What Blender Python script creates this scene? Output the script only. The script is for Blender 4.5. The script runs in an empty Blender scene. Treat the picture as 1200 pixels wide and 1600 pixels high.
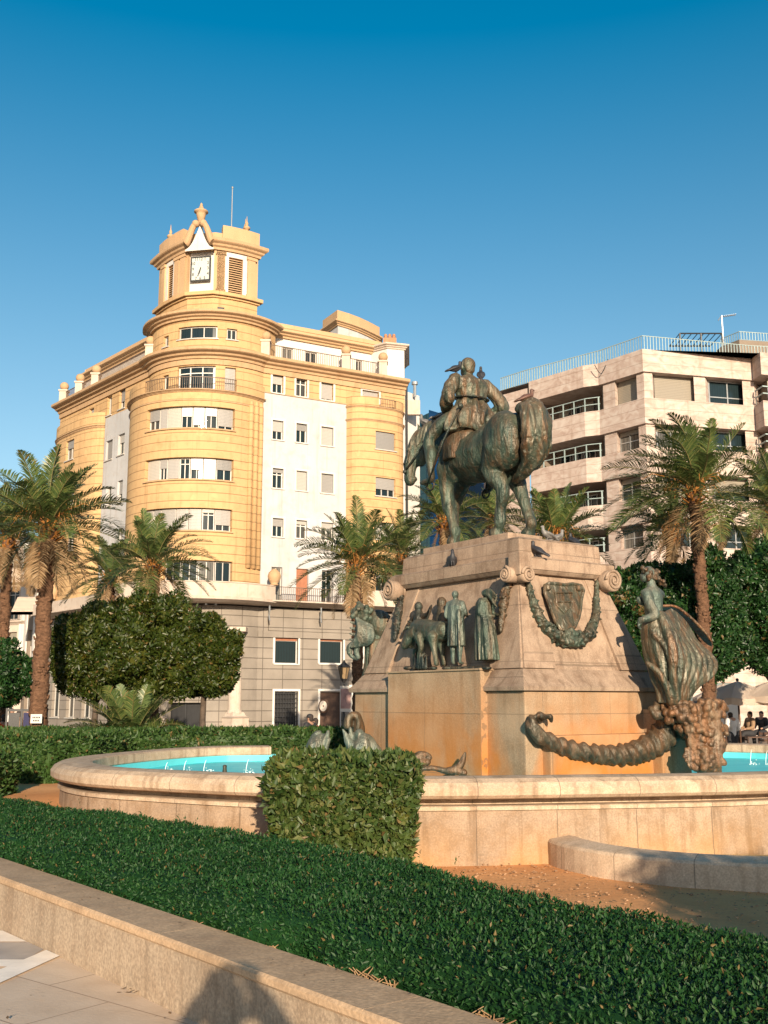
import bpy, bmesh, math, random
import numpy as np
from mathutils import Vector, Matrix, noise as mnoise
R = math.radians
random.seed(7); rng = np.random.default_rng(7)
SC = bpy.context.scene
COL = SC.collection

# ------------------------------------------------------------------ camera, sky, sun, exposure
F = 1650.0; TH = math.atan(295 / F); EYE = 1.75
cam = bpy.data.objects.new('camera', bpy.data.cameras.new('camera')); COL.objects.link(cam)
cam.data.sensor_fit = 'VERTICAL'; cam.data.sensor_height = 36; cam.data.sensor_width = 27
cam.data.lens = F / 1600 * 36; cam.data.clip_start = 0.05; cam.data.clip_end = 3000
cam.location = (0, 0, EYE); cam.rotation_euler = (math.pi / 2 + TH, 0, 0)
SC.camera = cam
SUN_EL = R(14.0); SUN_AZ = math.atan2(.150, -.989)
w = bpy.data.worlds.new("World"); SC.world = w; w.use_nodes = True
wn = w.node_tree; wn.nodes.clear()
sky = wn.nodes.new('ShaderNodeTexSky'); sky.sky_type = 'NISHITA'; sky.sun_disc = False
sky.sun_elevation = SUN_EL; sky.sun_rotation = SUN_AZ; sky.air_density = 1.0; sky.dust_density = 1.0; sky.ozone_density = 3.0
hs = wn.nodes.new('ShaderNodeHueSaturation'); hs.inputs['Saturation'].default_value = 1.3; hs.inputs['Hue'].default_value = 0.480
bg = wn.nodes.new('ShaderNodeBackground'); bg.inputs[1].default_value = 0.088
wo = wn.nodes.new('ShaderNodeOutputWorld')
wt = wn.nodes.new('ShaderNodeTexCoord'); wx = wn.nodes.new('ShaderNodeSeparateXYZ'); wm = wn.nodes.new('ShaderNodeMapRange')
wn.links.new(wt.outputs['Generated'], wx.inputs[0]); wn.links.new(wx.outputs[2], wm.inputs[0])
wm.inputs[1].default_value = .18; wm.inputs[2].default_value = .60; wm.inputs[3].default_value = .88; wm.inputs[4].default_value = 1.42
wn.links.new(wm.outputs[0], hs.inputs['Saturation'])
wn.links.new(sky.outputs[0], hs.inputs['Color']); wn.links.new(hs.outputs[0], bg.inputs[0]); wn.links.new(bg.outputs[0], wo.inputs[0])
sl = bpy.data.lights.new('sun', 'SUN'); sl.energy = 5.0; sl.angle = R(0.5); sl.color = (1.0, 0.82, 0.60)
sun = bpy.data.objects.new('sun', sl); COL.objects.link(sun)
sdir = Vector((math.sin(SUN_AZ) * math.cos(SUN_EL), math.cos(SUN_AZ) * math.cos(SUN_EL), math.sin(SUN_EL)))
sun.rotation_euler = (-sdir).to_track_quat('-Z', 'Y').to_euler(); sun.location = (0, -20, 40)
SC.view_settings.view_transform = 'Standard'; SC.view_settings.look = 'None'
SC.view_settings.exposure = 0.88; SC.view_settings.gamma = 1.0
SC.render.film_transparent = False
SC.cycles.max_bounces = 6; SC.cycles.diffuse_bounces = 3; SC.cycles.glossy_bounces = 3; SC.cycles.transparent_max_bounces = 6

# ------------------------------------------------------------------ measuring helpers (photo measurement -> metres)
CT, ST = math.cos(TH), math.sin(TH)
def P(px, py, Y):
    u = (px - 600) / F; v = (800 - py) / F
    k = Y / (CT - v * ST)
    return Vector((u * k, Y, EYE + k * (ST + v * CT)))
def Gd(px, py, z):
    u = (px - 600) / F; v = (800 - py) / F
    k = (z - EYE) / (ST + v * CT)
    return Vector((u * k, k * (CT - v * ST), z))
def Z(py, Y): return P(600, py, Y).z
def slope(px, py): p = P(px, py, 1.0); return p.x

# ------------------------------------------------------------------ object helpers
def tag(o, label=None, cat=None, group=None, kind=None):
    if label: o['label'] = label
    if cat: o['category'] = cat
    if group: o['group'] = group
    if kind: o['kind'] = kind
    return o
def empty(name, loc=(0, 0, 0), rz=0, label=None, cat=None, group=None):
    o = bpy.data.objects.new(name, None); COL.objects.link(o); o.location = loc; o.rotation_euler = (0, 0, rz)
    o.empty_display_size = .2
    return tag(o, label, cat, group)
def link(name, me, mats, parent=None, smooth=False):
    if not isinstance(mats, (list, tuple)): mats = [mats]
    for m in mats: me.materials.append(m)
    if smooth and len(me.polygons): me.polygons.foreach_set('use_smooth', [True] * len(me.polygons))
    o = bpy.data.objects.new(name, me); COL.objects.link(o)
    if parent is not None: o.parent = parent
    return o
def fin(name, bm, mats, parent=None, smooth=False, label=None, bevel=0):
    bmesh.ops.recalc_face_normals(bm, faces=bm.faces)
    if bevel:
        es = [e for e in bm.edges if len(e.link_faces) == 2 and e.calc_face_angle(0) > .6]
        bmesh.ops.bevel(bm, geom=es, offset=bevel, segments=2, affect='EDGES', profile=.7)
    me = bpy.data.meshes.new(name); bm.to_mesh(me); bm.free()
    o = link(name, me, mats, parent, smooth)
    if label: o['label'] = label
    return o
def npmesh(name, verts, faces, mats, parent=None, smooth=False):
    """verts (N,3), faces (M,k) numpy"""
    me = bpy.data.meshes.new(name); k = faces.shape[1]; m = len(faces)
    me.vertices.add(len(verts)); me.vertices.foreach_set('co', np.ascontiguousarray(verts, dtype=np.float32).ravel())
    me.loops.add(m * k); me.loops.foreach_set('vertex_index', np.ascontiguousarray(faces, dtype=np.int32).ravel())
    me.polygons.add(m); me.polygons.foreach_set('loop_start', np.arange(0, m * k, k, dtype=np.int32))
    me.polygons.foreach_set('loop_total', np.full(m, k, dtype=np.int32))
    me.update(calc_edges=True)
    return link(name, me, mats, parent, smooth)
def copy_tree(o, parent=None):
    c = o.copy(); COL.objects.link(c)
    if parent is not None: c.parent = parent
    for ch in list(o.children): copy_tree(ch, c)
    return c
def box(bm, x0, x1, y0, y1, z0, z1, mat=0, mtx=None):
    vs = [bm.verts.new((x, y, z)) for z in (z0, z1) for x, y in ((x0, y0), (x1, y0), (x1, y1), (x0, y1))]
    if mtx is not None:
        for v in vs: v.co = mtx @ v.co
    for f in ((3, 2, 1, 0), (4, 5, 6, 7), (0, 1, 5, 4), (1, 2, 6, 5), (2, 3, 7, 6), (3, 0, 4, 7)):
        bm.faces.new([vs[i] for i in f]).material_index = mat
    return vs
def lathe(bm, prof, c=(0, 0, 0), n=20, mat=0, mtx=None, cap=True):
    rings = []
    for r, z in prof:
        ring = [bm.verts.new((c[0] + r * math.cos(2 * math.pi * i / n), c[1] + r * math.sin(2 * math.pi * i / n), c[2] + z)) for i in range(n)]
        if mtx is not None:
            for v in ring: v.co = mtx @ v.co
        rings.append(ring)
    for a, b in zip(rings, rings[1:]):
        for i in range(n):
            bm.faces.new((a[i], a[(i + 1) % n], b[(i + 1) % n], b[i])).material_index = mat
    if cap:
        bm.faces.new(rings[0][::-1]).material_index = mat; bm.faces.new(rings[-1]).material_index = mat
def tube(bm, pts, rad, n=8, mat=0, flat=1.0, cap=True):
    pts = [Vector(p) for p in pts]
    if not isinstance(rad, (list, tuple)): rad = [rad] * len(pts)
    up = Vector((0, 0, 1)); rings = []; pb = None
    for i, p in enumerate(pts):
        t = (pts[min(i + 1, len(pts) - 1)] - pts[max(i - 1, 0)]).normalized()
        if pb is None:
            a = t.cross(up)
            if a.length < .05: a = t.cross(Vector((0, 1, 0)))
        else: a = pb - t * pb.dot(t)
        a.normalize(); pb = a; b = a.cross(t).normalized()
        rings.append([bm.verts.new(p + a * (rad[i] * math.cos(2 * math.pi * k / n)) + b * (rad[i] * flat * math.sin(2 * math.pi * k / n))) for k in range(n)])
    for a, b in zip(rings, rings[1:]):
        for i in range(n):
            bm.faces.new((a[i], a[(i + 1) % n], b[(i + 1) % n], b[i])).material_index = mat
    if cap: bm.faces.new(rings[0][::-1]).material_index = mat; bm.faces.new(rings[-1]).material_index = mat
def ball(bm, c, r, sub=2, mtx=None, mat=0):
    if not isinstance(r, (list, tuple)): r = (r, r, r)
    m = Matrix.Translation(Vector(c)) @ (mtx if mtx is not None else Matrix.Identity(4)) @ Matrix.Diagonal((r[0], r[1], r[2], 1))
    res = bmesh.ops.create_icosphere(bm, subdivisions=sub, radius=1, matrix=m)
    if mat:
        for v in res['verts']:
            for f in v.link_faces: f.material_index = mat
def crom(pts, n=6, closed=False):
    P_ = [np.array(p, float) for p in pts]; out = []; m = len(P_)
    rngi = range(m if closed else m - 1)
    for i in rngi:
        if closed: a, b, c, d = P_[(i - 1) % m], P_[i], P_[(i + 1) % m], P_[(i + 2) % m]
        else: a, b, c, d = P_[max(i - 1, 0)], P_[i], P_[i + 1], P_[min(i + 2, m - 1)]
        for k in range(n):
            t = k / n
            out.append(.5 * ((2 * b) + (-a + c) * t + (2 * a - 5 * b + 4 * c - d) * t * t + (-a + 3 * b - 3 * c + d) * t ** 3))
    if not closed: out.append(P_[-1])
    return out

# sculpting: overlapping closed pieces fused by a voxel remesh into one continuous surface
class Clay:
    def __init__(s): s.bm = bmesh.new()
    def ch(s, pts, n=5):
        """chain of (x,y,z,r) joints, smoothly interpolated, round ends"""
        q = crom([p if len(p) == 4 else (*p, .1) for p in pts], n)
        tube(s.bm, [tuple(a[:3]) for a in q], [max(.004, a[3]) for a in q], 12)
        ball(s.bm, q[0][:3], max(.004, q[0][3]) * .995, 2); ball(s.bm, q[-1][:3], max(.004, q[-1][3]) * .995, 2)
        return s
    def el(s, c, r, rot=None):
        s_ = None if rot is None else (rot.to_matrix().to_4x4() if hasattr(rot, 'to_matrix') else rot.to_4x4())
        ball(s.bm, c, r, 3, s_); return s
    def loft(s, rings, n=40, folds=9, ph=0):
        """rings: (cx,cy,cz,rx,ry,fold,twist)"""
        L = []
        for (cx, cy, cz, rx, ry, fo, tw) in rings:
            ring = []
            for i in range(n):
                a = 2 * math.pi * i / n
                k = 1 + fo * (.6 * math.sin(folds * a + tw) + .4 * math.sin((folds * 2 + 3) * a + 2 * tw + ph))
                ring.append(s.bm.verts.new((cx + rx * k * math.cos(a), cy + ry * k * math.sin(a), cz)))
            L.append(ring)
        for a, b in zip(L, L[1:]):
            for i in range(n): s.bm.faces.new((a[i], a[(i + 1) % n], b[(i + 1) % n], b[i]))
        s.bm.faces.new(L[0][::-1]); s.bm.faces.new(L[-1]); return s
    def done(s, name, vox, mat, parent=None, smooth=3, disp=None, loc=None, rz=0):
        bmesh.ops.recalc_face_normals(s.bm, faces=s.bm.faces)
        me = bpy.data.meshes.new(name); s.bm.to_mesh(me); s.bm.free()
        t = bpy.data.objects.new('tmp', me); COL.objects.link(t)
        md = t.modifiers.new('r', 'REMESH'); md.mode = 'VOXEL'; md.voxel_size = vox; md.use_smooth_shade = True
        if smooth:
            ms = t.modifiers.new('s', 'SMOOTH'); ms.factor = .5; ms.iterations = smooth
        dg = bpy.context.evaluated_depsgraph_get(); dg.update()
        m2 = bpy.data.meshes.new_from_object(t.evaluated_get(dg)); bpy.data.objects.remove(t)
        if disp:
            for v, nv in zip(m2.vertices, [v.normal.copy() for v in m2.vertices]):
                v.co += nv * disp(v.co)
        m2.materials.clear(); m2.name = name
        o = link(name, m2, mat, parent, True)
        if loc is not None: o.location = loc; o.rotation_euler = (0, 0, rz)
        return o

# plan path: walls, cornices and frames follow it
class Path:
    def __init__(s, pts):
        s.p = [Vector((a[0], a[1])) for a in pts]; s.s = [0.0]
        for a, b in zip(s.p, s.p[1:]): s.s.append(s.s[-1] + (b - a).length)
        s.L = s.s[-1]; s.n = []
        for i in range(len(s.p)):
            ns = []
            if i > 0: d = (s.p[i] - s.p[i - 1]).normalized(); ns.append(Vector((d.y, -d.x)))
            if i < len(s.p) - 1: d = (s.p[i + 1] - s.p[i]).normalized(); ns.append(Vector((d.y, -d.x)))
            m = sum(ns, Vector((0, 0))); m.normalize(); s.n.append(m / max(.35, m.dot(ns[0])))
    def xy(s, t, d=0):
        t = min(max(t, 0), s.L); i = 0
        while i < len(s.s) - 2 and s.s[i + 1] < t: i += 1
        k = (t - s.s[i]) / max(1e-9, s.s[i + 1] - s.s[i])
        return s.p[i].lerp(s.p[i + 1], k) + s.n[i].lerp(s.n[i + 1], k) * d
    def at(s, t, d, z): q = s.xy(t, d); return Vector((q.x, q.y, z))
    def sx(s, px, py=900):
        """arc length where the sight line through photo column px meets the path"""
        k = slope(px, py); g = [p.x - k * p.y for p in s.p]; best = None
        for i in range(len(g) - 1):
            if g[i] * g[i + 1] <= 0 and g[i] != g[i + 1]:
                q = s.s[i] + (s.s[i + 1] - s.s[i]) * (g[i] / (g[i] - g[i + 1]))
                y = s.xy(q).y
                if best is None or y < best[1]: best = (q, y)
        if best: return best[0]
        return 0 if abs(g[0]) < abs(g[-1]) else s.L
    def z(s, px, py): return P(px, py, s.xy(s.sx(px, py)).y).z
    def cuts(s, a, b): return [a] + [t for t in s.s if a + 1e-4 < t < b - 1e-4] + [b]
    def off(s, d, a=None, b=None):
        a = 0 if a is None else a; b = s.L if b is None else b
        return Path([s.xy(t, d) for t in s.cuts(a, b)])
def pbox(bm, p, s0, s1, z0, z1, d0, d1, mat=0):
    cs = p.cuts(s0, s1); R_ = []
    for t in cs: R_.append([bm.verts.new(p.at(t, d, z)) for d, z in ((d0, z0), (d1, z0), (d1, z1), (d0, z1))])
    for a, b in zip(R_, R_[1:]):
        for i in range(4): bm.faces.new((a[i], a[(i + 1) % 4], b[(i + 1) % 4], b[i])).material_index = mat
    bm.faces.new(R_[0][::-1]).material_index = mat; bm.faces.new(R_[-1]).material_index = mat
def pprof(bm, p, s0, s1, prof, mat=0):
    """sweep a closed (d,z) outline along the path"""
    cs = p.cuts(s0, s1); R_ = [[bm.verts.new(p.at(t, d, z)) for d, z in prof] for t in cs]; n = len(prof)
    for a, b in zip(R_, R_[1:]):
        for i in range(n): bm.faces.new((a[i], a[(i + 1) % n], b[(i + 1) % n], b[i])).material_index = mat
    bm.faces.new(R_[0][::-1]).material_index = mat; bm.faces.new(R_[-1]).material_index = mat
def cornice(bm, p, s0, s1, z0, z1, d, mat=0, d0=-.05):
    h = z1 - z0
    pprof(bm, p, s0, s1, [(d0, z0), (d * .25, z0), (d * .3, z0 + h * .22), (d * .55, z0 + h * .34), (d * .62, z0 + h * .5), (d * .9, z0 + h * .62), (d, z0 + h * .7), (d, z1 - h * .06), (d * .97, z1), (d0, z1)], mat)
def pwall(bm, p, z0, z1, ops, depth=.28, s0=None, s1=None, mat=0, matf=None):
    """wall following p with real openings (s0,s1,z0,z1) and their reveals"""
    s0 = 0 if s0 is None else s0; s1 = p.L if s1 is None else s1
    S = sorted(set([round(t, 4) for t in p.cuts(s0, s1)] + [round(min(max(o[i], s0), s1), 4) for o in ops for i in (0, 1)]))
    Zs = sorted(set([round(z0, 4), round(z1, 4)] + [round(min(max(o[i], z0), z1), 4) for o in ops for i in (2, 3)]))
    V = {}
    def v(i, j):
        if (i, j) not in V: V[i, j] = bm.verts.new(p.at(S[i], 0, Zs[j]))
        return V[i, j]
    for i in range(len(S) - 1):
        for j in range(len(Zs) - 1):
            cs, cz = (S[i] + S[i + 1]) / 2, (Zs[j] + Zs[j + 1]) / 2
            if any(o[0] < cs < o[1] and o[2] < cz < o[3] for o in ops): continue
            f = bm.faces.new((v(i, j), v(i + 1, j), v(i + 1, j + 1), v(i, j + 1)))
            f.material_index = matf(cs, cz) if matf else mat
    for (a, b, c, d) in ops:
        cs = p.cuts(a, b); mi = matf((a + b) / 2, c) if matf else mat
        for zz in (c, d):
            for t, u in zip(cs, cs[1:]):
                bm.faces.new([bm.verts.new(q) for q in (p.at(t, 0, zz), p.at(u, 0, zz), p.at(u, -depth, zz), p.at(t, -depth, zz))]).material_index = mi
        for t in (a, b):
            bm.faces.new([bm.verts.new(q) for q in (p.at(t, 0, c), p.at(t, 0, d), p.at(t, -depth, d), p.at(t, -depth, c))]).material_index = mi

# ------------------------------------------------------------------ materials
ALB = {'dry orange soil': 1.0, 'plaza paving': .95, 'white marble paving': 1, 'grey stone paving': 1, 'low wall coping': .95, 'low wall concrete': .76, 'basin rim granite': .8, 'curb granite': .9, 'pool water': .95, 'painted pool': .9, 'foam': 1, 'laurel leaves': .62, 'orange tree leaves': .62, 'dry orange soil': 1.0, 'palm leaflets': .85, 'cream canvas': 1.15, 'green bronze': .56, 'brown bronze': .6, 'rust streaked bronze': .58, 'pale verdigris bronze': .6, 'dark bronze': .5, 'rusty brown bronze': .7}
class NT:
    def __init__(s, name):
        s.alb = ALB.get(name, .66)
        s.m = bpy.data.materials.new(name); s.m.use_nodes = True; s.t = s.m.node_tree; s.t.nodes.clear()
        s.out = s.n('OutputMaterial'); s.b = s.n('BsdfPrincipled'); s.l(s.b.outputs[0], s.out.inputs[0])
        s.co = s.n('TexCoord'); s.obj = s.co.outputs['Object']
    def n(s, t): return s.t.nodes.new('ShaderNode' + t)
    def l(s, a, b): s.t.links.new(a, b)
    def put(s, sock, v):
        if hasattr(v, 'is_output') or isinstance(v, bpy.types.NodeSocket): s.l(v, sock)
        else:
            if isinstance(v, (tuple, list)) and len(v) == 3 and sock.type == 'RGBA': v = (*v, 1)
            sock.default_value = v
    def map(s, sc=(1, 1, 1), v=None, rot=(0, 0, 0)):
        m = s.n('Mapping'); s.put(m.inputs[0], v or s.obj); m.inputs['Scale'].default_value = sc; m.inputs['Rotation'].default_value = rot; return m.outputs[0]
    def noise(s, sc=5, det=4, v=None, dist=0, rough=.55):
        m = s.n('TexNoise'); s.put(m.inputs['Vector'], v or s.obj); m.inputs['Scale'].default_value = sc; m.inputs['Detail'].default_value = det
        m.inputs['Distortion'].default_value = dist; m.inputs['Roughness'].default_value = rough; return m.outputs[0]
    def voro(s, sc=5, v=None, out=0, feat='F1'):
        m = s.n('TexVoronoi'); m.feature = feat; s.put(m.inputs['Vector'], v or s.obj); m.inputs['Scale'].default_value = sc; return m.outputs[out]
    def ramp(s, f, st):
        m = s.n('ValToRGB'); s.put(m.inputs[0], f); e = m.color_ramp.elements
        for i, (p, c) in enumerate(st):
            x = e[i] if i < 2 else e.new(p)
            x.position = p; x.color = (c, c, c, 1) if not isinstance(c, (tuple, list)) else (*c, 1)
        return m.outputs[0]
    def mix(s, f, a, b, mode='MIX'):
        m = s.n('MixRGB'); m.blend_type = mode; s.put(m.inputs[0], f); s.put(m.inputs[1], a); s.put(m.inputs[2], b); return m.outputs[0]
    def ma(s, op, a, b=0, c=0):
        m = s.n('Math'); m.operation = op; s.put(m.inputs[0], a); s.put(m.inputs[1], b)
        if c: s.put(m.inputs[2], c)
        return m.outputs[0]
    def sep(s, v=None):
        m = s.n('SeparateXYZ'); s.put(m.inputs[0], v or s.obj); return m.outputs
    def bump(s, h, st=.3, dist=.02, nrm=None):
        m = s.n('Bump'); m.inputs['Strength'].default_value = st; m.inputs['Distance'].default_value = dist; s.put(m.inputs['Height'], h)
        if nrm: s.l(nrm, m.inputs['Normal'])
        return m.outputs[0]
    def end(s, col, rough=.7, nrm=None, metal=0, spec=.5):
        col = s.mix(1., col, (s.alb,) * 3, 'MULTIPLY')
        s.put(s.b.inputs['Base Color'], col); s.put(s.b.inputs['Roughness'], rough); s.b.inputs['Metallic'].default_value = metal
        s.b.inputs['Specular IOR Level'].default_value = spec
        if nrm: s.l(nrm, s.b.inputs['Normal'])
        return s.m
def plain(name, col, rough=.6, var=.15, sc=6, metal=0, bump=.15, spec=.5):
    t = NT(name); n = t.noise(sc, 5); c2 = tuple(x * (1 - var) for x in col); c1 = tuple(min(1, x * (1 + var)) for x in col)
    return t.end(t.ramp(n, [(.3, c2), (.7, c1)]), rough, t.bump(t.noise(sc * 6, 3), bump, .01), metal, spec)
def groove(t, val, step, w):
    """1 on a thin line every 'step', else 0"""
    f = t.ma('FRACT', t.ma('DIVIDE', val, step)); return t.ma('LESS_THAN', f, w / step)

def m_stone(name, base, stain=(.30, .17, .08), amt=.5, joint=0, speck=.35, orange=None, streak=True, joints=None):
    t = NT(name); big = t.noise(.9, 6, dist=.4); mid = t.noise(5, 5); fine = t.noise(48, 4)
    c = t.ramp(big, [(.3, tuple(x * .78 for x in base)), (.55, base), (.75, tuple(min(1, x * 1.15) for x in base))])
    c = t.mix(t.ramp(mid, [(.45, 0.), (.8, amt)]), c, stain)
    if streak:
        st = t.noise(2.4, 5, t.map((3, 3, .25)), .3); c = t.mix(t.ramp(st, [(.52, 0.), (.72, amt * .9)]), c, tuple(x * .55 for x in stain))
    c = t.mix(t.ramp(fine, [(.38, speck), (.56, 0.)]), c, tuple(x * .42 for x in base)); c = t.mix(t.ramp(fine, [(.58, 0.), (.72, speck * .8)]), c, tuple(min(1, x * 1.5) for x in base))
    if orange:
        zc = t.sep()[2]; on = t.noise(.95, 4, t.map((1, 1, .5)), .4)
        f = t.ma('MULTIPLY', t.ramp(on, [(.36, 0.), (.54, 1.)]), t.ramp(t.ma('MULTIPLY_ADD', zc, orange[1], orange[2]), [(0., 1.), (1., 0.)]))
        c = t.mix(t.ma('MULTIPLY', f, .85), c, orange[0])
    h = t.ma('ADD', t.ma('MULTIPLY', fine, .4), mid)
    if joints:
        o3 = t.sep(); wob = t.ma('MULTIPLY', t.noise(6, 3), .012)
        gg = t.ma('MAXIMUM', groove(t, t.ma('ADD', t.ma('ADD', o3[2], .35), wob), joints[0], .012), t.ma('MAXIMUM', groove(t, t.ma('ADD', t.ma('ADD', o3[0], 20.3), wob), joints[1], .010), groove(t, t.ma('ADD', t.ma('ADD', o3[1], 20.6), wob), joints[1], .010)))
        c = t.mix(t.ma('MULTIPLY', gg, .55), c, tuple(x * .3 for x in base)); h = t.ma('SUBTRACT', h, gg)
        pat = t.voro(.9, t.map((1, 1, 1.4)), 0); c = t.mix(t.ma('MULTIPLY', t.ramp(pat, [(.25, 1.), (.45, 0.)]), .22), c, tuple(min(1, x * 1.4) for x in base))
    if joint:
        uv = t.sep(t.co.outputs['UV']); g = groove(t, uv[0], joint, .012)
        c = t.mix(t.ma('MULTIPLY', g, .65), c, tuple(x * .25 for x in base)); h = t.ma('SUBTRACT', h, g)
    return t.end(c, .82, t.bump(h, .55, .012), 0, .3)

def m_plaster(name, base, dirt, joints=None, amt=.35, vj=None):
    t = NT(name); big = t.noise(.35, 6, dist=.3); mid = t.noise(2.2, 6)
    c = t.ramp(big, [(.3, tuple(x * .88 for x in base)), (.7, tuple(min(.95, x * 1.06) for x in base))])
    c = t.mix(t.ramp(mid, [(.5, 0.), (.8, amt)]), c, dirt)
    st = t.noise(1.6, 5, t.map((2.5, 2.5, .12))); c = t.mix(t.ramp(st, [(.56, 0.), (.8, amt)]), c, tuple(x * .7 for x in dirt))
    h = t.noise(14, 4)
    if joints:
        z = t.sep()[2]; g = groove(t, t.ma('ADD', z, joints[1]), joints[0], .05)
        c = t.mix(t.ma('MULTIPLY', g, .6), c, tuple(x * .35 for x in dirt)); h = t.ma('SUBTRACT', h, t.ma('MULTIPLY', g, 2.))
        patch = t.noise(.9, 3); c = t.mix(t.ma('MULTIPLY', t.ramp(patch, [(.66, 0.), (.68, 1.)]), .3), c, tuple(min(1, x * 1.25) for x in base))
    return t.end(c, .85, t.bump(h, .3, .03), 0, .25)

def m_canvas():
    t = NT('cream canvas'); c = (.78, .70, .62); t.end(c, .8, t.bump(t.noise(30, 3), .2, .01), 0, .1)
    tr = t.n('BsdfTranslucent'); tr.inputs[0].default_value = (.75, .62, .50, 1); mx = t.n('MixShader'); mx.inputs[0].default_value = .45
    t.l(t.b.outputs[0], mx.inputs[1]); t.l(tr.outputs[0], mx.inputs[2]); t.l(mx.outputs[0], t.out.inputs[0]); return t.m
ms = {}
ms['granite'] = m_stone('basin granite', (.50, .36, .25), joint=1.05, amt=.75, orange=((.60, .32, .11), 1.3, .62))
ms['rim'] = m_stone('basin rim granite', (.60, .45, .32), joint=1.05, amt=.65)
ms['curb'] = m_stone('curb granite', (.64, .48, .34), joint=.95, amt=.35)
ms['bench'] = m_stone('low wall concrete', (.50, .38, .27), amt=.42, stain=(.26, .15, .08), joint=0, speck=.45)
ms['bench_top'] = m_stone('low wall coping', (.50, .34, .21), amt=.5, stain=(.20, .12, .07), streak=False)
ms['mon'] = m_stone('monument stone', (.47, .34, .245), amt=.7, stain=(.20, .11, .065), joints=(.9, 1.3))
ms['monbase'] = m_stone('monument base stone', (.48, .35, .23), amt=.45, orange=((.60, .20, .02), .62, -.42), joints=(.95, 1.45))
ms['pool'] = plain('painted pool', (.10, .55, .62), .6, .06, 2)
t = NT('pool water'); nn = t.noise(7, 3, t.map((1, .6, 1)))
ms['water'] = t.end(t.ramp(t.noise(1.2, 3), [(.35, (.05, .60, .68)), (.7, (.12, .72, .78))]), .45, t.bump(nn, .25, .02), 0, .18)
t = NT('foam'); ms['foam'] = t.end((.8, .9, .9), .5)
ms['pale'] = m_plaster('yellow plaster', (.70, .46, .26), (.55, .32, .15), None, .3)
ms['yel'] = m_plaster('yellow banded plaster', (.71, .46, .23), (.48, .27, .12), (.52, .1), .55)
ms['trim'] = m_plaster('ochre cornice plaster', (.62, .41, .235), (.42, .22, .10), None, .5)
ms['white'] = m_plaster('white render', (.64, .635, .64), (.52, .43, .38), None, .55)
ms['bwhite'] = m_plaster('white smooth render', (.84, .80, .75), (.6, .5, .42), None, .3)
ms['slabw'] = m_plaster('weathered slab render', (.72, .60, .50), (.50, .33, .24), None, .6)
t = NT('grey ashlar'); sp = t.sep(); g1 = groove(t, t.ma('ADD', sp[2], .1), .62, .045); g2 = groove(t, t.ma('ADD', sp[0], .4), 1.15, .035)
g = t.ma('MAXIMUM', g1, g2); nb = t.noise(.8, 6); c = t.ramp(nb, [(.3, (.29, .25, .21)), (.7, (.38, .33, .28))])
c = t.mix(t.ma('MULTIPLY', g, .75), c, (.07, .055, .045)); ms['ashlar'] = t.end(c, .8, t.bump(t.ma('SUBTRACT', t.noise(20, 4), g), .5, .03), 0, .3)
t = NT('board marked concrete'); zz = t.sep()[2]; g = groove(t, zz, .55, .03)
vein = t.noise(1.1, 7, t.map((1, 1, 1.6), rot=(.4, .3, .2)), 1.6); c = t.ramp(vein, [(.3, (.48, .35, .29)), (.5, (.62, .49, .42)), (.68, (.71, .61, .54))])
st = t.noise(1.3, 5, t.map((3, 3, .2))); c = t.mix(t.ramp(st, [(.55, 0.), (.8, .5)]), c, (.33, .21, .14))
ms['conc'] = t.end(t.mix(t.ma('MULTIPLY', g, .5), c, (.2, .13, .09)), .75, t.bump(t.ma('SUBTRACT', vein, g), .3, .02))
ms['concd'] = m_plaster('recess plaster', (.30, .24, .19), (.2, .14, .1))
ms['darkin'] = plain('dark interior', (.02, .02, .022), .8, .2)
t = NT('window glass'); oi = t.n('ObjectInfo').outputs['Random']; cur = groove(t, t.ma('ADD', t.sep()[0], t.ma('MULTIPLY', t.noise(3, 2), .1)), .16, .05)
cc_ = t.mix(t.ma('MULTIPLY', cur, .5), t.ramp(oi, [(.0, (.012, .025, .03)), (.55, (.02, .035, .04)), (.62, (.10, .095, .085)), (.8, (.20, .19, .17)), (.86, (.015, .03, .035)), (1., (.05, .06, .06))]), (.012, .018, .02)); ms['glass'] = t.end(cc_, .10, None, 0, .35)
t = NT('teal curtain glass'); sp = t.sep(); g = t.ma('MAXIMUM', groove(t, sp[2], 2.4, .12), groove(t, sp[0], 1.8, .09))
ms['tealglass'] = t.end(t.mix(g, (.03, .085, .09), (.008, .025, .028)), .12, None, .0, .5)
t = NT('blue glass'); sp = t.sep(); g = t.ma('MAXIMUM', groove(t, sp[2], 2.2, .08), groove(t, sp[0], 1.6, .08))
ms['blueglass'] = t.end(t.mix(g, (.004, .035, .11), (.003, .015, .04)), .2, None, .0, .4)
t = NT('roller shutter'); g = groove(t, t.sep()[2], .09, .02); ms['shut'] = t.end(t.mix(t.ma('MULTIPLY', g, .35), t.ramp(t.n('ObjectInfo').outputs['Random'], [(.0, (.30, .29, .28)), (.5, (.50, .47, .44)), (1., (.58, .53, .46))]), (.15, .14, .13)), .5, t.bump(g, .4, .02))
t = NT('white roller shutter'); g = groove(t, t.sep()[2], .09, .02); ms['shutw'] = t.end(t.mix(t.ma('MULTIPLY', g, .25), (.82, .80, .77), (.3, .3, .3)), .45, t.bump(g, .4, .02))
ms['shutb'] = plain('brown shutter', (.42, .16, .08), .6)
t = NT('beige roller shutter'); g = groove(t, t.sep()[2], .1, .02); ms['shutg'] = t.end(t.mix(t.ma('MULTIPLY', g, .4), (.33, .29, .23), (.12, .1, .08)), .55, t.bump(g, .4, .02))
ms['frame'] = plain('painted window frame', (.62, .58, .53), .45, .08)
ms['iron'] = plain('black iron', (.03, .03, .032), .5, .2)
ms['rail'] = plain('rusty railing', (.18, .12, .085), .55, .3)
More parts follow.
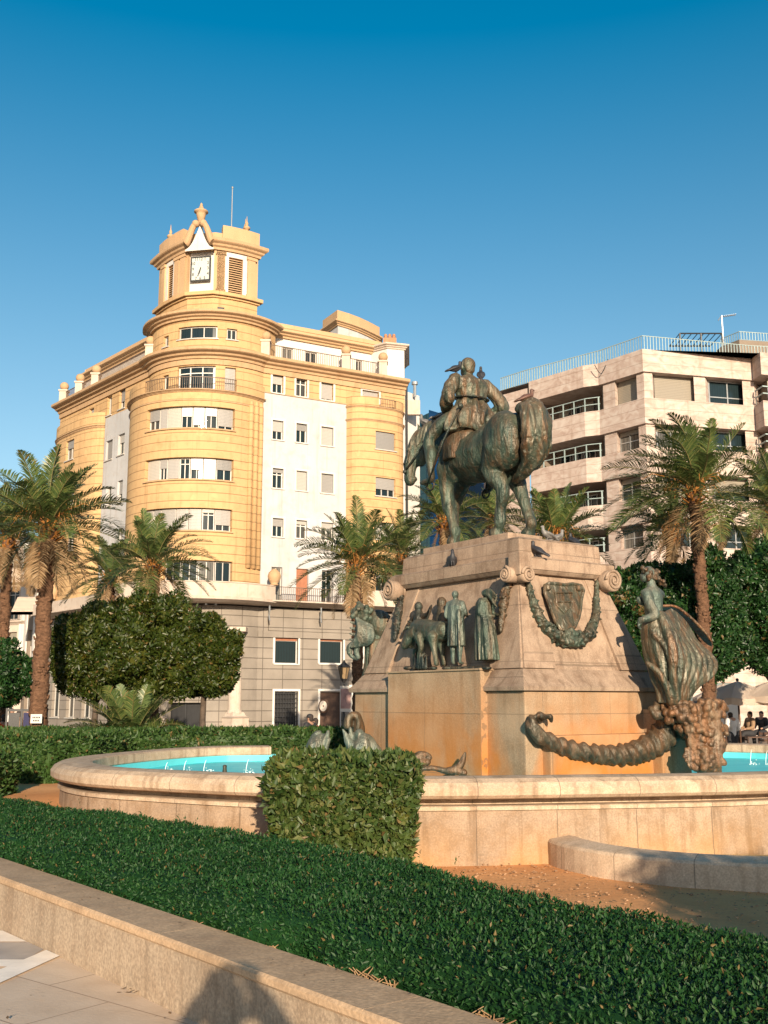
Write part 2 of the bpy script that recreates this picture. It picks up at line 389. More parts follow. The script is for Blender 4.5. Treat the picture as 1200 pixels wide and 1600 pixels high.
ms['mint'] = plain('pale green railing', (.40, .50, .49), .45, .1)
ms['alu'] = plain('aluminium', (.55, .56, .56), .35, .08, metal=.6)
ms['wood'] = plain('dark wood', (.10, .05, .03), .6, .3)
ms['red'] = plain('red painted wood', (.42, .03, .02), .45, .15)
ms['canvas'] = m_canvas()
ms['signw'] = plain('white board', (.75, .70, .64), .5, .05)
ms['black'] = plain('black print', (.02, .02, .02), .6, .1)
ms['teal'] = plain('turquoise panel', (.03, .50, .50), .5, .1)
ms['pinkp'] = plain('faded poster', (.45, .26, .24), .6, .35, 4)
ms['terra'] = plain('terracotta', (.48, .22, .10), .7, .2)

# weathered bronze: green patina, rubbed brown edges, pale droppings running down from the tops
def m_bronze(name, green=(.055, .092, .066), pale=(.16, .21, .155), brown=(.20, .105, .05), brown_amt=.5, drop=.35, zt=0):
    t = NT(name); n1 = t.noise(2.2, 6, dist=.5); st = t.noise(3.4, 6, t.map((3.2, 3.2, .32)), .25); st2 = t.noise(6, 5, t.map((3.0, 3.0, .22)), .2)
    c = t.ramp(n1, [(.3, tuple(x * .40 for x in green)), (.5, green), (.72, pale)])
    c = t.mix(t.ramp(st, [(.46, 0.), (.64, brown_amt)]), c, brown)
    up = t.n('NewGeometry'); nz = t.sep(up.outputs['Normal'])[2]
    upm = t.ma('MULTIPLY', t.ramp(nz, [(.1, 0.), (.8, 1.)]), .6)
    c = t.mix(upm, c, tuple((a + b) * .6 for a, b in zip(brown, pale)))
    c = t.mix(t.ma('MULTIPLY', t.ramp(st2, [(.58, 0.), (.68, 1.)]), drop), c, (.52, .47, .36))
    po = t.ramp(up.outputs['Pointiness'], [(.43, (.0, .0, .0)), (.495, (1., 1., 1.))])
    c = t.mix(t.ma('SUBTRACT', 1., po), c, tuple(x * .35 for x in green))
    return t.end(c, t.ramp(n1, [(.3, .38), (.7, .62)]), t.bump(t.ma('ADD', st, t.ma('ADD', t.ma('MULTIPLY', t.noise(28, 4), .6), t.ma('MULTIPLY', t.noise(9, 5, t.map((1, 1, .35)), 1.2), 1.2))), .7, .03), .35, .5)
ms['bronze'] = m_bronze('green bronze')
ms['bronze_b'] = m_bronze('brown bronze', (.085, .072, .045), (.22, .17, .11), (.20, .095, .04), .8, .25)
ms['bronze_t'] = m_bronze('rust streaked bronze', (.085, .105, .07), (.24, .22, .16), (.24, .12, .055), .75, .75)
ms['bronze_f'] = m_bronze('rusty brown bronze', (.13, .075, .04), (.28, .18, .10), (.26, .11, .04), .8, .25)
ms['bronze_p'] = m_bronze('pale verdigris bronze', (.115, .165, .135), (.30, .36, .30), (.20, .12, .07), .4, .4)
ms['bronze_d'] = m_bronze('dark bronze', (.04, .06, .05), (.11, .135, .10), (.15, .07, .035), .6, .15)

def m_leaf(name, a, b, c=None, rough=.42, spec=.45, trans=.15):
    t = NT(name); g = t.n('NewGeometry'); r = g.outputs['Random Per Island']
    st = [(0., a), (.75, b)] + ([(1., c)] if c else [])
    col = t.ramp(r, st); cl = t.noise(1.3, 3); col = t.mix(t.ramp(cl, [(.4, 0.), (.7, .45)]), col, tuple(x * 1.5 for x in b)); col = t.mix(t.ramp(t.noise(2.6, 4), [(.64, 0.), (.72, .55)]), col, (b[0] * 2.6 + .02, b[1] * 1.35, b[2] * .8)); col = t.mix(t.ma('MULTIPLY', t.ma('GREATER_THAN', r, .975), .8), col, (.22, .13, .05))
    t.end(col, rough, None, 0, spec)
    if trans:
        tr = t.n('BsdfTranslucent'); t.l(col, tr.inputs[0]); mx = t.n('MixShader'); mx.inputs[0].default_value = trans
        t.l(t.b.outputs[0], mx.inputs[1]); t.l(tr.outputs[0], mx.inputs[2]); t.l(mx.outputs[0], t.out.inputs[0])
    return t.m
ms['hedge'] = m_leaf('small hedge leaves', (.008, .038, .010), (.020, .075, .018), (.05, .12, .03), .5, .22, .1)
ms['bush'] = m_leaf('laurel leaves', (.025, .065, .012), (.085, .125, .03), (.20, .20, .07), .48, .3)
ms['hedgeb'] = m_leaf('back hedge leaves', (.02, .06, .012), (.055, .11, .025), (.12, .16, .05), .5, .25)
ms['orange'] = m_leaf('orange tree leaves', (.020, .046, .006), (.050, .070, .009), (.13, .125, .022), .42, .35)
ms['ficus'] = m_leaf('dark ficus leaves', (.010, .040, .010), (.022, .070, .016), (.06, .11, .03), .4, .35)
ms['palm'] = m_leaf('palm leaflets', (.045, .085, .025), (.11, .15, .042), (.25, .24, .08), .42, .5, .25)
ms['palmdry'] = m_leaf('dry palm leaflets', (.22, .13, .06), (.33, .22, .12), (.45, .33, .2), .7, .2, .1)
ms['rib'] = plain('palm ribs', (.20, .17, .06), .6, .3)
ms['stalk'] = plain('orange palm stalks', (.50, .20, .04), .6, .3)
t = NT('palm trunk'); z = t.sep()[2]; rr = t.noise(5, 5, t.map((2, 2, 4)), .6); c = t.ramp(rr, [(.3, (.085, .045, .025)), (.6, (.20, .105, .06)), (.8, (.30, .18, .10))])
ms['ptrunk'] = t.end(c, .85, t.bump(rr, .9, .05), 0, .2)
ms['bark'] = plain('tree bark', (.10, .07, .05), .85, .35, 9, bump=.6)
ms['twig'] = plain('dry twigs', (.40, .24, .12), .8, .3)
# ground materials
t = NT('dry orange soil'); n1 = t.noise(.8, 6); n2 = t.noise(14, 6); n3 = t.voro(45)
c = t.ramp(n1, [(.3, (.56, .25, .10)), (.7, (.70, .35, .15))]); c = t.mix(t.ramp(n2, [(.55, 0.), (.75, .6)]), c, (.38, .18, .09)); c = t.mix(t.ramp(n3, [(.08, .5), (.16, 0.)]), c, (.80, .58, .40))
ms['soil'] = t.end(c, .95, t.bump(t.ma('ADD', n2, t.ma('MULTIPLY', n3, -.3)), .6, .015), 0, .1)
t = NT('plaza paving'); br = t.n('TexBrick'); t.l(t.map((1, 1, 1), rot=(0, 0, .67)), br.inputs['Vector']); br.inputs['Scale'].default_value = 1.0
br.inputs['Color1'].default_value = (.66, .52, .39, 1); br.inputs['Color2'].default_value = (.60, .46, .34, 1); br.inputs['Mortar'].default_value = (.34, .24, .17, 1)
br.inputs['Mortar Size'].default_value = .006; br.inputs['Brick Width'].default_value = 1.2; br.inputs['Row Height'].default_value = .6
c = t.mix(t.ramp(t.noise(3, 6), [(.4, 0.), (.75, .45)]), br.outputs[0], (.40, .27, .17)); ms['pave'] = t.end(c, .7, t.bump(t.noise(40, 4), .25, .01), 0, .4)
ms['pavew'] = plain('white marble paving', (.85, .76, .66), .55, .12, 4)
ms['paveg'] = plain('grey stone paving', (.38, .33, .29), .6, .15, 4)
t = NT('town ground'); c = t.ramp(t.noise(.4, 5), [(.3, (.22, .17, .13)), (.7, (.32, .25, .19))]); ms['town'] = t.end(c, .85, t.bump(t.noise(20, 3), .3, .01))

# ------------------------------------------------------------------ foliage
def surf_sample(me, n):
    nv = len(me.vertices); co = np.empty(nv * 3, np.float32); me.vertices.foreach_get('co', co); co = co.reshape(-1, 3)
    me.calc_loop_triangles(); nt = len(me.loop_triangles); tr = np.empty(nt * 3, np.int32); me.loop_triangles.foreach_get('vertices', tr); tr = tr.reshape(-1, 3)
    a, b, c = co[tr[:, 0]], co[tr[:, 1]], co[tr[:, 2]]; nr = np.cross(b - a, c - a); ar = np.linalg.norm(nr, axis=1) / 2
    k = rng.choice(nt, n, p=ar / ar.sum()); u = rng.random((n, 1)); v = rng.random((n, 1)); f = (u + v) > 1; u = np.where(f, 1 - u, u); v = np.where(f, 1 - v, v)
    return a[k] + u * (b[k] - a[k]) + v * (c[k] - a[k]), nr[k] / (2 * ar[k][:, None] + 1e-9)
def unit(a): return a / (np.linalg.norm(a, axis=1, keepdims=True) + 1e-9)
def leaves(name, pos, nrm, size, mat, parent=None, asp=.5, up=.25, spread=.9, fold=.18, vary=.5):
    n = len(pos); d = unit(nrm * .35 + rng.normal(size=(n, 3)) * spread * .6 + np.array([0, 0, up])); L = size * (1 + rng.uniform(-vary, vary, (n, 1)))
    b = unit(np.cross(d, nrm + rng.normal(size=(n, 3)) * .6)); q = np.cross(b, d); w_ = L * asp * .5
    m1 = pos + d * L * .42
    V = np.stack([pos, m1 + b * w_ + q * w_ * fold * 2, pos + d * L - q * L * .12, m1 - b * w_ + q * w_ * fold * 2, m1 - q * w_ * fold], 1).reshape(-1, 3)
    i = np.arange(n, dtype=np.int32)[:, None] * 5
    Fc = np.concatenate([i + np.array([[0, 4, 1]]), i + np.array([[4, 2, 1]]), i + np.array([[0, 3, 4]]), i + np.array([[4, 3, 2]])], 0)
    return npmesh(name, V, Fc, mat, parent)
def hull_from_poly(name, poly, z0, z1, mat, parent, rnd=.12, seg=.25, jig=.03, taper=0):
    """hedge body: prism over a plan polygon with rounded shoulders and an uneven surface"""
    pl = [Vector(p) for p in poly]; n = len(pl); c = sum(pl, Vector((0, 0))) / n
    pts = []
    for i in range(n):
        a, b = pl[i], pl[(i + 1) % n]; k = max(1, int((b - a).length / seg))
        for j in range(k): pts.append(a.lerp(b, j / k))
    m = len(pts); bm = bmesh.new(); rings = []
    nz = max(2, int((z1 - z0) / seg)); lv = [(z0 + (z1 - z0 - rnd) * i / nz, -taper * (1 - i / nz)) for i in range(nz + 1)] + [(z1 - rnd * .3, -rnd * .3), (z1, -rnd)]
    for z, ins in lv:
        ring = []
        for i, p in enumerate(pts):
            e = pts[(i + 1) % m] - pts[(i - 1) % m]; nn = Vector((e.y, -e.x)).normalized()
            q = p + nn * (ins + jig * 2 * (mnoise.noise(Vector((p.x * 2.2, p.y * 2.2, z * 2.2)))))
            ring.append(bm.verts.new((q.x, q.y, z + jig * mnoise.noise(Vector((p.x * 3, p.y * 3, 5))))))
        rings.append(ring)
    for a, b in zip(rings, rings[1:]):
        for i in range(m): bm.faces.new((a[i], a[(i + 1) % m], b[(i + 1) % m], b[i]))
    f = bm.faces.new(rings[-1]); bmesh.ops.triangulate(bm, faces=[f])
    return fin(name, bm, mat, parent)
def hedge(nm, poly, z0, z1, leafmat, size, n, label, group=None, asp=.5, jig=.03, taper=0, rnd=.12, offs=.05, sprigs=0, cat='hedge'):
    # polygon listed counter-clockwise
    root = empty(nm, (0, 0, 0), 0, label, cat, group)
    c = sum((Vector(p) for p in poly), Vector((0, 0))) / len(poly)
    root.location = (c.x, c.y, z0)
    pl = [(p[0] - c.x, p[1] - c.y) for p in poly]
    core = hull_from_poly('branches', pl, 0, z1 - z0, leafmat, root, rnd, jig=jig, taper=taper)
    p, nr = surf_sample(core.data, n); p = p + nr * rng.uniform(-.035, offs, (n, 1))
    if sprigs:
        k = rng.choice(n, sprigs); ok = nr[k, 2] > .6; k = k[ok]; S = []; N_ = []
        for i in k:
            h = rng.uniform(.04, .13); t_ = np.linspace(0, h, 7)[:, None]; lean = rng.normal(size=3) * .25
            S.append(p[i] + t_ * (np.array([0, 0, 1]) + lean)); N_.append(rng.normal(size=(7, 3)))
        p = np.concatenate([p] + S); nr = np.concatenate([nr] + N_)
    leaves('leaves', p, nr, size, leafmat, root, asp)
    return root
def crown_clumps(cx, cy, cz, rx, ry, rz, n, r0, r1, flat=.0, seed=1):
    rr = random.Random(seed); out = []
    for i in range(n):
        z = 1 - 2 * (i + .5) / n; a = i * 2.399963 + rr.uniform(-.3, .3); r = math.sqrt(max(0, 1 - z * z)); k = rr.uniform(.62, 1.0)
        if z < -.35: k *= .82
        q = rr.uniform(r0, r1); out.append(((cx + rx * r * math.cos(a) * k, cy + ry * r * math.sin(a) * k, cz + rz * max(z, -1 + flat) * k), q))
    return out
def tree(nm, base, trunk_h, trunk_r, clumps, leafmat, size, n, label, cat='tree', group=None, forks=5, asp=.5, core=.80):
    """base = ground point; clumps are in local coordinates above base"""
    root = empty(nm, base, 0, label, cat, group)
    bm = bmesh.new(); rr = random.Random(len(clumps)); top = Vector((rr.uniform(-.1, .1), rr.uniform(-.1, .1), trunk_h))
    tube(bm, [(0, 0, -.1), (0.02, 0.01, trunk_h * .3), (-.02, 0.02, trunk_h * .7), top], [trunk_r * 1.35, trunk_r, trunk_r * .9, trunk_r * .8], 10)
    for i in range(forks):
        c, q = clumps[(i * 7 + 2) % len(clumps)]; c = Vector(c)
        tube(bm, [top, top.lerp(c, .5) + Vector((0, 0, .1)), c], [trunk_r * .6, trunk_r * .4, trunk_r * .15], 7)
    fin('trunk', bm, ms['bark'], root, True)
    bm = bmesh.new()
    for c, q in clumps:
        ball(bm, c, (q * core, q * core, q * core * .85), 2)
    for v in bm.verts: v.co += v.normal * .09 * mnoise.noise(v.co * 3.1)
    me = bpy.data.meshes.new('c'); bm.to_mesh(me)
    p, nr = surf_sample(me, n); cs = np.array([c for c, q in clumps]); qs = np.array([q for c, q in clumps])
    keep = np.ones(n, bool)
    for c, q in zip(cs, qs): keep &= (np.linalg.norm((p - c) / np.array([1, 1, .85]), axis=1) > q * core * .80)
    p, nr = p[keep], nr[keep]; dens = np.array([mnoise.noise(Vector(x) * 2.3) for x in p[:]]) if len(p) < 150000 else np.ones(len(p))
    k2 = rng.random(len(p)) < (.72 + dens * .9); p, nr = p[k2], nr[k2]
    p = p + nr * rng.uniform(-.06, .22, (len(p), 1)) * np.minimum(1, qs.mean())
    bm.free()
    # inner twigs and leaves: small filled masses well inside the outline so the middle of the crown is closed
    lo = leaves('crown', p, nr, size, leafmat, root, asp)
    bm2 = bmesh.new()
    for c, q in clumps: ball(bm2, c, (q * core * .86, q * core * .86, q * core * .74), 2)
    for v in bm2.verts: v.co += v.normal * .12 * mnoise.noise(v.co * 4.1)
    m2 = bpy.data.meshes.new('x'); bm2.to_mesh(m2); bm2.free()
    b2 = bmesh.new(); b2.from_mesh(lo.data); b2.from_mesh(m2); b2.to_mesh(lo.data); b2.free(); bpy.data.meshes.remove(m2); bpy.data.meshes.remove(me)
    return root

def palm_crown(n, L, droop, seed, bias=(0, 0), elmin=-35, elmax=82, leaflet=.42, nl=46, wid=.028):
    rr = np.random.default_rng(seed); V = []; Q = []; RV = []; RF = []; base = 0
    for i in range(n):
        az = i * 2.39996 + rr.uniform(-.2, .2); u = (i + .5) / n; el = R(elmax + (elmin - elmax) * u ** 1.05 + rr.uniform(-6, 6)); Lf = L * rr.uniform(.82, 1.08) * (.86 + .14 * math.cos(el))
        d = np.array([math.cos(az) * math.cos(el), math.sin(az) * math.cos(el), math.sin(el)]); p = np.array([math.cos(az) * .12, math.sin(az) * .12, 0.]); pts = [p]; ds = [d]
        m = 22
        dd = droop * rr.uniform(.75, 1.3)
        for j in range(m):
            t_ = j / m; d = d + np.array([bias[0] * .03, bias[1] * .03, -dd * (.018 + .085 * t_)]); d = d / np.linalg.norm(d); p = p + d * Lf / m; pts.append(p); ds.append(d)
        pts = np.array(pts); ds = np.array(ds)
        # leaflets
        ts = np.linspace(.16, .995, nl); idx = ts * m; i0 = np.minimum(idx.astype(int), m - 1); fr = (idx - i0)[:, None]
        c = pts[i0] * (1 - fr) + pts[i0 + 1] * fr; dr = unit(ds[i0] * (1 - fr) + ds[i0 + 1] * fr)
        side = unit(np.cross(dr, np.array([0, 0, 1.0]) + rr.normal(size=3) * .12)); upv = np.cross(side, dr)
        tw = rr.uniform(-.5, .5)
        for sgn in (-1, 1):
            ln = (leaflet * Lf / L * np.sin(np.pi * np.clip(ts * .86 + .14, 0, 1)) ** .55 * rr.uniform(.8, 1.1, nl))[:, None]
            vv = rr.uniform(.25, .6, (nl, 1)) + tw * sgn * .4
            dl = unit(dr * (.55 + .5 * ts[:, None]) + side * sgn * 1.0 + upv * vv + rr.normal(size=(nl, 3)) * .07)
            wd = unit(np.cross(dl, upv)) * wid * .5
            mid = c + dl * ln * .55; tip = c + dl * ln * .98 + np.array([0, 0, -1.]) * ln * .16 + np.array([bias[0], bias[1], 0]) * ln * .1
            blk = np.stack([c - wd * .5, c + wd * .5, mid + wd, mid - wd, tip], 1)
            V.append(blk.reshape(-1, 3)); n0 = base + np.arange(nl)[:, None] * 5
            Q.append(n0 + np.array([[0, 1, 2]])); Q.append(n0 + np.array([[0, 2, 3]])); Q.append(n0 + np.array([[3, 2, 4]])); base += nl * 5
        # rachis
        rb = len(RV) * 1
        for j, (a, b) in enumerate(zip(pts, ds)):
            s_ = np.cross(b, [0, 0, 1.]); s_ /= np.linalg.norm(s_) + 1e-9; up_ = np.cross(s_, b); r_ = .022 * (1 - .85 * j / m) * (L / 2.3) + .003
            wv = [a + s_ * r_, a + up_ * r_ * .7, a - s_ * r_, a - up_ * r_ * .5]
            RV += wv
            if j: 
                o = rb + (j - 1) * 4
                for k in range(4): RF.append((o + k, o + (k + 1) % 4, o + 4 + (k + 1) % 4, o + 4 + k))
    return np.concatenate(V), np.concatenate(Q), np.array(RV), np.array(RF)
def palm(base, crown_z, lean, L, n, seed, label, rad=.2, droop=1.0, bias=(0, 0), dry=6, fruit=True, group='date palms around the square', elmin=-24, trunk_from=0, elmax=82, nl=46):
    root = empty('palm_tree', base, 0, label, 'palm tree', group); h = crown_z - base[2]
    bm = bmesh.new(); pts = []; rd = []; droop = droop * .72
    m = max(6, int(h / .14))
    for i in range(m + 1):
        t_ = i / m; r_ = rad * (1.18 - .3 * t_) * (1.06 if i % 2 else .93) + (.07 * max(0, (t_ - .93) / .07))
        pts.append((lean[0] * t_ ** 1.6 + .02 * math.sin(i * .8), lean[1] * t_ ** 1.6, h * t_ - .05)); rd.append(r_)
    tube(bm, pts, rd, 12)
    # old leaf-base scales
    for i in range(int(h * 16)):
        t_ = random.random() ** .8; a = i * 2.4; z_ = h * t_; c_ = Vector((lean[0] * t_ ** 1.6 + math.cos(a) * rad * (1.1 - .28 * t_), lean[1] * t_ ** 1.6 + math.sin(a) * rad * (1.1 - .28 * t_), z_))
        q = Matrix.Translation(c_) @ Matrix.Rotation(a, 4, 'Z') @ Matrix.Rotation(.35, 4, 'Y')
        box(bm, -.015, .03, -.06, .06, -.04, .05, 0, q)
    fin('trunk', bm, ms['ptrunk'], root, True)
    top = (lean[0], lean[1], h)
    V, Q, RV, RF = palm_crown(n, L, droop, seed, bias, elmin, elmax, nl=nl, wid=.019 + .007 * L, leaflet=.25 * L)
    o = npmesh('crown', V, Q, ms['palm'], root); o.location = top
    rc = npmesh('frond_rib', RV, RF, ms['rib'], o); rc['kind'] = 'stuff'
    # stubs of cut fronds round the top of the trunk
    bm = bmesh.new()
    for i in range(34):
        a = i * 2.4; z_ = -.42 + .5 * (i / 34); el = .5 + .8 * i / 34; r0 = rad * .85
        p0 = Vector((math.cos(a) * r0, math.sin(a) * r0, z_)); d_ = Vector((math.cos(a) * math.cos(el), math.sin(a) * math.cos(el), math.sin(el)))
        tube(bm, [p0, p0 + d_ * .16, p0 + d_ * random.uniform(.24, .42)], [.05, .035, .02], 6, 0, .5)
    so = fin('leaf_stubs', bm, ms['stalk'], root, False); so.location = top
    if dry:
        V, Q, RV, RF = palm_crown(dry, L * .8, droop * 1.6, seed + 50, bias, -85, -38, nl=36, wid=.03, leaflet=.2 * L)
        d_ = npmesh('dead_fronds', np.concatenate([V]), Q, ms['palmdry'], root); d_.location = (top[0], top[1], top[2] - .15)
    if fruit:
        bm = bmesh.new()
        for k in range(3):
            a = seed * 1.7 + k * 2.2; q = Vector((math.cos(a), math.sin(a), 0))
            for j in range(16):
                e = Vector((random.gauss(0, .13), random.gauss(0, .13), random.gauss(0, .1)))
                tube(bm, [(0, 0, .05), q * .35 + Vector((0, 0, .32)) + e * .4, q * .62 + Vector((0, 0, .28)) + e * 1.6, q * .72 + Vector((0, 0, .02)) + e * 2.2], [.012, .01, .008, .005], 4)
        fo = fin('fruit_stalks', bm, ms['stalk'], root); fo.location = top
    return root

# ------------------------------------------------------------------ ground
GZ = -.25
bm = bmesh.new(); v = [bm.verts.new(p) for p in ((-900, -300, GZ - .03), (900, -300, GZ - .03), (900, 1500, GZ - .03), (-900, 1500, GZ - .03))]; bm.faces.new(v)
tag(fin('ground', bm, ms['town']), kind='structure')
# dirt bed round the fountain, gently uneven
bm = bmesh.new(); nx, ny = 60, 60; g = {}
for i in range(nx + 1):
    for j in range(ny + 1):
        x, y = -14 + 32 * i / nx, 3.0 + 25 * j / ny
        g[i, j] = bm.verts.new((x, y, GZ + .45 * max(0, min(1, (-x - 1.2) / 4)) * max(0, min(1, (y - 12.5) / 3)) + .03 * mnoise.noise(Vector((x * .7, y * .7, 0))) + .012 * mnoise.noise(Vector((x * 3, y * 3, 0))) + .004))
for i in range(nx):
    for j in range(ny): bm.faces.new((g[i, j], g[i + 1, j], g[i + 1, j + 1], g[i, j + 1]))
tag(fin('dirt_bed', bm, ms['soil'], None, True), kind='structure')
# pebbles and litter on the dirt near the curb
bm = bmesh.new()
for i in range(2200):
    x, y = random.uniform(-1, 5), random.uniform(8, 14); r_ = random.uniform(.004, .013) * (1.6 if i % 19 == 0 else 1)
    bmesh.ops.create_icosphere(bm, subdivisions=1, radius=r_, matrix=Matrix.Translation((x, y, GZ + .02 + r_ * .3)) @ Matrix.Diagonal((1.3, 1, .6, 1)))
tag(fin('gravel', bm, plain('pebbles', (.50, .29, .16), .9, .5)), kind='stuff')

WD = Vector((.6248, -.7808)); WN = Vector((.7808, .6248))      # along and across the low wall
def wp(s, n_): q = WD * s + WN * n_; return (q.x, q.y)
# plaza pavement where the camera stands, a slab 0.25 m above the planted ground
bm = bmesh.new()
a, b, c, d = wp(-40, 3.12), wp(40, 3.12), wp(40, -40), wp(-40, -40)
for z_ in (0, GZ - .02): pass
vs = [bm.verts.new((*q, z)) for z in (GZ - .02, 0) for q in (a, b, c, d)]
for f in ((0, 1, 2, 3), (7, 6, 5, 4), (0, 4, 5, 1), (1, 5, 6, 2), (2, 6, 7, 3), (3, 7, 4, 0)): bm.faces.new([vs[i] for i in f])
tag(fin('pavement', bm, ms['pave']), kind='structure')
# inlaid pavement bands at the left
def poly_sheet(name, pts, z, m):
    bm = bmesh.new(); bm.faces.new([bm.verts.new((p[0], p[1], z)) for p in pts]); return tag(fin(name, bm, m), kind='structure')
def gxy(px, py): q = Gd(px, py, 0); return (q.x, q.y)
poly_sheet('white_paving_band', [gxy(*q) for q in ((-60, 1452), (4, 1455), (42, 1472), (-60, 1472))], .004, ms['pavew'])
poly_sheet('grey_paving_inlay', [gxy(*q) for q in ((-60, 1474), (44, 1473), (68, 1484), (40, 1500), (-60, 1499))], .004, ms['paveg'])
poly_sheet('white_paving_band', [gxy(*q) for q in ((-60, 1501), (40, 1501), (22, 1512), (-60, 1512))], .008, ms['pavew'])
poly_sheet('white_paving_band', [gxy(*q) for q in ((72, 1487), (93, 1496), (-60, 1566), (-60, 1543))], .012, ms['pavew'])

# low granite bench wall along the hedge
root = empty('low_wall', (*wp(-5, 3.08), 0), 0, 'long low beige stone wall with a smooth brown coping in front of the dark hedge', 'wall')
wl = Path([wp(s, 0) for s in (-24, -9, -5, -2, 1, 4, 9)])   # outward normal = towards the camera (negative WN)
bm = bmesh.new(); pbox(bm, wl, 0, wl.L, GZ, .33, -3.39, -3.085)
o = fin('wall_face', bm, ms['bench'], None); o.parent = root; o.matrix_parent_inverse = Matrix.Translation(-root.location)
bm = bmesh.new(); k = .39
for i, (s0, s1) in enumerate(zip(range(0, 33, 2), range(2, 35, 2))):
    if s0 >= wl.L: break
    pprof(bm, wl, s0 + .001, min(s1, wl.L) - .001, [(-3.42, .332), (-3.077, .332), (-3.066, .345), (-3.066, k - .015), (-3.08, k), (-3.42, k)])
o = fin('coping', bm, ms['bench_top'], None); o.parent = root; o.matrix_parent_inverse = Matrix.Translation(-root.location)

# clipped front hedge behind that wall
h1 = hedge('hedge', [wp(-17, 3.50), wp(5.2, 3.50), wp(5.2, 5.1), wp(-2, 5.08), wp(-4.4, 5.02), wp(-6.4, 5.26), wp(-8.2, 5.26), wp(-10.2, 5.12), wp(-12, 4.88), wp(-14, 4.76), wp(-17, 4.6)], GZ, .56, ms['hedge'], .0255, 640000,
           'long low dark green clipped hedge of tiny leaves directly behind the low stone wall', sprigs=700, offs=.045, jig=.05, rnd=.16, asp=.44)
# dry twigs where the hedge meets the coping
bm = bmesh.new()
for s, hgt in ((-5.2, .06), (-4.3, .08), (-3.7, .08), (-3.5, .20), (-3.42, .12), (-3.3, .16), (-2.6, .16), (-2.55, .1), (-1.9, .13), (-1.6, .08), (-1.1, .14), (-1.05, .1), (-.2, .12), (-4.9, .07)):
    for j in range(7):
        q = wp(s - 1 + random.uniform(-.07, .07), 3.45 + random.uniform(-.01, .02)); l = .25 * hgt * random.uniform(.5, 1.2)
        tube(bm, [(*q, .33), (q[0] + random.uniform(-.02, .02), q[1] + random.uniform(-.02, .02), .36 + l * .5), (q[0] + random.uniform(-.05, .05), q[1] + random.uniform(-.04, .02), .37 + l)], [.004, .004, .002], 4)
tag(fin('dry_twigs', bm, ms['twig']), kind='stuff')

# cube-shaped bush in front of the basin
def near(px, Y, py=1250): q = P(px, py, Y); return (q.x, q.y)
b0, b1 = near(430, 11.9), near(640, 11.9)
dx = Vector((b1[0] - b0[0], b1[1] - b0[1])).normalized(); dn = Vector((-dx.y, dx.x))
cb = [Vector(b0), Vector(b1) , Vector(b1) + dn * 1.25, Vector(b0) + dn * 1.25]
hedge('bush', [(q.x, q.y) for q in cb], GZ, P(500, 1194, 12.5).z, ms['bush'], .085, 24000, 'big cube shaped bush with broad glossy leaves in front of the fountain basin', offs=.10, jig=.07, taper=.12, rnd=.1, asp=.48, cat='bush')

# ------------------------------------------------------------------ fountain basin
rim_pts = [(-5.04, 16.6), (-4.3, 15.45), (-3.19, 14.65), (-1.55, 13.8), (.31, 13.4), (2.41, 13.62), (5.01, 14.2), (7.6, 15.6), (9.2, 17.9), (9.9, 20.4), (9.3, 23.2), (7.6, 24.9), (4.8, 25.5), (1.8, 25.2), (-.6, 24.3), (-2.6, 23.45), (-3.72, 23.1), (-4.6, 21.8), (-5.3, 19.6), (-5.4, 17.9)]
RIM = [tuple(q) for q in crom(rim_pts, 10, True)]
RP = Path(RIM + [RIM[0]])                                    # counter-clockwise: outward normal to the right of travel
HT = EYE - .95; HU = EYE - 1.2
def sweep_uv(name, path, s0, s1, prof, mat, parent=None, closed=False, smooth=False, split=0):
    bm = bmesh.new(); uvl = bm.loops.layers.uv.new('UVMap'); cs = path.cuts(s0, s1); n = len(prof); pl = [0.]
    for a, b in zip(prof, prof[1:]): pl.append(pl[-1] + math.hypot(b[0] - a[0], b[1] - a[1]))
    R_ = [[bm.verts.new(path.at(t, d, z)) for d, z in prof] for t in cs]
    for k in range(len(cs) - 1):
        for i in range(n - 1):
            f = bm.faces.new((R_[k][i], R_[k][i + 1], R_[k + 1][i + 1], R_[k + 1][i]))
            for lp, uv in zip(f.loops, ((cs[k], pl[i]), (cs[k], pl[i + 1]), (cs[k + 1], pl[i + 1]), (cs[k + 1], pl[i]))): lp[uvl].uv = uv
    if not closed:
        bm.faces.new(R_[0]); bm.faces.new(R_[-1][::-1])
    else: bmesh.ops.remove_doubles(bm, verts=bm.verts, dist=1e-4)
    return fin(name, bm, mat, parent, smooth)
# the rim is missing along a stretch of the back (s of the two ends)
sA = min(RP.s, key=lambda s: (RP.xy(s) - Vector((-.3, 24.4))).length); sB = min(RP.s, key=lambda s: (RP.xy(s) - Vector((-2.6, 23.45))).length)
fr = empty('fountain_basin', (2, 19.2, GZ), 0, 'large oval stone fountain basin with a thick rounded rim and turquoise inside', 'fountain')
def bind(o, root):
    o.parent = root; o.matrix_parent_inverse = root.matrix_world.inverted() if False else (Matrix.Translation(Vector(root.location)) @ Matrix.Rotation(root.rotation_euler.z, 4, 'Z')).inverted(); return o
rimprof = [(-.62, HT - .16), (-.62, HT - .02), (-.58, HT), (-.30, HT + .012), (-.12, HT - .005), (-.03, HT - .05), (.02, HT - .12), (.015, HT - .20), (-.03, HU + .01), (-.08, HU - .005), (-.36, HU - .01), (-.36, HU - .085), (-.12, HU - .085), (-.10, HU - .095), (-.10, HU - .14), (-.37, HU - .16), (-.62, HT - .16)]
for a, b in ((0, sA), (sB, RP.L)):
    bind(sweep_uv('rim', RP, a, b, rimprof, ms['rim'], None, smooth=False), fr)
wallprof = [(-.14, HU - .15), (-.365, HU - .165), (-.38, GZ - .1), (-.115, GZ - .1), (-.115, GZ + .12), (-.125, GZ + .14), (-.14, HU - .15)]
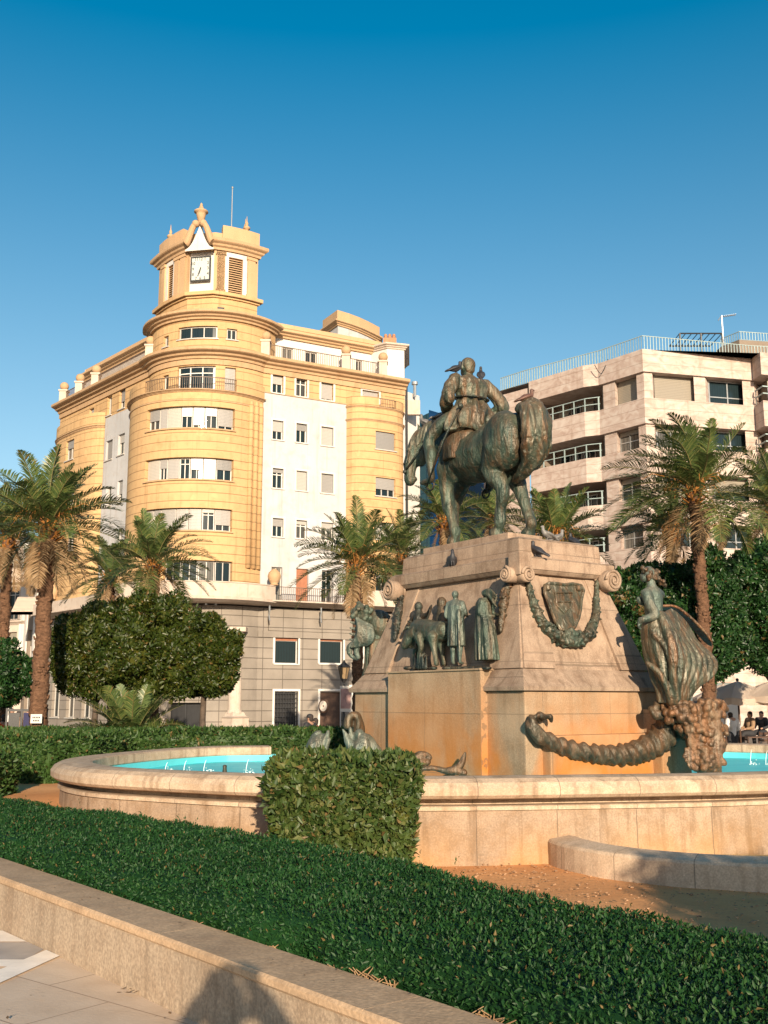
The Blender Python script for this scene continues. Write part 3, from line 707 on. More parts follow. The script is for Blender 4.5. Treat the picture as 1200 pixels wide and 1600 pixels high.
bind(sweep_uv('outer_wall', RP, 0, RP.L, wallprof, ms['granite'], None, True), fr)
bind(sweep_uv('pool_lining', RP, 0, RP.L, [(-.36, HU + .06), (-.36, HT - .17), (-.60, HT - .17), (-.60, GZ + .2)], ms['pool'], None, True), fr)
bm = bmesh.new(); wz = HT - .30; f = bm.faces.new([bm.verts.new(RP.at(s, -.6, wz)) for s in RP.s[:-1]]); bmesh.ops.triangulate(bm, faces=[f])
tag(fin('water', bm, ms['water']), kind='structure')
# thin water jets crossing the pool
for i, (px, Y, h_) in enumerate(((258, 19.6, .16), (287, 19.4, .2), (318, 19.2, .22), (384, 19.0, .24), (1172, 21.5, .3), (1196, 21.5, .28))):
    q = P(px, 1190, Y); bm = bmesh.new()
    tube(bm, [(q.x, q.y, wz - .01), (q.x + .012, q.y, wz + h_ * .4), (q.x + .03, q.y, wz + h_ * .8), (q.x + .05, q.y, wz + h_)], [.006, .005, .004, .002], 5)
    for k in range(26): ball(bm, (q.x + .08 + random.gauss(0, .05), q.y + random.gauss(0, .04), wz + abs(random.gauss(0, .03))), random.uniform(.004, .010), 1)
    lab = ['leftmost thin white water jet in the turquoise pool', 'second thin white water jet from the left in the pool', 'third thin white water jet from the left, beside the dark nozzle', 'water jet rising between the dark nozzle and the cube bush', 'water jet in the pool right of the fruit covered statue base', 'water jet in the pool at the right edge of the photo'][i]
    tag(fin('water_jet', bm, ms['foam'], None, True), lab, 'water jet', 'jets in the fountain pool')
q = P(351, 1207, 17.2); bm = bmesh.new(); lathe(bm, [(.05, 0), (.045, .1), (.03, .2), (.035, .23), (.02, .25)], (q.x, q.y, wz), 12)
tag(fin('nozzle', bm, ms['bronze_d'], None, True), 'short dark metal nozzle standing in the left part of the pool', 'nozzle')
# lower catch basin at the right
cc = (4.42, 14.0); RR = 2.4
arc = [(cc[0] + RR * math.cos(a), cc[1] + RR * math.sin(a)) for a in [R(175 + i * 5) for i in range(38)]]
AP = Path(arc)
cr = empty('lower_basin', (cc[0], cc[1], GZ), 0, 'low curved stone curb of the small catch basin attached to the fountain wall', 'fountain curb')
ct = GZ + .31
bind(sweep_uv('curb', AP, 0, AP.L, [(0.0, GZ - .05), (.0, ct - .04), (-.02, ct - .01), (-.05, ct), (-.28, ct + .035), (-.36, ct + .02), (-.38, ct - .02), (-.38, GZ - .05)], ms['curb']), cr)
bm = bmesh.new(); f = bm.faces.new([bm.verts.new(AP.at(s, -.37, GZ + .06)) for s in AP.s]); bmesh.ops.triangulate(bm, faces=[f])
bind(fin('basin_floor', bm, plain('stained basin floor', (.72, .50, .22), .7, .25, 3)), cr)

# back hedges
hedge('hedge', [(-14, 25.0), (-5.0, 25.4), (-2.4, 25.7), (2.2, 26.4), (2.2, 27.6), (-14, 26.4)], GZ, Z(1147, 25.9), ms['hedgeb'], .10, 70000, 'long clipped hedge behind the fountain pool, running up to the monument', offs=.09, jig=.06, asp=.5)
hedge('hedge', [(-14, 21.8), (-6.4, 20.7), (-5.8, 21.4), (-5.9, 25.0), (-7.2, 25.0), (-14, 23.4)], .05, Z(1156, 21.4), ms['hedgeb'], .085, 60000, 'clipped leafy hedge bordering the dirt bed at the left of the fountain', offs=.08, jig=.06)
hedge('hedge', [(-10, 17.4), (-6.35, 17.4), (-6.3, 18.6), (-10, 18.8)], .05, Z(1184, 17.6), ms['hedgeb'], .075, 26000, 'short piece of hedge at the left edge of the photo above the front hedge', offs=.08, jig=.06)

# ------------------------------------------------------------------ monument
MC = Vector((2.03, 18.8)); MA = math.atan2(.82, -.57); MX = Vector((math.cos(MA), math.sin(MA))); MY = Vector((-MX.y, MX.x))
MM = Matrix.Translation((MC.x, MC.y, 0)) @ Matrix.Rotation(MA, 4, 'Z'); MI = MM.inverted()
CAMP = Vector((0, 0, EYE))
def ml(px, py, X=None, Y=None):
    """photo measurement read off on the monument's own plane X= or Y= (local metres)"""
    a = MI @ CAMP; b = MI @ P(px, py, 10); d = b - a
    k = ((X - a.x) / d.x) if X is not None else ((Y - a.y) / d.y)
    return a + d * k
BX, BY = 2.33, 1.54
zb = ml(815, 1080, Y=BY).z; zb2 = ml(815, 1062, Y=BY - .05).z; zc0 = ml(800, 897, Y=1.0).z; zc1 = ml(800, 868, Y=1.1).z; zt = ml(800, 838, Y=.95).z
mon = empty('monument_pedestal', (MC.x, MC.y, 0), MA, 'massive tapering stone pedestal with orange rust stains rising from the fountain pool', 'pedestal')
def frust(bm, a, b, z0, c, d, z1, n=1, mat=0):
    L = []
    for k in range(n + 1):
        t_ = k / n; x, y, z = a + (c - a) * t_, b + (d - b) * t_, z0 + (z1 - z0) * t_
        L.append([bm.verts.new(q) for q in ((-x, -y, z), (x, -y, z), (x, y, z), (-x, y, z))])
    for p, q in zip(L, L[1:]):
        for i in range(4): bm.faces.new((p[i], p[(i + 1) % 4], q[(i + 1) % 4], q[i])).material_index = mat
    bm.faces.new(L[0][::-1]).material_index = mat; bm.faces.new(L[-1]).material_index = mat
bm = bmesh.new(); frust(bm, BX, BY, GZ, BX - .02, BY - .02, zb)
# step at the right-hand end and lower block behind the horn of plenty
box(bm, -BX - .35, -BX + .3, -1.75, -1.05, GZ, ml(1000, 1108, X=-BX).z)
box(bm, -BX - .16, -BX + .3, -1.50, BY - .35, GZ, ml(930, 1147, X=-BX).z)
fin('plinth', bm, ms['monbase'], mon, bevel=.025)
bm = bmesh.new(); FX, FY, TX, TY = 2.16, 1.40, 1.60, .92
L = [(BX - .03, BY - .03, zb + .002), (BX + .06, BY + .06, zb + .012), (BX + .07, BY + .07, zb + .07), (BX + .03, BY + .03, zb + .11), (FX + .04, FY + .04, zb2 + .13), (FX, FY, zb2 + .17)]
for (a, b, z0), (c, d, z1) in zip(L, L[1:]): frust(bm, a, b, z0, c, d, z1)
fin('base_moulding', bm, ms['mon'], mon)
bm = bmesh.new(); frust(bm, FX - .01, FY - .01, zb2 + .1, TX, TY, zc0 + .02, 1)
# raised corner strips following the taper
zf0 = zb2 + .18; H_ = zc0 - zf0
def fx(z): t_ = (z - zf0) / H_; return FX + (TX - FX) * t_
def fy(z): t_ = (z - zf0) / H_; return FY + (TY - FY) * t_
def strip(bm, side, c0, c1, w0, w1, pr=.03):
    """tapering raised strip on face side ('R' right face, 'L' relief face)"""
    vs = []
    for z, c, w_ in ((zf0, c0, w0), (zc0, c1, w1)):
        for e in (-w_, w_):
            for o in (-.05, pr):
                if side == 'R': vs.append(bm.verts.new((-(fx(z) + o), c + e, z)))
                else: vs.append(bm.verts.new((c + e, fy(z) + o, z)))
    for f in ((0, 1, 3, 2), (4, 6, 7, 5), (1, 5, 7, 3), (0, 2, 6, 4), (0, 4, 5, 1), (2, 3, 7, 6)): bm.faces.new([vs[i] for i in f])
strip(bm, 'R', 1.06, .74, .33, .21); strip(bm, 'R', -1.06, -.74, .33, .21)
strip(bm, 'L', -1.78, -1.33, .37, .26); strip(bm, 'L', 1.78, 1.33, .37, .26)
fin('shaft', bm, ms['mon'], mon, bevel=.012)
bm = bmesh.new(); frust(bm, TX + .10, TY + .10, zc0 + .01, TX + .16, TY + .16, zc0 + .07); frust(bm, TX + .17, TY + .17, zc0 + .072, TX + .18, TY + .18, zc1 - .03); frust(bm, TX + .18, TY + .18, zc1 - .03, TX + .13, TY + .13, zc1)
fin('cornice', bm, ms['mon'], mon, bevel=.015)
bm = bmesh.new(); frust(bm, TX + .02, TY + .02, zc1 - .01, TX - .0, TY - .0, zt - .04); frust(bm, TX, TY, zt - .04, TX - .07, TY - .07, zt)
fin('top_block', bm, ms['mon'], mon, bevel=.02)
# block under the relief
xa, xb = ml(750, 1045, Y=1.66).x, ml(606, 1050, Y=1.66).x; zr = ml(700, 1046, Y=1.66).z
bm = bmesh.new(); box(bm, xa, xb, .9, 1.66, GZ, zr - .03); box(bm, xa - .03, xb + .03, 1.0, 1.69, zr - .03, zr)
fin('relief_ledge', bm, ms['monbase'], mon, bevel=.012)
# scroll volutes at the ends of the cornice
def volute(bm, c, ax, r=.19, dp=.16):
    """ax: 'X' or 'Y' local axis of the scroll, spiral facing outward both ways"""
    rot = Matrix.Rotation(math.pi / 2, 4, 'Y') if ax == 'X' else Matrix.Rotation(math.pi / 2, 4, 'X')
    m = Matrix.Translation(c) @ rot
    lathe(bm, [(r * .8, -dp), (r * .95, -dp), (r * .97, -dp * .3), (r * .97, dp * .3), (r * .95, dp), (r * .8, dp)], n=28, mtx=m)
    for sg in (-1, 1):
        pts = []
        for i in range(46):
            a = i / 45 * 2 * math.pi * 2.1; q = r * (1.0 - .80 * (i / 45) ** .8)
            pts.append(m @ Vector((math.cos(a + 1.6) * q, math.sin(a + 1.6) * q, sg * (dp + .004 + .02 * i / 45))))
        tube(bm, pts, [.026 * (1 - .3 * i / 45) for i in range(46)], 8)
        ball(bm, m @ Vector((0, 0, sg * (dp + .01))), (.035, .035, .035), 2)
zv = zc0 - .02
vol = []
for c, ax in (((-TX - .2, -TY + .0, zv), 'X'), ((-TX - .2, TY + .10, zv - .02), 'X'), ((-TX - .06, TY + .24, zv - .02), 'Y'), ((TX - .0, TY + .22, zv), 'Y'), ((TX - .0, -TY - .1, zv), 'Y')):
    bm = bmesh.new(); volute(bm, Vector(c), ax, .19 if c[1] < 0 or c[0] > 0 else .13, .12); fin('volute', bm, ms['mon'], mon, True)
bm = bmesh.new(); box(bm, -TX - .30, -TX - .02, TY + .0, TY + .26, zc0 - .05, zc1 + .03); fin('corner_bracket', bm, ms['mon'], mon, bevel=.02)
# inscription band, too worn to read, is only a shallow roughened strip in the stone

# ---- garlands, shield
def leafy(cl, pts, r, n, seed, k=1.0):
    q = crom([(*p, 0) for p in pts], 12); rr = random.Random(seed)
    for i, a in enumerate(q):
        t_ = i / (len(q) - 1)
        rad = r(t_) if callable(r) else r
        ball(cl.bm, a[:3], rad * .8, 2)
    for i in range(n):
        t_ = i / n; a = q[int(t_ * (len(q) - 1))]; rad = r(t_) if callable(r) else r
        u = Vector((rr.gauss(0, 1), rr.gauss(0, 1), rr.gauss(0, 1))).normalized()
        rot = Matrix.Rotation(rr.uniform(0, 6.3), 4, 'X') @ Matrix.Rotation(rr.uniform(0, 6.3), 4, 'Z')
        ball(cl.bm, Vector(a[:3]) + u * rad * .75, (rad * .62 * k, rad * .34 * k, rad * .25 * k), 2, rot)
def rp(px, py, o=.08):
    z = ml(px, py, X=-1.9).z; z = ml(px, py, X=-(fx(z) + o)).z; return ml(px, py, X=-(fx(z) + o))
def lp(px, py, o=.1):
    z = ml(px, py, Y=1.2).z; z = ml(px, py, Y=fy(z) + o).z; return ml(px, py, Y=fy(z) + o)
cl = Clay(); leafy(cl, [rp(*q) for q in ((823, 903), (830, 930), (842, 962), (858, 985), (880, 998), (902, 1002), (920, 990), (931, 965), (932, 935), (933, 908))], lambda t_: .05 + .075 * math.sin(math.pi * min(1, t_ * 1.05)) ** 1.2, 260, 3)
for i in range(30):
    c = rp(898 + random.gauss(0, 12), 992 + random.gauss(0, 6), .16); ball(cl.bm, c, random.uniform(.035, .06), 2)
o = cl.done('garland', .013, ms['bronze'], mon, 1); o['label'] = 'u shaped bronze garland hanging round the shield'
for px, pts, sd in ((785, ((797, 905), (790, 925), (786, 950), (782, 985)), 5), (625, ((628, 925), (624, 950), (620, 975), (617, 998)), 9)):
    cl = Clay(); leafy(cl, [lp(*q) for q in pts], lambda t_: .05 + .035 * math.sin(math.pi * t_), 90, sd); cl.done('garland', .013, ms['bronze_b' if px > 700 else 'bronze_d'], mon, 1)
bm = bmesh.new(); out = [(851, 915), (858, 911), (872, 912), (882, 914), (895, 912), (908, 915), (912, 922), (908, 938), (907, 952), (904, 966), (898, 980), (888, 986), (876, 983), (868, 972), (862, 955), (856, 938), (851, 926)]
f_ = [bm.verts.new(rp(x, y, .13)) for x, y in out]; b_ = [bm.verts.new(rp(x, y, -.02)) for x, y in out]
bm.faces.new(f_); bm.faces.new(b_[::-1])
for i in range(len(out)): bm.faces.new((f_[i], b_[i], b_[(i + 1) % len(out)], f_[(i + 1) % len(out)]))
tube(bm, [rp(x, y, .14) for x, y in out + out[:1]], .028, 8)
for x, y in ((856, 918), (904, 919)):
    ball(bm, rp(x, y, .15), (.06, .06, .06), 2)
cxs = [(868, 926), (894, 926), (892, 948), (882, 958), (870, 946)]; tube(bm, [rp(x, y, .145) for x, y in cxs + cxs[:1]], .016, 6)
tube(bm, [rp(881, 926, .145), rp(881, 958, .145)], .012, 6); tube(bm, [rp(868, 940, .145), rp(893, 940, .145)], .012, 6)
fin('shield', bm, ms['bronze_t'], mon, False)

# ---- figures in clay
def human(cl, m, h, J=None, detail=True, dress=None, head=True):
    """m: placement matrix, x forward, y left, z up; h: height; J: joint overrides in body heights"""
    D = dict(hd=(0, 0, .93), nk=(0, 0, .86), ch=(0, 0, .75), ws=(0, 0, .63), pv=(0, 0, .53), sl=(0, .105, .815), sr=(0, -.105, .815), el=(-.01, .15, .65), er=(-.01, -.15, .65), wl=(.03, .16, .50), wr=(.03, -.16, .50),
             hl=(0, .05, .52), hr=(0, -.05, .52), kl=(.02, .055, .28), kr=(.02, -.055, .28), al=(0, .055, .045), ar=(0, -.055, .045), tl=(.075, .06, .018), tr=(.075, -.06, .018))
    if J: D.update(J)
    def g(k, r): q = m @ Vector(D[k]) * 1; return (q.x, q.y, q.z, r * h)
    sc = m.to_scale()[0]
    for k in D: pass
    def G3(k): return m @ Vector(D[k])
    def seq(*kr): cl.ch([(*G3(k), r * h) for k, r in kr])
    seq(('pv', .075), ('ws', .068), ('ch', .082), ('nk', .038))
    c = G3('ch'); s1, s2 = G3('sl'), G3('sr'); cl.ch([(*s1.lerp(s2, .08), .045 * h), (*s1.lerp(s2, .5), .062 * h), (*s2.lerp(s1, .08), .045 * h)])
    cl.ch([(*G3('hl'), .06 * h), (*G3('hr'), .06 * h)])
    for a in 'lr':
        seq(('s' + a, .042), ('e' + a, .031), ('w' + a, .021))
        e, w_ = G3('e' + a), G3('w' + a); d = (w_ - e).normalized(); side = d.cross(m.to_3x3() @ Vector((1, 0, 0)))
        side = side.normalized() if side.length > .1 else Vector((0, 0, 1))
        palm_ = w_ + d * .035 * h; cl.ch([(*w_, .02 * h), (*palm_, .022 * h)])
        if detail:
            up = side.cross(d).normalized()
            for i in range(4):
                o = side * ((i - 1.5) * .0115 * h); L_ = (.040, .048, .045, .036)[i] * h
                cl.ch([(*(palm_ + o), .0075 * h), (*(palm_ + o + d * L_ * .55), .007 * h), (*(palm_ + o + d * L_ * .85 - up * L_ * .35), .006 * h)], 3)
            cl.ch([(*(w_ + d * .012 * h - side * .016 * h), .008 * h), (*(w_ + d * .035 * h - side * .034 * h), .007 * h), (*(w_ + d * .055 * h - side * .036 * h), .006 * h)], 3)
        seq(('h' + a, .072), ('k' + a, .043), ('a' + a, .026), ('t' + a, .018))
        k_, an = G3('k' + a), G3('a' + a); cl.el(k_.lerp(an, .3) - (m.to_3x3() @ Vector((.012, 0, 0))), (.04 * h, .038 * h, .075 * h))
    if head:
        hc = G3('hd'); R3 = m.to_3x3().normalized(); fw = R3 @ Vector((1, 0, 0)); lf = R3 @ Vector((0, 1, 0)); up = R3 @ Vector((0, 0, 1))
        if 'look' in D: fw = (R3 @ Vector(D['look'])).normalized(); lf = Vector((0, 0, 1)).cross(fw).normalized(); up = fw.cross(lf)
        cl.ch([(*G3('nk'), .034 * h), (*(hc - up * .03 * h), .034 * h)], 2)
        rt = Matrix((fw, lf, up)).transposed().to_euler()
        cl.el(hc + up * .012 * h - fw * .006 * h, (.056 * h, .047 * h, .056 * h), rt); cl.el(hc + fw * .012 * h - up * .03 * h, (.038 * h, .034 * h, .042 * h), rt)
        cl.el(hc + fw * .058 * h - up * .008 * h, (.010 * h, .007 * h, .016 * h), rt)                  # nose
        cl.el(hc + fw * .047 * h - up * .038 * h, (.010 * h, .016 * h, .006 * h), rt)                  # mouth
        cl.el(hc + fw * .046 * h + up * .016 * h, (.009 * h, .030 * h, .006 * h), rt)                  # brow
        for sg in (-1, 1): cl.el(hc + lf * sg * .047 * h - up * .006 * h, (.012 * h, .006 * h, .016 * h), rt)   # ears
    return D
def place(x, y, z, rz, s=1, tilt=0): return Matrix.Translation((x, y, z)) @ Matrix.Rotation(rz, 4, 'Z') @ Matrix.Rotation(tilt, 4, 'Y') @ Matrix.Diagonal((s, s, s, 1))
def folds(A, k, zk=0, ph=0, cx=0, cy=0, z0=None, z1=None):
    def f(co):
        a = math.atan2(co.y - cy, co.x - cx); n_ = mnoise.noise(co * 2.2)
        w_ = 1 if z0 is None else max(0, min(1, (co.z - z0) / (z1 - z0)))
        return A * w_ * (.7 * math.sin(k * a + zk * co.z + ph + 2.2 * n_) + .5 * n_) + .004 * mnoise.noise(co * 21)
    return f

# horse: x forward, y left, hooves at z = 0
HO = MM @ Vector((.12, 0, 0)); RO = MM @ Vector((-.02, 0, 0)); HL = zt + .20
horse = empty('horse_statue', (HO.x, HO.y, HL), MA, 'large green bronze horse with billowing tail standing on top of the stone pedestal', 'horse statue')
def shim(A):
    def f(co): return A * mnoise.noise(co * 5) + A * .5 * mnoise.noise(Vector((co.x * 14, co.y * 14, co.z * 4)))
    return f
cl = Clay()
cl.ch([(-.72, 0, 1.66, .40), (-.3, 0, 1.56, .46), (.15, 0, 1.50, .47), (.6, 0, 1.54, .44), (1.0, 0, 1.64, .36)])
cl.el((-.62, .20, 1.58), (.44, .30, .52)); cl.el((-.62, -.20, 1.58), (.44, .30, .52)); cl.el((-.78, 0, 1.80), (.30, .30, .26))
cl.el((.85, .2, 1.5), (.32, .2, .42)); cl.el((.85, -.2, 1.5), (.32, .2, .42)); cl.el((1.12, 0, 1.55), (.24, .27, .32)); cl.el((.75, 0, 1.86), (.38, .15, .2))
cl.ch([(.95, 0, 1.70, .33), (1.25, .04, 1.80, .32), (1.5, .13, 1.84, .27), (1.68, .24, 1.80, .20)]); cl.ch([(.75, 0, 1.92, .16), (1.15, .02, 2.08, .17), (1.45, .12, 2.08, .17), (1.68, .22, 1.96, .14)])
cl.ch([(1.72, .26, 1.84, .17), (1.80, .36, 1.62, .165), (1.84, .43, 1.38, .125), (1.82, .46, 1.18, .105), (1.79, .46, 1.08, .098)]); cl.el((1.70, .30, 1.58), (.17, .12, .22)); cl.el((1.76, .44, 1.12), (.09, .09, .06))
for s_ in (-1, 1):
    cl.ch([(1.70 - s_ * .04, .26 + s_ * .07, 1.98, .05), (1.71 - s_ * .05, .27 + s_ * .09, 2.09, .04), (1.73 - s_ * .05, .30 + s_ * .085, 2.17, .012)], 3); cl.el((1.84 - s_ * .07, .42 + s_ * .09, 1.66), (.045, .035, .04)); cl.el((1.85 - s_ * .04, .50 + s_ * .055, 1.14), (.025, .025, .035))
# hind legs, front legs
cl.ch([(-.55, .23, 1.45, .30), (-.36, .24, 1.12, .20), (-.52, .22, .88, .15), (-.58, .21, .72, .125), (-.50, .21, .45, .09), (-.48, .21, .24, .10), (-.44, .21, .13, .085), (-.38, .21, .06, .13)])
cl.ch([(-.60, -.23, 1.45, .30), (-.36, -.24, 1.15, .20), (-.44, -.22, .94, .16), (-.52, -.22, .78, .13), (-.66, -.22, .47, .095), (-.76, -.22, .25, .105), (-.75, -.22, .13, .09), (-.68, -.22, .06, .135)])
cl.ch([(.95, .22, 1.35, .21), (1.0, .22, 1.05, .13), (.98, .21, .80, .125), (.95, .21, .68, .12), (.86, .21, .42, .085), (.78, .21, .23, .095), (.80, .21, .13, .08), (.85, .21, .06, .125)])
cl.ch([(1.05, -.22, 1.35, .21), (1.25, -.22, 1.05, .13), (1.38, -.21, .82, .125), (1.42, -.21, .70, .12), (1.40, -.21, .42, .085), (1.34, -.21, .24, .095), (1.38, -.21, .13, .08), (1.45, -.21, .06, .125)])
cl.done('body', .022, ms['bronze'], horse, 3, lambda co: .016 * mnoise.noise(co * 4.2) + .012 * (1 - abs(mnoise.noise(co * 3.1 + Vector((7, 0, 0))))) ** 6 - .008 + .005 * mnoise.noise(Vector((co.x * 16, co.y * 16, co.z * 5))))
cl = Clay(); T = [(-.86, 0, 1.94, .10), (-1.0, 0, 2.06, .15), (-1.18, .02, 2.02, .18), (-1.28, .03, 1.76, .20), (-1.25, .02, 1.48, .19), (-1.12, 0, 1.22, .15), (-.85, 0, 1.02, .09), (-.62, 0, .92, .05)]
cl.ch(T, 8); rr = random.Random(4)
for i in range(22):
    a = i * .95; o = (math.cos(a) * .11, math.sin(a) * .17); cl.ch([(t_[0] + o[0] * t_[3] / .18 + rr.uniform(-.03, .03), t_[1] + o[1] * t_[3] / .14, t_[2] + rr.uniform(-.05, .05), t_[3] * .27) for t_ in T[1:-1]], 6)
cl.done('tail', .018, ms['bronze_t'], horse, 2, lambda co: .016 * math.sin(26 * math.atan2(co.z - 1.5, co.x + .75) * .2 + 38 * co.y + 9 * mnoise.noise(co * 2)) + .01 * mnoise.noise(co * 9))
cl = Clay()
for i in range(34):
    t_ = i / 33; x = .85 + .85 * t_; y0 = .24 * t_ ** 2; z = 2.08 + .17 * math.sin(math.pi * min(1, t_ * 1.05)) - .02; sd = 1 if i % 3 else -1
    cl.ch([(x, y0, z, .05), (x + .02, y0 + sd * .15, z - .08, .05), (x + .05 + rr.uniform(-.04, .04), y0 + sd * .24, z - .26, .032), (x + .07 + rr.uniform(-.04, .04), y0 + sd * .27, z - .40, .015)], 4)
cl.ch([(1.74, .28, 2.03, .06), (1.84, .36, 1.92, .05), (1.90, .42, 1.74, .03)], 4)
cl.done('mane', .015, ms['bronze_t'], horse, 1, shim(.014))
bm = bmesh.new()
def ring_(c, rx, ry, ax, tilt, r, n=28): pass
tube(bm, [(1.62, .40, 1.98), (1.74, .50, 1.70), (1.78, .56, 1.42), (1.80, .57, 1.24)], .018, 6)
tube(bm, [(1.80, .57, 1.26), (1.55, .52, 1.5), (1.3, .40, 1.85), (1.12, .22, 2.22)], .016, 6)
tube(bm, [(1.76, .57, 1.40), (1.86, .565, 1.41), (1.94, .50, 1.42)], .014, 6)
ball(bm, (1.79, .58, 1.25), .04, 2)
fin('bridle', bm, ms['bronze_d'], horse, True)
cl = Clay()
cl.loft([(.62, 0, 2.06, .20, .12, 0, 0), (.62, 0, 2.02, .42, .26, .02, 0), (.62, 0, 1.9, .46, .42, .03, .3), (.6, 0, 1.68, .44, .505, .03, .6), (.6, 0, 1.45, .42, .50, .04, .8)], 36, 11)
cl.el((.92, 0, 2.12), (.07, .16, .1)); cl.el((.32, 0, 2.10), (.08, .22, .12))
cl.done('saddle_cloth', .026, ms['bronze_b'], horse, 2, shim(.008))
for s_ in (-1, 1):
    bm = bmesh.new(); tube(bm, [(.72, s_ * .50, 1.8), (.84, s_ * .58, 1.4), (.95, s_ * .60, 1.10)], [.02, .018, .016], 6)
    tube(bm, [(.95 + .11 * math.cos(a), s_ * .60, 1.02 + .08 * math.sin(a)) for a in [i * .45 for i in range(15)]], .016, 6)
    fin('stirrup', bm, ms['bronze_d'], horse, True)
bm = bmesh.new(); box(bm, -.88, 1.55, -.36, .36, -.19, .012); fin('stone_base', bm, ms['mon'], horse, bevel=.015)

# lift the neck and head a little above the line of the back
for o in horse.children:
    for v in o.data.vertices:
        if v.co.x > .95 and v.co.z > .98:
            k_ = min(1, (v.co.x - .95) / .55) * min(1, (v.co.z - .98) / .25 if v.co.x < 1.6 else 1); v.co.z += .16 * k_ * k_ * (3 - 2 * k_)
# rider seen from behind
horse.scale = (1.0, 1.12, 1.08)
rider = empty('rider_statue', (RO.x, RO.y, HL), MA, 'bronze rider in a long belted coat seated on the horse, seen from behind', 'rider statue')
cl = Clay()
cl.ch([(.66, 0, 2.72, .10), (.68, 0, 2.84, .085), (.70, 0, 2.95, .08)])
hc = Vector((.71, 0, 3.02)); cl.el(hc, (.135, .115, .145)); cl.el(hc + Vector((.05, 0, -.07)), (.09, .085, .10)); cl.el(hc + Vector((.15, 0, -.03)), (.025, .018, .04)); cl.el(hc + Vector((.12, 0, .04)), (.02, .075, .016)); cl.el(hc + Vector((.13, 0, -.09)), (.022, .04, .014))
for s_ in (-1, 1): cl.el(hc + Vector((0, s_ * .118, -.015)), (.028, .015, .042))
# hands with fingers round the reins
for s_, w_ in ((1, Vector((1.10, .14, 2.26))), (-1, Vector((.98, -.36, 2.16)))):
    cl.ch([(*(w_ - Vector((.16, -s_ * .06, -.02))), .045), (*w_, .048)])
    for i in range(4): cl.ch([(w_.x + .03, w_.y + (i - 1.5) * .026, w_.z, .018), (w_.x + .085, w_.y + (i - 1.5) * .026, w_.z - .01, .016), (w_.x + .075, w_.y + (i - 1.5) * .026, w_.z - .06, .015)], 3)
    cl.ch([(w_.x, w_.y - s_ * .05, w_.z + .02, .018), (w_.x + .06, w_.y - s_ * .055, w_.z + .035, .015)], 3)
cl.ch([(.62, 0, 2.12, .16), (.63, 0, 2.45, .15), (.66, 0, 2.74, .10)])
for s_, w_ in ((1, (.96, .20, 2.26)), (-1, (.85, -.39, 2.17))): cl.ch([(.64, s_ * .18, 2.72, .08), (.62, s_ * .34, 2.66, .07), (.56, s_ * .50, 2.40, .06), (.72, s_ * .44, 2.29, .055), (*w_, .045)])
# legs and boots
for s_ in (-1, 1):
    cl.ch([(.60, s_ * .15, 2.12, .16), (.80, s_ * .40, 2.02, .135), (1.0, s_ * .56, 1.76, .10), (.97, s_ * .58, 1.50, .088), (.92, s_ * .60, 1.20, .062), (.92, s_ * .60, 1.06, .058), (1.08, s_ * .62, 1.03, .045), (1.15, s_ * .63, 1.035, .032)])
    cl.el((.93, s_ * .585, 1.46), (.095, .085, .17))
cl.done('body', .015, ms['bronze'], rider, 2, shim(.006))
cl = Clay()
cl.loft([(.60, 0, 1.84, .34, .50, .10, 0), (.60, 0, 1.98, .34, .49, .10, 0), (.58, 0, 2.12, .33, .42, .10, .3), (.60, 0, 2.26, .27, .32, .09, .5), (.62, 0, 2.40, .20, .25, .05, .6), (.62, 0, 2.50, .20, .27, .03, .6), (.62, 0, 2.64, .22, .33, .02, 0), (.64, 0, 2.75, .19, .31, .01, 0), (.66, 0, 2.82, .12, .17, 0, 0), (.68, 0, 2.86, .10, .10, 0, 0)], 48, 9)
cl.ch([(.64, .30, 2.73, .12), (.60, .42, 2.58, .115), (.56, .50, 2.40, .108), (.72, .42, 2.30, .095), (.96, .22, 2.26, .07)]); cl.ch([(.64, -.30, 2.73, .12), (.58, -.44, 2.60, .115), (.52, -.56, 2.38, .110), (.68, -.50, 2.26, .095), (.86, -.40, 2.18, .07)])
cl.done('coat', .016, ms['bronze_t'], rider, 2, lambda co: .026 * math.sin(8 * math.atan2(co.y, co.x - .6) + 3 * math.sin(co.z * 7) + 3 * mnoise.noise(co * 3)) * max(0, min(1, (2.62 - co.z) * 3)) + .014 * mnoise.noise(co * 7) + .006 * mnoise.noise(co * 18))
cl = Clay(); cl.el(hc + Vector((-.02, 0, .035)), (.135, .122, .13)); cl.el(hc + Vector((-.07, 0, -.05)), (.075, .09, .09)); cl.done('hair', .016, ms['bronze_t'], rider, 2, shim(.008))
bm = bmesh.new(); pts = [(.604 + .235 * math.cos(a), .285 * math.sin(a), 2.44 + .015 * math.cos(a)) for a in [i * math.pi / 14 for i in range(29)]]; tube(bm, pts, .028, 6, 0, .6)
fin('belt', bm, ms['bronze_d'], rider, True)
bm = bmesh.new(); tube(bm, [(.42, .40, 2.16), (.62, .56, 1.66), (.86, .68, 1.02)], [.028, .03, .022], 8, 0, .6); ball(bm, (.40, .38, 2.22), .045, 2)
fin('sword', bm, ms['bronze_d'], rider, True)

rider.scale = (1.1, 1.2, 1.14)
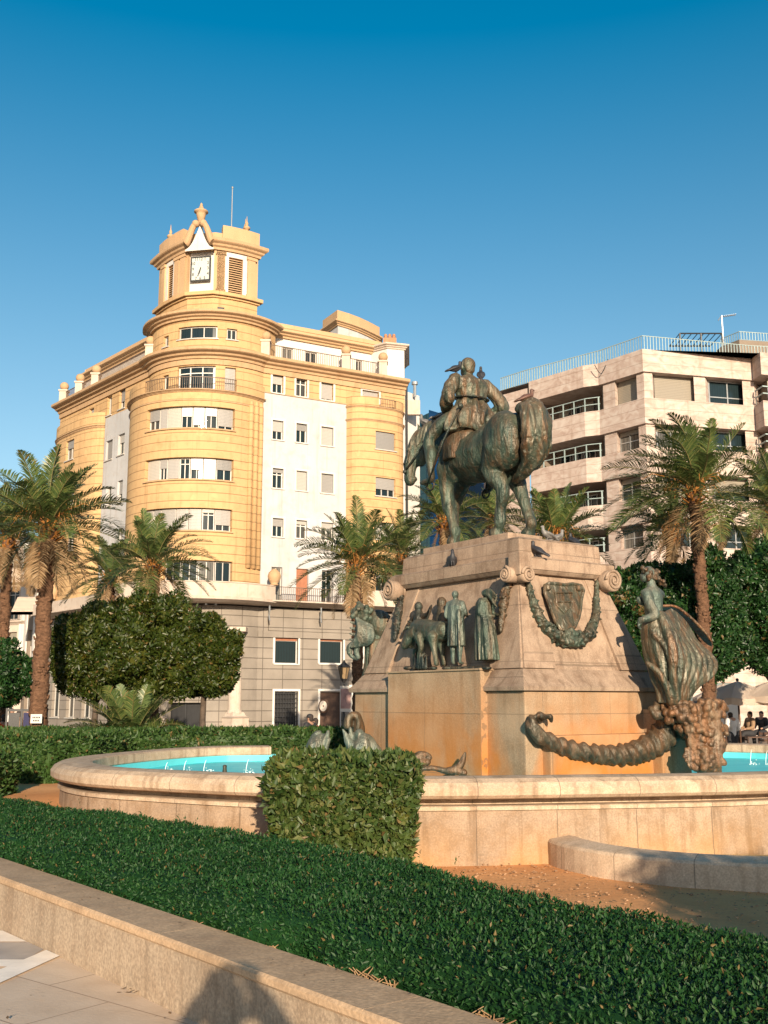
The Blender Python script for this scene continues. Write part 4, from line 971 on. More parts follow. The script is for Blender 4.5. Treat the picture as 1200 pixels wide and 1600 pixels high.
# relief group on the long face
def relief(name, label, pieces, mat, vox=.013, sm=1, disp=None):
    cl = Clay(); pieces(cl); o = cl.done(name, vox, mat, None, sm, disp or shim(.006)); o.data.transform(Matrix.Identity(4)); o.location = (MC.x, MC.y, 0); o.rotation_euler = (0, 0, MA)
    return tag(o, label, 'relief statue', 'bronze figures standing on the pedestal ledge')
def lq(px, py, y=1.5): return ml(px, py, Y=y)
def bull(cl):
    a = lambda px, py, r, y=1.42: (*lq(px, py, y), r)
    cl.ch([a(693, 985, .17), (a(682, 988, .19)), a(668, 985, .19), a(655, 983, .18)]); cl.ch([a(660, 985, .17), a(650, 988, .14, 1.5), a(641, 994, .10, 1.56), a(636, 1003, .075, 1.6), a(632, 1010, .06, 1.62)])
    cl.ch([a(646, 985, .03, 1.55), a(637, 980, .022, 1.62), a(630, 986, .012, 1.66)], 4); cl.ch([a(648, 983, .03, 1.5), a(644, 974, .022, 1.5), (a(636, 970, .01, 1.5))], 4)
    for x, y in ((676, 1.60), (688, 1.36)): cl.ch([a(x, 995, .11, y), a(x + 2, 1012, .06, y), a(x + 4, 1024, .042, y), a(x + 6, 1037, .045, y)])
    for x, y in ((655, 1.58), (648, 1.38)): cl.ch([a(x, 995, .10, y), a(x + 3, 1010, .055, y), a(x, 1024, .04, y), a(x + 1, 1038, .045, y)])
    for i in range(14): cl.ch([a(650 - i * .8, 1000, .03, 1.5), a(650 - i * 1.2, 1008 + random.uniform(0, 5), .02, 1.52)], 3)
relief('bull_relief', 'green bronze bull with lowered head in the relief group on the pedestal', bull, ms['bronze'])
def herd(cl):
    a = lambda px, py, r, y=1.25: (*lq(px, py, y), r)
    cl.ch([a(654, 985, .11), a(655, 968, .11), a(654, 956, .07)]); cl.el(lq(654, 948, 1.25), (.075, .075, .09)); cl.ch([a(660, 962, .05), a(668, 960, .04), a(673, 949, .03, 1.35)]); cl.ch([a(648, 964, .05), a(641, 972, .04), a(634, 982, .03, 1.45)])
    cl.ch([a(674, 946, .022, 1.38), a(671, 958, .02, 1.38), a(667, 968, .02, 1.38)], 3)
relief('herdsman_relief', 'bronze figure with one raised arm leaning over the back of the bull in the relief', herd, ms['bronze_d'])
def hood(cl):
    a = lambda px, py, r, y=1.2: (*lq(px, py, y), r)
    cl.ch([a(692, 1000, .14), a(693, 975, .14), a(692, 955, .11), a(691, 946, .08)]); cl.el(lq(690, 942, 1.2), (.09, .09, .11))
relief('cloaked_relief', 'hooded bronze figure behind the bull and the man in the tunic', hood, ms['bronze_b'])
def tunic(cl):
    b = lq(713, 1038, 1.5); h = lq(713, 923, 1.42).z - b.z
    m = Matrix.Translation(b) @ Matrix.Rotation(-math.pi / 2 + .3, 4, 'Z') @ Matrix.Diagonal((h, h, h, 1))
    human(cl, m, h, dict(wr=(.12, -.10, .66), er=(.02, -.15, .68), wl=(.10, .10, .64)), detail=False)
    c = b
    cl.loft([(c.x, c.y, c.z + h * .24, .16, .13, .16, 0), (c.x, c.y, c.z + h * .4, .155, .125, .14, .2), (c.x, c.y - .01, c.z + h * .6, .145, .12, .10, .5), (c.x, c.y - .01, c.z + h * .78, .16, .115, .06, .8), (c.x, c.y - .02, c.z + h * .85, .09, .08, .03, 0)], 40, 8)
    cl.ch([(c.x - .14, c.y + .05, c.z + h * .7, .03), (c.x - .20, c.y + .1, c.z + h * .36, .02), (c.x - .22, c.y + .1, c.z + .02, .02)], 4)
relief('man_relief', 'bronze man in a tunic seen from behind, just right of the bull relief', tunic, ms['bronze_p'])
def woman(cl):
    b = lq(757, 1034, 1.46); h = lq(757, 922, 1.3).z - b.z
    m = Matrix.Translation(b + Vector((0, -.05, 0))) @ Matrix.Rotation(math.pi + .3, 4, 'Z') @ Matrix.Diagonal((h, h, h, 1))
    human(cl, m, h, dict(wl=(.14, .10, .64), el=(.03, .15, .66), wr=(.12, -.06, .62)), detail=False)
    c = b
    cl.loft([(c.x - .06, c.y, c.z + .02, .24, .15, .16, 0), (c.x - .05, c.y, c.z + h * .2, .22, .15, .15, .3), (c.x - .03, c.y, c.z + h * .45, .19, .14, .12, .8), (c.x, c.y, c.z + h * .62, .15, .12, .10, 1.2), (c.x, c.y, c.z + h * .8, .14, .11, .05, 1.6), (c.x, c.y, c.z + h * .87, .07, .07, .0, 2)], 44, 9)
    for i in range(12):
        e = lq(775 + random.uniform(-3, 3), 930 + i * 1.9, 1.42 + random.uniform(-.08, .08)); hh = c + Vector((-.02, 0, h * .94))
        cl.ch([(*hh, .05), (*(hh.lerp(e, .5) + Vector((0, 0, .06))), .035), (*e, .012)], 4)
relief('woman_relief', 'bronze woman in long robes with windblown hair at the right end of the relief', woman, ms['bronze'])
def crops(cl):
    for i in range(26):
        p = lq(650 + random.uniform(-3, 18), 1042, random.uniform(1.45, 1.62)); cl.ch([(p.x, p.y, p.z - .02, .035), (p.x + random.uniform(-.04, .04), p.y, p.z + random.uniform(.08, .24), .014)], 3)
    for i in range(14): cl.el(lq(random.uniform(625, 772), 1044, random.uniform(1.45, 1.6)), (.10, .07, .035))
relief('plants_relief', 'low bronze plants and rocks at the feet of the relief figures', crops, ms['bronze_d'])

# ---- woman statue with billowing drapery on a heap of fruit, right-hand end
YW = 16.9; KP = YW / F * 1.0
def wq(px, py, dy=0.0): return P(px, py, YW + dy)
def wc(px, py, r, dy=0.0): return (*wq(px, py, dy), r * KP)
st = empty('woman_statue', tuple(wq(1062, 1098)), 0, 'green bronze statue of a standing woman with billowing drapery and curly hair beside the pedestal', 'statue')
def wdone(cl, name, vox, mat, sm=2, disp=None):
    o = cl.done(name, vox, mat, None, sm, disp); return bind(o, st)
cl = Clay()
cl.ch([wc(1026, 985, 17), wc(1022, 962, 14), wc(1021, 945, 15), wc(1020, 930, 15), wc(1018, 916, 8), wc(1016, 906, 7)])
cl.ch([wc(1010, 928, 9, -.10), wc(1020, 926, 11), wc(1030, 930, 9, .1)]); 
cl.ch([wc(1010, 928, 9, -.14), wc(1016, 945, 8, -.2), wc(1024, 960, 7, -.22), wc(1012, 966, 6, -.24), wc(1001, 969, 5, -.22)])
cl.ch([wc(1030, 930, 8, .12), wc(1012, 938, 7, .05), wc(1002, 940, 6, -.02), wc(998, 936, 4, -.04)])
for i in range(4): cl.ch([wc(1002, 966 + i * 2.6, 2.2, -.22), wc(998 - i % 2, 968 + i * 3.2, 2, -.22), wc(998 + i, 975 + i * 2.6, 1.7, -.2)], 3)
cl.el(wq(1014, 897), (.115, .10, .13)); cl.el(wq(1006, 903), (.06, .07, .07)); cl.el(wq(1001.5, 899), (.022, .018, .028)); cl.el(wq(1003, 907), (.022, .025, .012)); cl.el(wq(1015, 901, -.1), (.02, .015, .03))
for px in (1052, 1068): cl.ch([wc(1028, 980, 13), wc(1046, 1035, 12), wc(px, 1075, 8), wc(px - 1, 1092, 6), wc(px - 9, 1098, 4)])
wdone(cl, 'body', .013, ms['bronze_p'], 2, shim(.004))
cl = Clay(); rr = random.Random(12)
for i in range(60):
    t_ = rr.random(); px = 1003 + 22 * rr.random() + 12 * max(0, t_ - .5); py = 887 + 8 * rr.random() + 14 * (px > 1012) * rr.random()
    cl.el(wq(px, py, rr.uniform(-.1, .1)), tuple(KP * rr.uniform(2.6, 4.2) for _ in range(3)))
for i in range(14): cl.el(wq(1022 + i * 1.1 + rr.uniform(-3, 3), 900 + i * 1.0 + rr.uniform(-3, 3), rr.uniform(-.06, .06)), tuple(KP * rr.uniform(2.5, 4) for _ in range(3)))
wdone(cl, 'hair', .014, ms['bronze_b'], 1, shim(.006))
cl = Clay()
def wr(px, py, rx, ry, fo, tw): q = wq(px, py); return (q.x, q.y, q.z, rx * KP, ry, fo, tw)
cl.loft([wr(1052, 1099, 24, .22, .10, 0), wr(1048, 1082, 22, .22, .12, .25), wr(1043, 1062, 25, .25, .12, .5), wr(1039, 1040, 28, .28, .10, .8), wr(1034, 1018, 29, .29, .06, 1.1), wr(1030, 998, 28, .28, .03, 1.4), wr(1027, 984, 26, .25, .02, 1.7), wr(1025, 970, 19, .19, .04, 2), wr(1025, 958, 15, .16, .04, 2.2)], 60, 6)
# windblown cloak: lengthwise folds bellying out to the right and gathering again at the feet
outer = crom([(1048, 956, .10), (1070, 978, .26), (1086, 1004, .36), (1104, 1020, .34), (1117, 1033, .24), (1112, 1052, .10), (1092, 1070, .0), (1072, 1097, -.08)], 4)
inner = crom([(1032, 960, -.12), (1040, 980, -.2), (1047, 1000, -.26), (1051, 1018, -.28), (1052, 1036, -.28), (1051, 1056, -.26), (1052, 1076, -.24), (1056, 1098, -.2)], 4)
for k in range(15):
    u = k / 14; w_ = u ** .9; rad_ = (7.5 if k % 2 == 0 else 3.8) * (1 - .35 * u); L = []
    for a, b in zip(inner[::2], outer[::2]):
        v = len(L) / 14; L.append(wc(a[0] + (b[0] - a[0]) * w_, a[1] + (b[1] - a[1]) * w_ + 2.5 * math.sin(6 * v + 4 * u), rad_ * (.65 + .5 * math.sin(math.pi * min(1, v + .15))), a[2] + (b[2] - a[2]) * w_ - (.05 if k % 2 == 0 else 0)))
    cl.ch(L, 3)
cl.ch([wc(x, y, 3.2, d - .02) for x, y, d in [tuple(o) for o in outer[10::3]]], 3)
cl.ch([wc(1012, 1036, 3.5, -.22), wc(1028, 1050, 5, -.28), wc(1042, 1074, 5, -.28), wc(1048, 1098, 5, -.22)]); cl.ch([wc(1022, 992, 4, -.24), wc(1040, 1012, 4, -.32), wc(1052, 1048, 5, -.34), wc(1058, 1092, 5, -.28)])
qx = wq(1045, 1040)
wdone(cl, 'drapery', .014, ms['bronze_t'], 2, lambda co: .010 * mnoise.noise(co * 6) + .004 * mnoise.noise(co * 20))
bm = bmesh.new(); fl = [(1036, 950), (1052, 951), (1070, 963), (1088, 980), (1100, 996), (1111, 1006)]
for i, ((a, b), (c, d)) in enumerate(zip(fl, fl[1:])): pass
cl = Clay()
for k in range(8): cl.ch([wc(1034, 947 + k * .6, 2.6, .12 + k * .05), wc(1056, 948 + k * 1.0, 2.6, .16 + k * .06), wc(1080, 966 + k * 1.6, 2.6, .24 + k * .06), wc(1100, 986 + k * 2, 2.4, .30 + k * .06), wc(1112, 1002 + k * 1.0, 2, .34 + k * .06)], 6)
wdone(cl, 'cloak', .014, ms['bronze_f'], 1, shim(.005))
# fruit heap and horn of plenty
hp = empty('horn_of_plenty', tuple(wq(1080, 1205)), 0, 'long curling brown bronze horn of plenty spilling a big heap of fruit beside the pedestal', 'sculpture')
cl = Clay(); rr = random.Random(21)
cl.el(wq(1083, 1115, .05), (.48, .32, .20)); cl.el(wq(1100, 1150, .05), (.30, .28, .45)); cl.el(wq(1102, 1185, .05), (.20, .2, .30))
for i in range(420):
    t_ = rr.random(); py = 1096 + 110 * t_ ** 1.15
    hw = 50 if py < 1125 else (38 if py < 1150 else (30 - (py - 1150) * .2)); cx_ = 1083 if py < 1125 else 1083 + min(20, (py - 1125) * .9)
    a = rr.uniform(-1, 1); dy = -.33 * math.sqrt(max(0, 1 - a * a)) * rr.uniform(.7, 1.1) + .05
    s_ = rr.choice((3.0, 4.0, 5.2, 6.0)) * KP
    cl.el(wq(cx_ + hw * a, py, dy), (s_, s_, s_ * rr.uniform(.8, 1.4)), Matrix.Rotation(rr.uniform(0, 3), 3, 'Y'))
for i in range(40):
    px, py = 1085 + rr.uniform(-10, 42), 1110 + rr.uniform(0, 90); cl.el(wq(px, py, -.25), (.11, .03, .06), Matrix.Rotation(rr.uniform(0, 3), 3, 'Y'))
bind(cl.done('fruit', .013, ms['bronze_f'], None, 0, None), hp)
cl = Clay()
def hq(px, py, r, o=.18): q = MM @ ml(px, py, X=-BX - o); return (*q, r)
H1 = [hq(845, 1122, .05, .05), hq(832, 1122, .06, .12), hq(830, 1136, .08, .16), hq(842, 1148, .10), hq(866, 1162, .115), hq(895, 1172, .125), hq(930, 1178, .135), hq(965, 1180, .15), hq(1000, 1173, .175, .22), hq(1030, 1156, .20, .30), hq(1048, 1134, .22, .40), hq(1058, 1118, .22, .5)]
cl.ch(H1, 6); q = crom(H1, 7)
for i, a in enumerate(q[10:]):
    if i % 2 == 0:
        b = q[min(i + 12, len(q) - 1)] if i + 12 < len(q) else a; cl.el(a[:3], (a[3] * 1.13,) * 3) if i % 4 == 0 else cl.el(a[:3], (a[3] * 1.04,) * 3)
cl.ch([hq(1030, 1100, .07, .5), hq(1020, 1112, .07, .5), hq(1040, 1122, .07, .6), hq(1062, 1128, .07, .62), hq(1072, 1142, .06, .62), hq(1066, 1152, .05, .62)])
cl.ch([hq(832, 1122, .05, .16), hq(845, 1118, .05, .2), hq(858, 1121, .045, .2), hq(860, 1127, .03, .2)])
bind(cl.done('horn', .02, ms['bronze_b'], None, 1, lambda co: .016 * math.sin(40 * co.x + 22 * co.z + 3 * mnoise.noise(co * 3)) + .008 * mnoise.noise(co * 9)), hp)
# ---- left-hand group
YL = 20.6; KL = YL / F
def vq(px, py, dy=0): return P(px, py, YL + dy)
def vc(px, py, r, dy=0): return (*vq(px, py, dy), r * KL)
gs = empty('winged_statue', tuple(vq(580, 1070)), 0, 'dark green bronze figure with wing like fluted drapery at the left end of the pedestal', 'statue')
cl = Clay()
cl.ch([vc(566, 985, 9), vc(570, 968, 11), vc(571, 956, 8)]); cl.el(vq(562, 951), (.10, .1, .12)); cl.el(vq(555, 953), (.05, .05, .06))
for i in range(60): cl.el(vq(random.uniform(551, 581), random.gauss(957, 5) + .2 * (i % 5), random.uniform(-.14, .12)), (.05, .045, random.uniform(.03, .06)))
cl.ch([vc(590, 990, 9), vc(588, 1020, 8), vc(590, 1050, 6), vc(592, 1070, 5)]); cl.ch([vc(578, 990, 9), vc(576, 1025, 7), vc(572, 1050, 5), vc(566, 1066, 5)])
bind(cl.done('body', .015, ms['bronze'], None, 1, shim(.008)), gs)
cl = Clay()
for i in range(8):
    cl.ch([vc(557 + i * 3.4, 966 + i * 1.6, 2.2, -.16), vc(560 + i * 3.3, 978 + i * 2, 2.9, -.22), vc(559 + i * 3.1, 992 + i * 1.4, 2.9, -.22), vc(549 + i * 3.5, 1011 - i * .4, 2.0, -.16)], 6)
    cl.ch([vc(557 + i * 3.4, 966 + i * 1.6, 3.0, -.06), vc(559 + i * 3.2, 988 + i * 1.4, 3.4, -.08), vc(551 + i * 3.4, 1009 - i * .4, 2.6, -.08)], 5)
for i in range(4): cl.ch([vc(548 - i * .4, 972 + i * 9, 1.6, 0), vc(556, 974 + i * 9, 3.2, 0)], 3)
cl.ch([vc(556, 1004, 5, -.04), vc(547, 1011, 5.5, -.04), vc(546, 1020, 4.5, -.04)]); cl.ch([vc(560, 1008, 4, -.1), vc(557, 1018, 4.5, -.1), vc(560, 1027, 3.5, -.1)]); cl.ch([vc(546, 1020, 4, -.04), vc(550, 1026, 3, -.04), vc(558, 1029, 3, -.06)])
bind(cl.done('wing', .012, ms['bronze_p'], None, 1, shim(.006)), gs)
cl = Clay()
cl.el(vq(594, 975), (.24, .2, .28)); cl.ch([vc(588, 962, 10), vc(600, 968, 12), vc(602, 990, 11), vc(597, 1008, 9)])
for i in range(6): cl.ch([vc(582 + i * 4, 1002, 4, -.1), vc(580 + i * 3.6, 1025, 4, -.14), vc(578 + i * 3, 1048, 3.4, -.1)], 5)
for i in range(6): cl.ch([vc(590, 1074, 4, -.1), vc(575 - i * 2 + 4, 1062 + i * 1, 4, -.15), vc(564 + i * 3, 1062 + i * 3, 2.5, -.2)], 4)
cl.ch([vc(560, 1070, 6), vc(575, 1078, 7), vc(592, 1080, 7)])
bind(cl.done('drapery', .014, ms['bronze_t'], None, 1, shim(.012)), gs)
# ---- fish in the pool
def fish(name, pts, Y, label, mat, extra=None, flat=1):
    k = Y / F; cl = Clay(); cl.ch([(*P(x, y, Y + d), r * k) for x, y, r, d in pts], 7)
    if extra:
        for e in extra: cl.ch([(*P(x, y, Y + d), r * k) for x, y, r, d in e], 5)
    o = cl.done(name, .016, mat, None, 2, lambda co: .012 * mnoise.noise(co * 8) + .004 * mnoise.noise(co * 25))
    c = sum((v.co for v in o.data.vertices), Vector()) / len(o.data.vertices); c.z = wz; o.data.transform(Matrix.Translation(-c)); o.location = c
    return tag(o, label, 'fish statue', 'bronze fish in the pool')
fish('fish_statue', [(486, 1200, 12, 0), (489, 1178, 14, 0), (494, 1163, 13, 0), (500, 1155, 9, 0), (506, 1151, 5, 0)], 18.9, 'small pale green bronze fish rearing its open mouth out of the pool', ms['bronze_p'],
     [[(498, 1176, 9, -.05), (506, 1162, 7, -.05), (511, 1150, 4.5, -.05), (513, 1143, 2.5, -.05)], [(487, 1160, 5, 0), (493, 1148, 5, 0), (500, 1144, 3, 0)], [(500, 1185, 7, -.1), (508, 1172, 5, -.1), (513, 1156, 3.5, -.1)]])
fish('fish_statue', [(562, 1196, 17, 0), (564, 1174, 18, 0), (566, 1158, 15, 0), (562, 1148, 9, 0)], 18.2, 'large pale bronze fish with open mouth and tail curling along the pedestal', ms['bronze_p'],
     [[(552, 1176, 9, -.05), (545, 1160, 6, -.05), (539, 1146, 3.5, -.05), (536, 1140, 2, -.05)], [(553, 1160, 6, 0), (549, 1148, 4, 0), (547, 1138, 2.5, 0)], [(572, 1156, 10, 0), (585, 1172, 10, 0), (598, 1182, 7, 0), (612, 1183, 4, 0), (622, 1180, 2.5, 0)], [(570, 1170, 13, 0), (585, 1185, 11, 0), (600, 1190, 6, 0)]])
fish('fish_statue', [(628, 1200, 5, 0), (642, 1190, 7, 0), (655, 1181, 7, 0), (668, 1179, 4, 0), (673, 1184, 3, 0)], 17.2, 'dark curling fin of a bronze fish just above the cube bush', ms['bronze_b'], [[(640, 1200, 8, 0), (655, 1192, 10, 0), (667, 1190, 6, 0)]])
fish('fish_statue', [(655, 1202, 3, 0), (675, 1200, 4, 0), (696, 1204, 5, 0), (712, 1202, 6, 0), (721, 1193, 6, 0), (724, 1184, 4.5, 0), (727, 1176, 2, 0)], 16.6, 'slim brown bronze fish tail turned up against the foot of the pedestal', ms['bronze_b'], [[(712, 1204, 6, 0), (725, 1208, 6, 0)]])
cl = Clay(); k = 19.2 / F
SP = [P(552 + 10 * math.cos(a) * (1 - .1 * a / 3), 1131 + 14 * math.sin(a), 19.2) for a in [R(170 + i * 22) for i in range(11)]]
cl.ch([(*p, (7 - i * .3) * k) for i, p in enumerate(SP)] , 4); cl.ch([(*P(556, 1120, 19.3), 9 * k), (*P(560, 1140, 19.3), 10 * k), (*P(560, 1175, 19.3), 9 * k)])
tag(cl.done('scroll_sculpture', .02, ms['bronze_b'], None, 1, shim(.01)), 'brown bronze scroll rising behind the large fish at the left foot of the pedestal', 'sculpture')

# ---- pigeons
def pigeon(pos, rz, label, tilt=-.35, s=1.0, mat='bird', wings=0):
    m = Matrix.Translation(pos) @ Matrix.Rotation(rz, 4, 'Z') @ Matrix.Rotation(tilt, 4, 'Y') @ Matrix.Diagonal((s, s, s, 1))
    cl = Clay()
    def q(x, y, z, r): v = m @ Vector((x, y, z)); return (*v, r * s)
    cl.ch([q(-.09, 0, .085, .03), q(-.03, 0, .095, .052), q(.045, 0, .105, .05), q(.09, 0, .135, .032), q(.105, 0, .175, .024)]); cl.ch([q(.108, 0, .19, .026), q(.125, 0, .19, .018), q(.15, 0, .18, .006)], 4)
    cl.ch([q(-.09, 0, .09, .022), q(-.15, .01, .075, .020), q(-.20, 0, .06, .012)], 4); cl.ch([q(-.09, 0, .09, .022), q(-.19, -.02, .07, .012)], 4)
    for sg in (-1, 1): cl.ch([q(.04, sg * .045, .115, .022), q(-.04, sg * .055, .10, .022), q(-.14, sg * .025, .075, .010)], 5)
    mi = Matrix.Translation(pos) @ Matrix.Rotation(rz, 4, 'Z')
    for sg in (-1, 1):
        a = mi @ Vector((.0, sg * .02, .06 * s)); b = mi @ Vector((.005, sg * .022, .0)); cl.ch([(*a, .009 * s), (*b, .008 * s)], 2)
    o = cl.done('pigeon', .009, ms[mat], None, 1); v0 = Vector(pos); o.data.transform(Matrix.Translation(-v0)); o.location = v0
    return tag(o, label, 'pigeon', 'pigeons perched on the monument')
ms['bird'] = plain('dark pigeon feathers', (.035, .035, .042), .6, .4, 20); ms['birdg'] = plain('grey pigeon feathers', (.20, .19, .18), .6, .4, 14); ms['birdb'] = plain('brown pigeon feathers', (.14, .07, .05), .6, .4, 14)
def hm(x, y, z): return MM @ Vector((x + .04, y * 1.18, z * 1.14 + HL))
pigeon(hm(.66, .27, 2.83), .5, 'black pigeon on the left shoulder of the bronze rider', -.2, 1.2)
pigeon(hm(.66, -.24, 2.83), 1.5, 'black pigeon on the right shoulder of the bronze rider', -.6, 1.1)
pigeon(hm(1.70, .26, 2.10), 2.6, 'grey pigeon on the crown of the horse\'s head', -.3, 1.3, 'birdg')
pigeon(hm(1.38, .08, 2.19), .2, 'pale grey pigeon on the horse\'s mane just in front of the rider', -.1, 1.3, 'birdg')
pigeon(hm(-.94, 0, 2.03), .4, 'brown pigeon on top of the horse\'s rump', -.2, 1.3, 'birdb')
pigeon(MM @ Vector((ml(706, 888, Y=1.1).x, 1.08, zc1)), -1.5, 'dark pigeon on the cornice above the relief figures', -.6, 1.2)
pigeon(MM @ Vector((-TX - .08, .62, zc1)), 2.4, 'black pigeon on the cornice beside the near corner of the pedestal', -.3, 1.2)
for x, y, rz, l, mt in ((-1.25, -.3, .3, 'grey pigeon beside the hind hoof of the horse on the pedestal top', 'birdg'), (-1.4, .1, 3.6, 'small grey pigeon at the near corner of the pedestal top', 'birdg'), (-1.15, -.75, 1.9, 'dark pigeon at the right-hand edge of the pedestal top', 'bird')):
    pigeon(MM @ Vector((x, y, zt)), rz, l, -.2, 1.15, mt)

# ------------------------------------------------------------------ buildings
def window(p, s0, s1, z0, z1, depth, parent, shutter=0.0, shut='shut', mull=1, trans=0, fw=.06, frame='frame', sill=True, surround=None, glass='glass', door=False, name=None):
    """frame set back in its opening; pane and roller shutter are sub-parts"""
    bm = bmesh.new(); d1, d0 = -depth + .10, -depth + .02
    pbox(bm, p, s0, s0 + fw, z0, z1, d0, d1); pbox(bm, p, s1 - fw, s1, z0, z1, d0, d1); pbox(bm, p, s0 + fw, s1 - fw, z1 - fw, z1, d0, d1); pbox(bm, p, s0 + fw, s1 - fw, z0, z0 + fw, d0, d1)
    for i in range(mull):
        m = s0 + (s1 - s0) * (i + 1) / (mull + 1); pbox(bm, p, m - fw * .5, m + fw * .5, z0 + fw, z1 - fw, d0, d1 - .008)
    if trans: zt_ = z0 + (z1 - z0) * trans; pbox(bm, p, s0 + fw, s1 - fw, zt_ - fw * .45, zt_ + fw * .45, d0, d1 - .012)
    if sill: pbox(bm, p, s0 - .08, s1 + .08, z0 - .07, z0 - .003, -.03, .09)
    if surround:
        for a, b, c, d in ((s0 - .13, s0 - .002, z0, z1 + .13), (s1 + .002, s1 + .13, z0, z1 + .13), (s0 - .002, s1 + .002, z1 + .002, z1 + .13)): pbox(bm, p, a, b, c, d, -.04, .035)
    o = fin(name or ('door' if door else 'window'), bm, ms[surround or frame], parent)
    bm = bmesh.new(); pbox(bm, p, s0 + .01, s1 - .01, z0 + .01, z1 - .01, d0 - .03, d0 + .02); fin('pane', bm, ms[glass], o)
    if shutter:
        bm = bmesh.new(); pbox(bm, p, s0 + .02, s1 - .02, z1 - (z1 - z0) * shutter, z1 - .01, d1 + .01, d1 + .035); fin('shutter', bm, ms[shut], o)
    return o
def railing(nm, p, s0, s1, z0, z1, d, mat, parent, step=.13, r=.012, mid=False):
    bm = bmesh.new(); pbox(bm, p, s0, s1, z1 - .04, z1, d - .025, d + .025); pbox(bm, p, s0, s1, z0 + .05, z0 + .075, d - .012, d + .012)
    n = int((s1 - s0) / step)
    for i in range(n + 1):
        s = s0 + (s1 - s0) * i / n; pbox(bm, p, max(s0, s - r), min(s1, s + r), z0 + (.0 if i % 12 == 0 else .07), z1 - .04, d - r, d + r)
    return fin(nm, bm, ms[mat], parent)
def roof_sheet(bm, p, z, back, mat=0):
    v = [bm.verts.new(p.at(s, 0, z)) for s in p.s] + [bm.verts.new((q[0], q[1], z)) for q in back]; f = bm.faces.new(v); f.material_index = mat; bmesh.ops.triangulate(bm, faces=[f])

# ================= yellow corner building =================
CCY = Vector((-11.0, 66.4)); RC = 4.3; CSW = Vector((-11.6, 66.2)); RS = 4.7
Apt = Vector((-23.7, 74.9)); Ar = Vector((-7.6, 63.8)); Ept = Vector((1.4, 68.8)); Lp = Vector((-14.92, 64.62)); Ld = (Apt - Lp).normalized()
def circ(a, r=RC): return (CCY.x + r * math.cos(a), CCY.y + r * math.sin(a))
def line_circ(p0, d, r, far, C0=None):
    C0 = C0 or CCY; b = (p0 - C0).dot(d); c = (p0 - C0).length_squared - r * r; q = math.sqrt(b * b - c); return p0 + d * (-b + (q if far else -q))
rd = (Ept - Ar).normalized()
pl = Lp; pr = Ar
al = math.atan2(pl.y - CCY.y, pl.x - CCY.x) % (2 * math.pi); ar_ = math.atan2(pr.y - CCY.y, pr.x - CCY.x) % (2 * math.pi)
if ar_ < al: ar_ += 2 * math.pi
NA = 26
pts = [tuple(Apt), tuple(pl)] + [circ(al + (ar_ - al) * i / NA) for i in range(1, NA)] + [tuple(pr), tuple(Ept)]
YP = Path(pts)
LW = Path([tuple(Apt), tuple(pl)]); RW = Path([tuple(pr), tuple(Ept)]); CW = Path([circ(al + (ar_ - al) * i / NA) for i in range(NA + 1)])
bl2 = line_circ(Lp, Ld, RS, True, CSW); br2 = line_circ(Ar, rd, RS, True, CSW)
a1 = math.atan2(bl2.y - CSW.y, bl2.x - CSW.x) % (2 * math.pi); a2 = math.atan2(br2.y - CSW.y, br2.x - CSW.x) % (2 * math.pi)
if a2 < a1: a2 += 2 * math.pi
SW = Path([(CSW.x + RS * math.cos(a1 + (a2 - a1) * i / 34), CSW.y + RS * math.sin(a1 + (a2 - a1) * i / 34)) for i in range(35)])     # projecting banded drum
yb = empty('corner_building', (-11.9, 66.9, GZ), 0, 'tall yellow and white corner apartment block with a rounded corner and clock tower', 'building')
def Y_(o): return bind(o, yb)
YFr = CSW.y - RS
def zc(y): return Z(y, YFr)             # heights read at the front of the drum
z_slab0, z_slab1 = zc(941), zc(912); z_balc = zc(612); YUp = CCY.y - RC; z_cor0, z_cor1 = Z(561, YUp), Z(546, YUp); z_t0, z_t1 = Z(498, YUp), Z(486, YUp)
z_rb = zc(606)
def sxr(px, py=700, p=RW): return p.sx(px, py)
GZB = GZ
# ground storey, grey ashlar
zg1 = z_slab0 - .1
gd = []
gops = []
for x0, x1, y0, y1 in ((430, 466, 991, 1037), (500, 536, 992, 1037), (429, 466, 1080, 1139), (500, 536, 1080, 1139), (570, 600, 992, 1037)):
    a, b = sxr(x0, y0), sxr(x1, y0); gops.append((a, b, RW.z((x0 + x1) / 2, y1), RW.z((x0 + x1) / 2, y0)))
gops[2] = (*gops[2][:2], GZ + .1, gops[2][3]); gops[3] = (*gops[3][:2], GZ + .02, gops[3][3])
bm = bmesh.new(); pwall(bm, RW, GZ - .1, zg1, gops, .35); Y_(fin('ground_storey_wall', bm, ms['ashlar']))
dg = []
for y0, y1, x0, x1 in ((1098, 1150, 262, 315),):
    a, b = CW.sx(x0, y0), CW.sx(x1, y0); dg.append((a, b, GZ - .05, zc(y0)))
bm = bmesh.new(); pwall(bm, CW, GZ - .1, zg1, dg, .5); Y_(fin('ground_storey_wall', bm, ms['ashlar']))
lgo = [(s, s + 1.3, GZ + .9, GZ + 3.4) for s in (1.2, 3.6, 6.0)]
bm = bmesh.new(); pwall(bm, LW, GZ - .1, zg1, lgo, .35); Y_(fin('ground_storey_wall', bm, ms['ashlar']))
for o in gops[:2] + gops[4:]: window(RW, *o, .3, yb, .22, 'shutb', 0, .78, .05, surround='bwhite').location = (0, 0, 0)
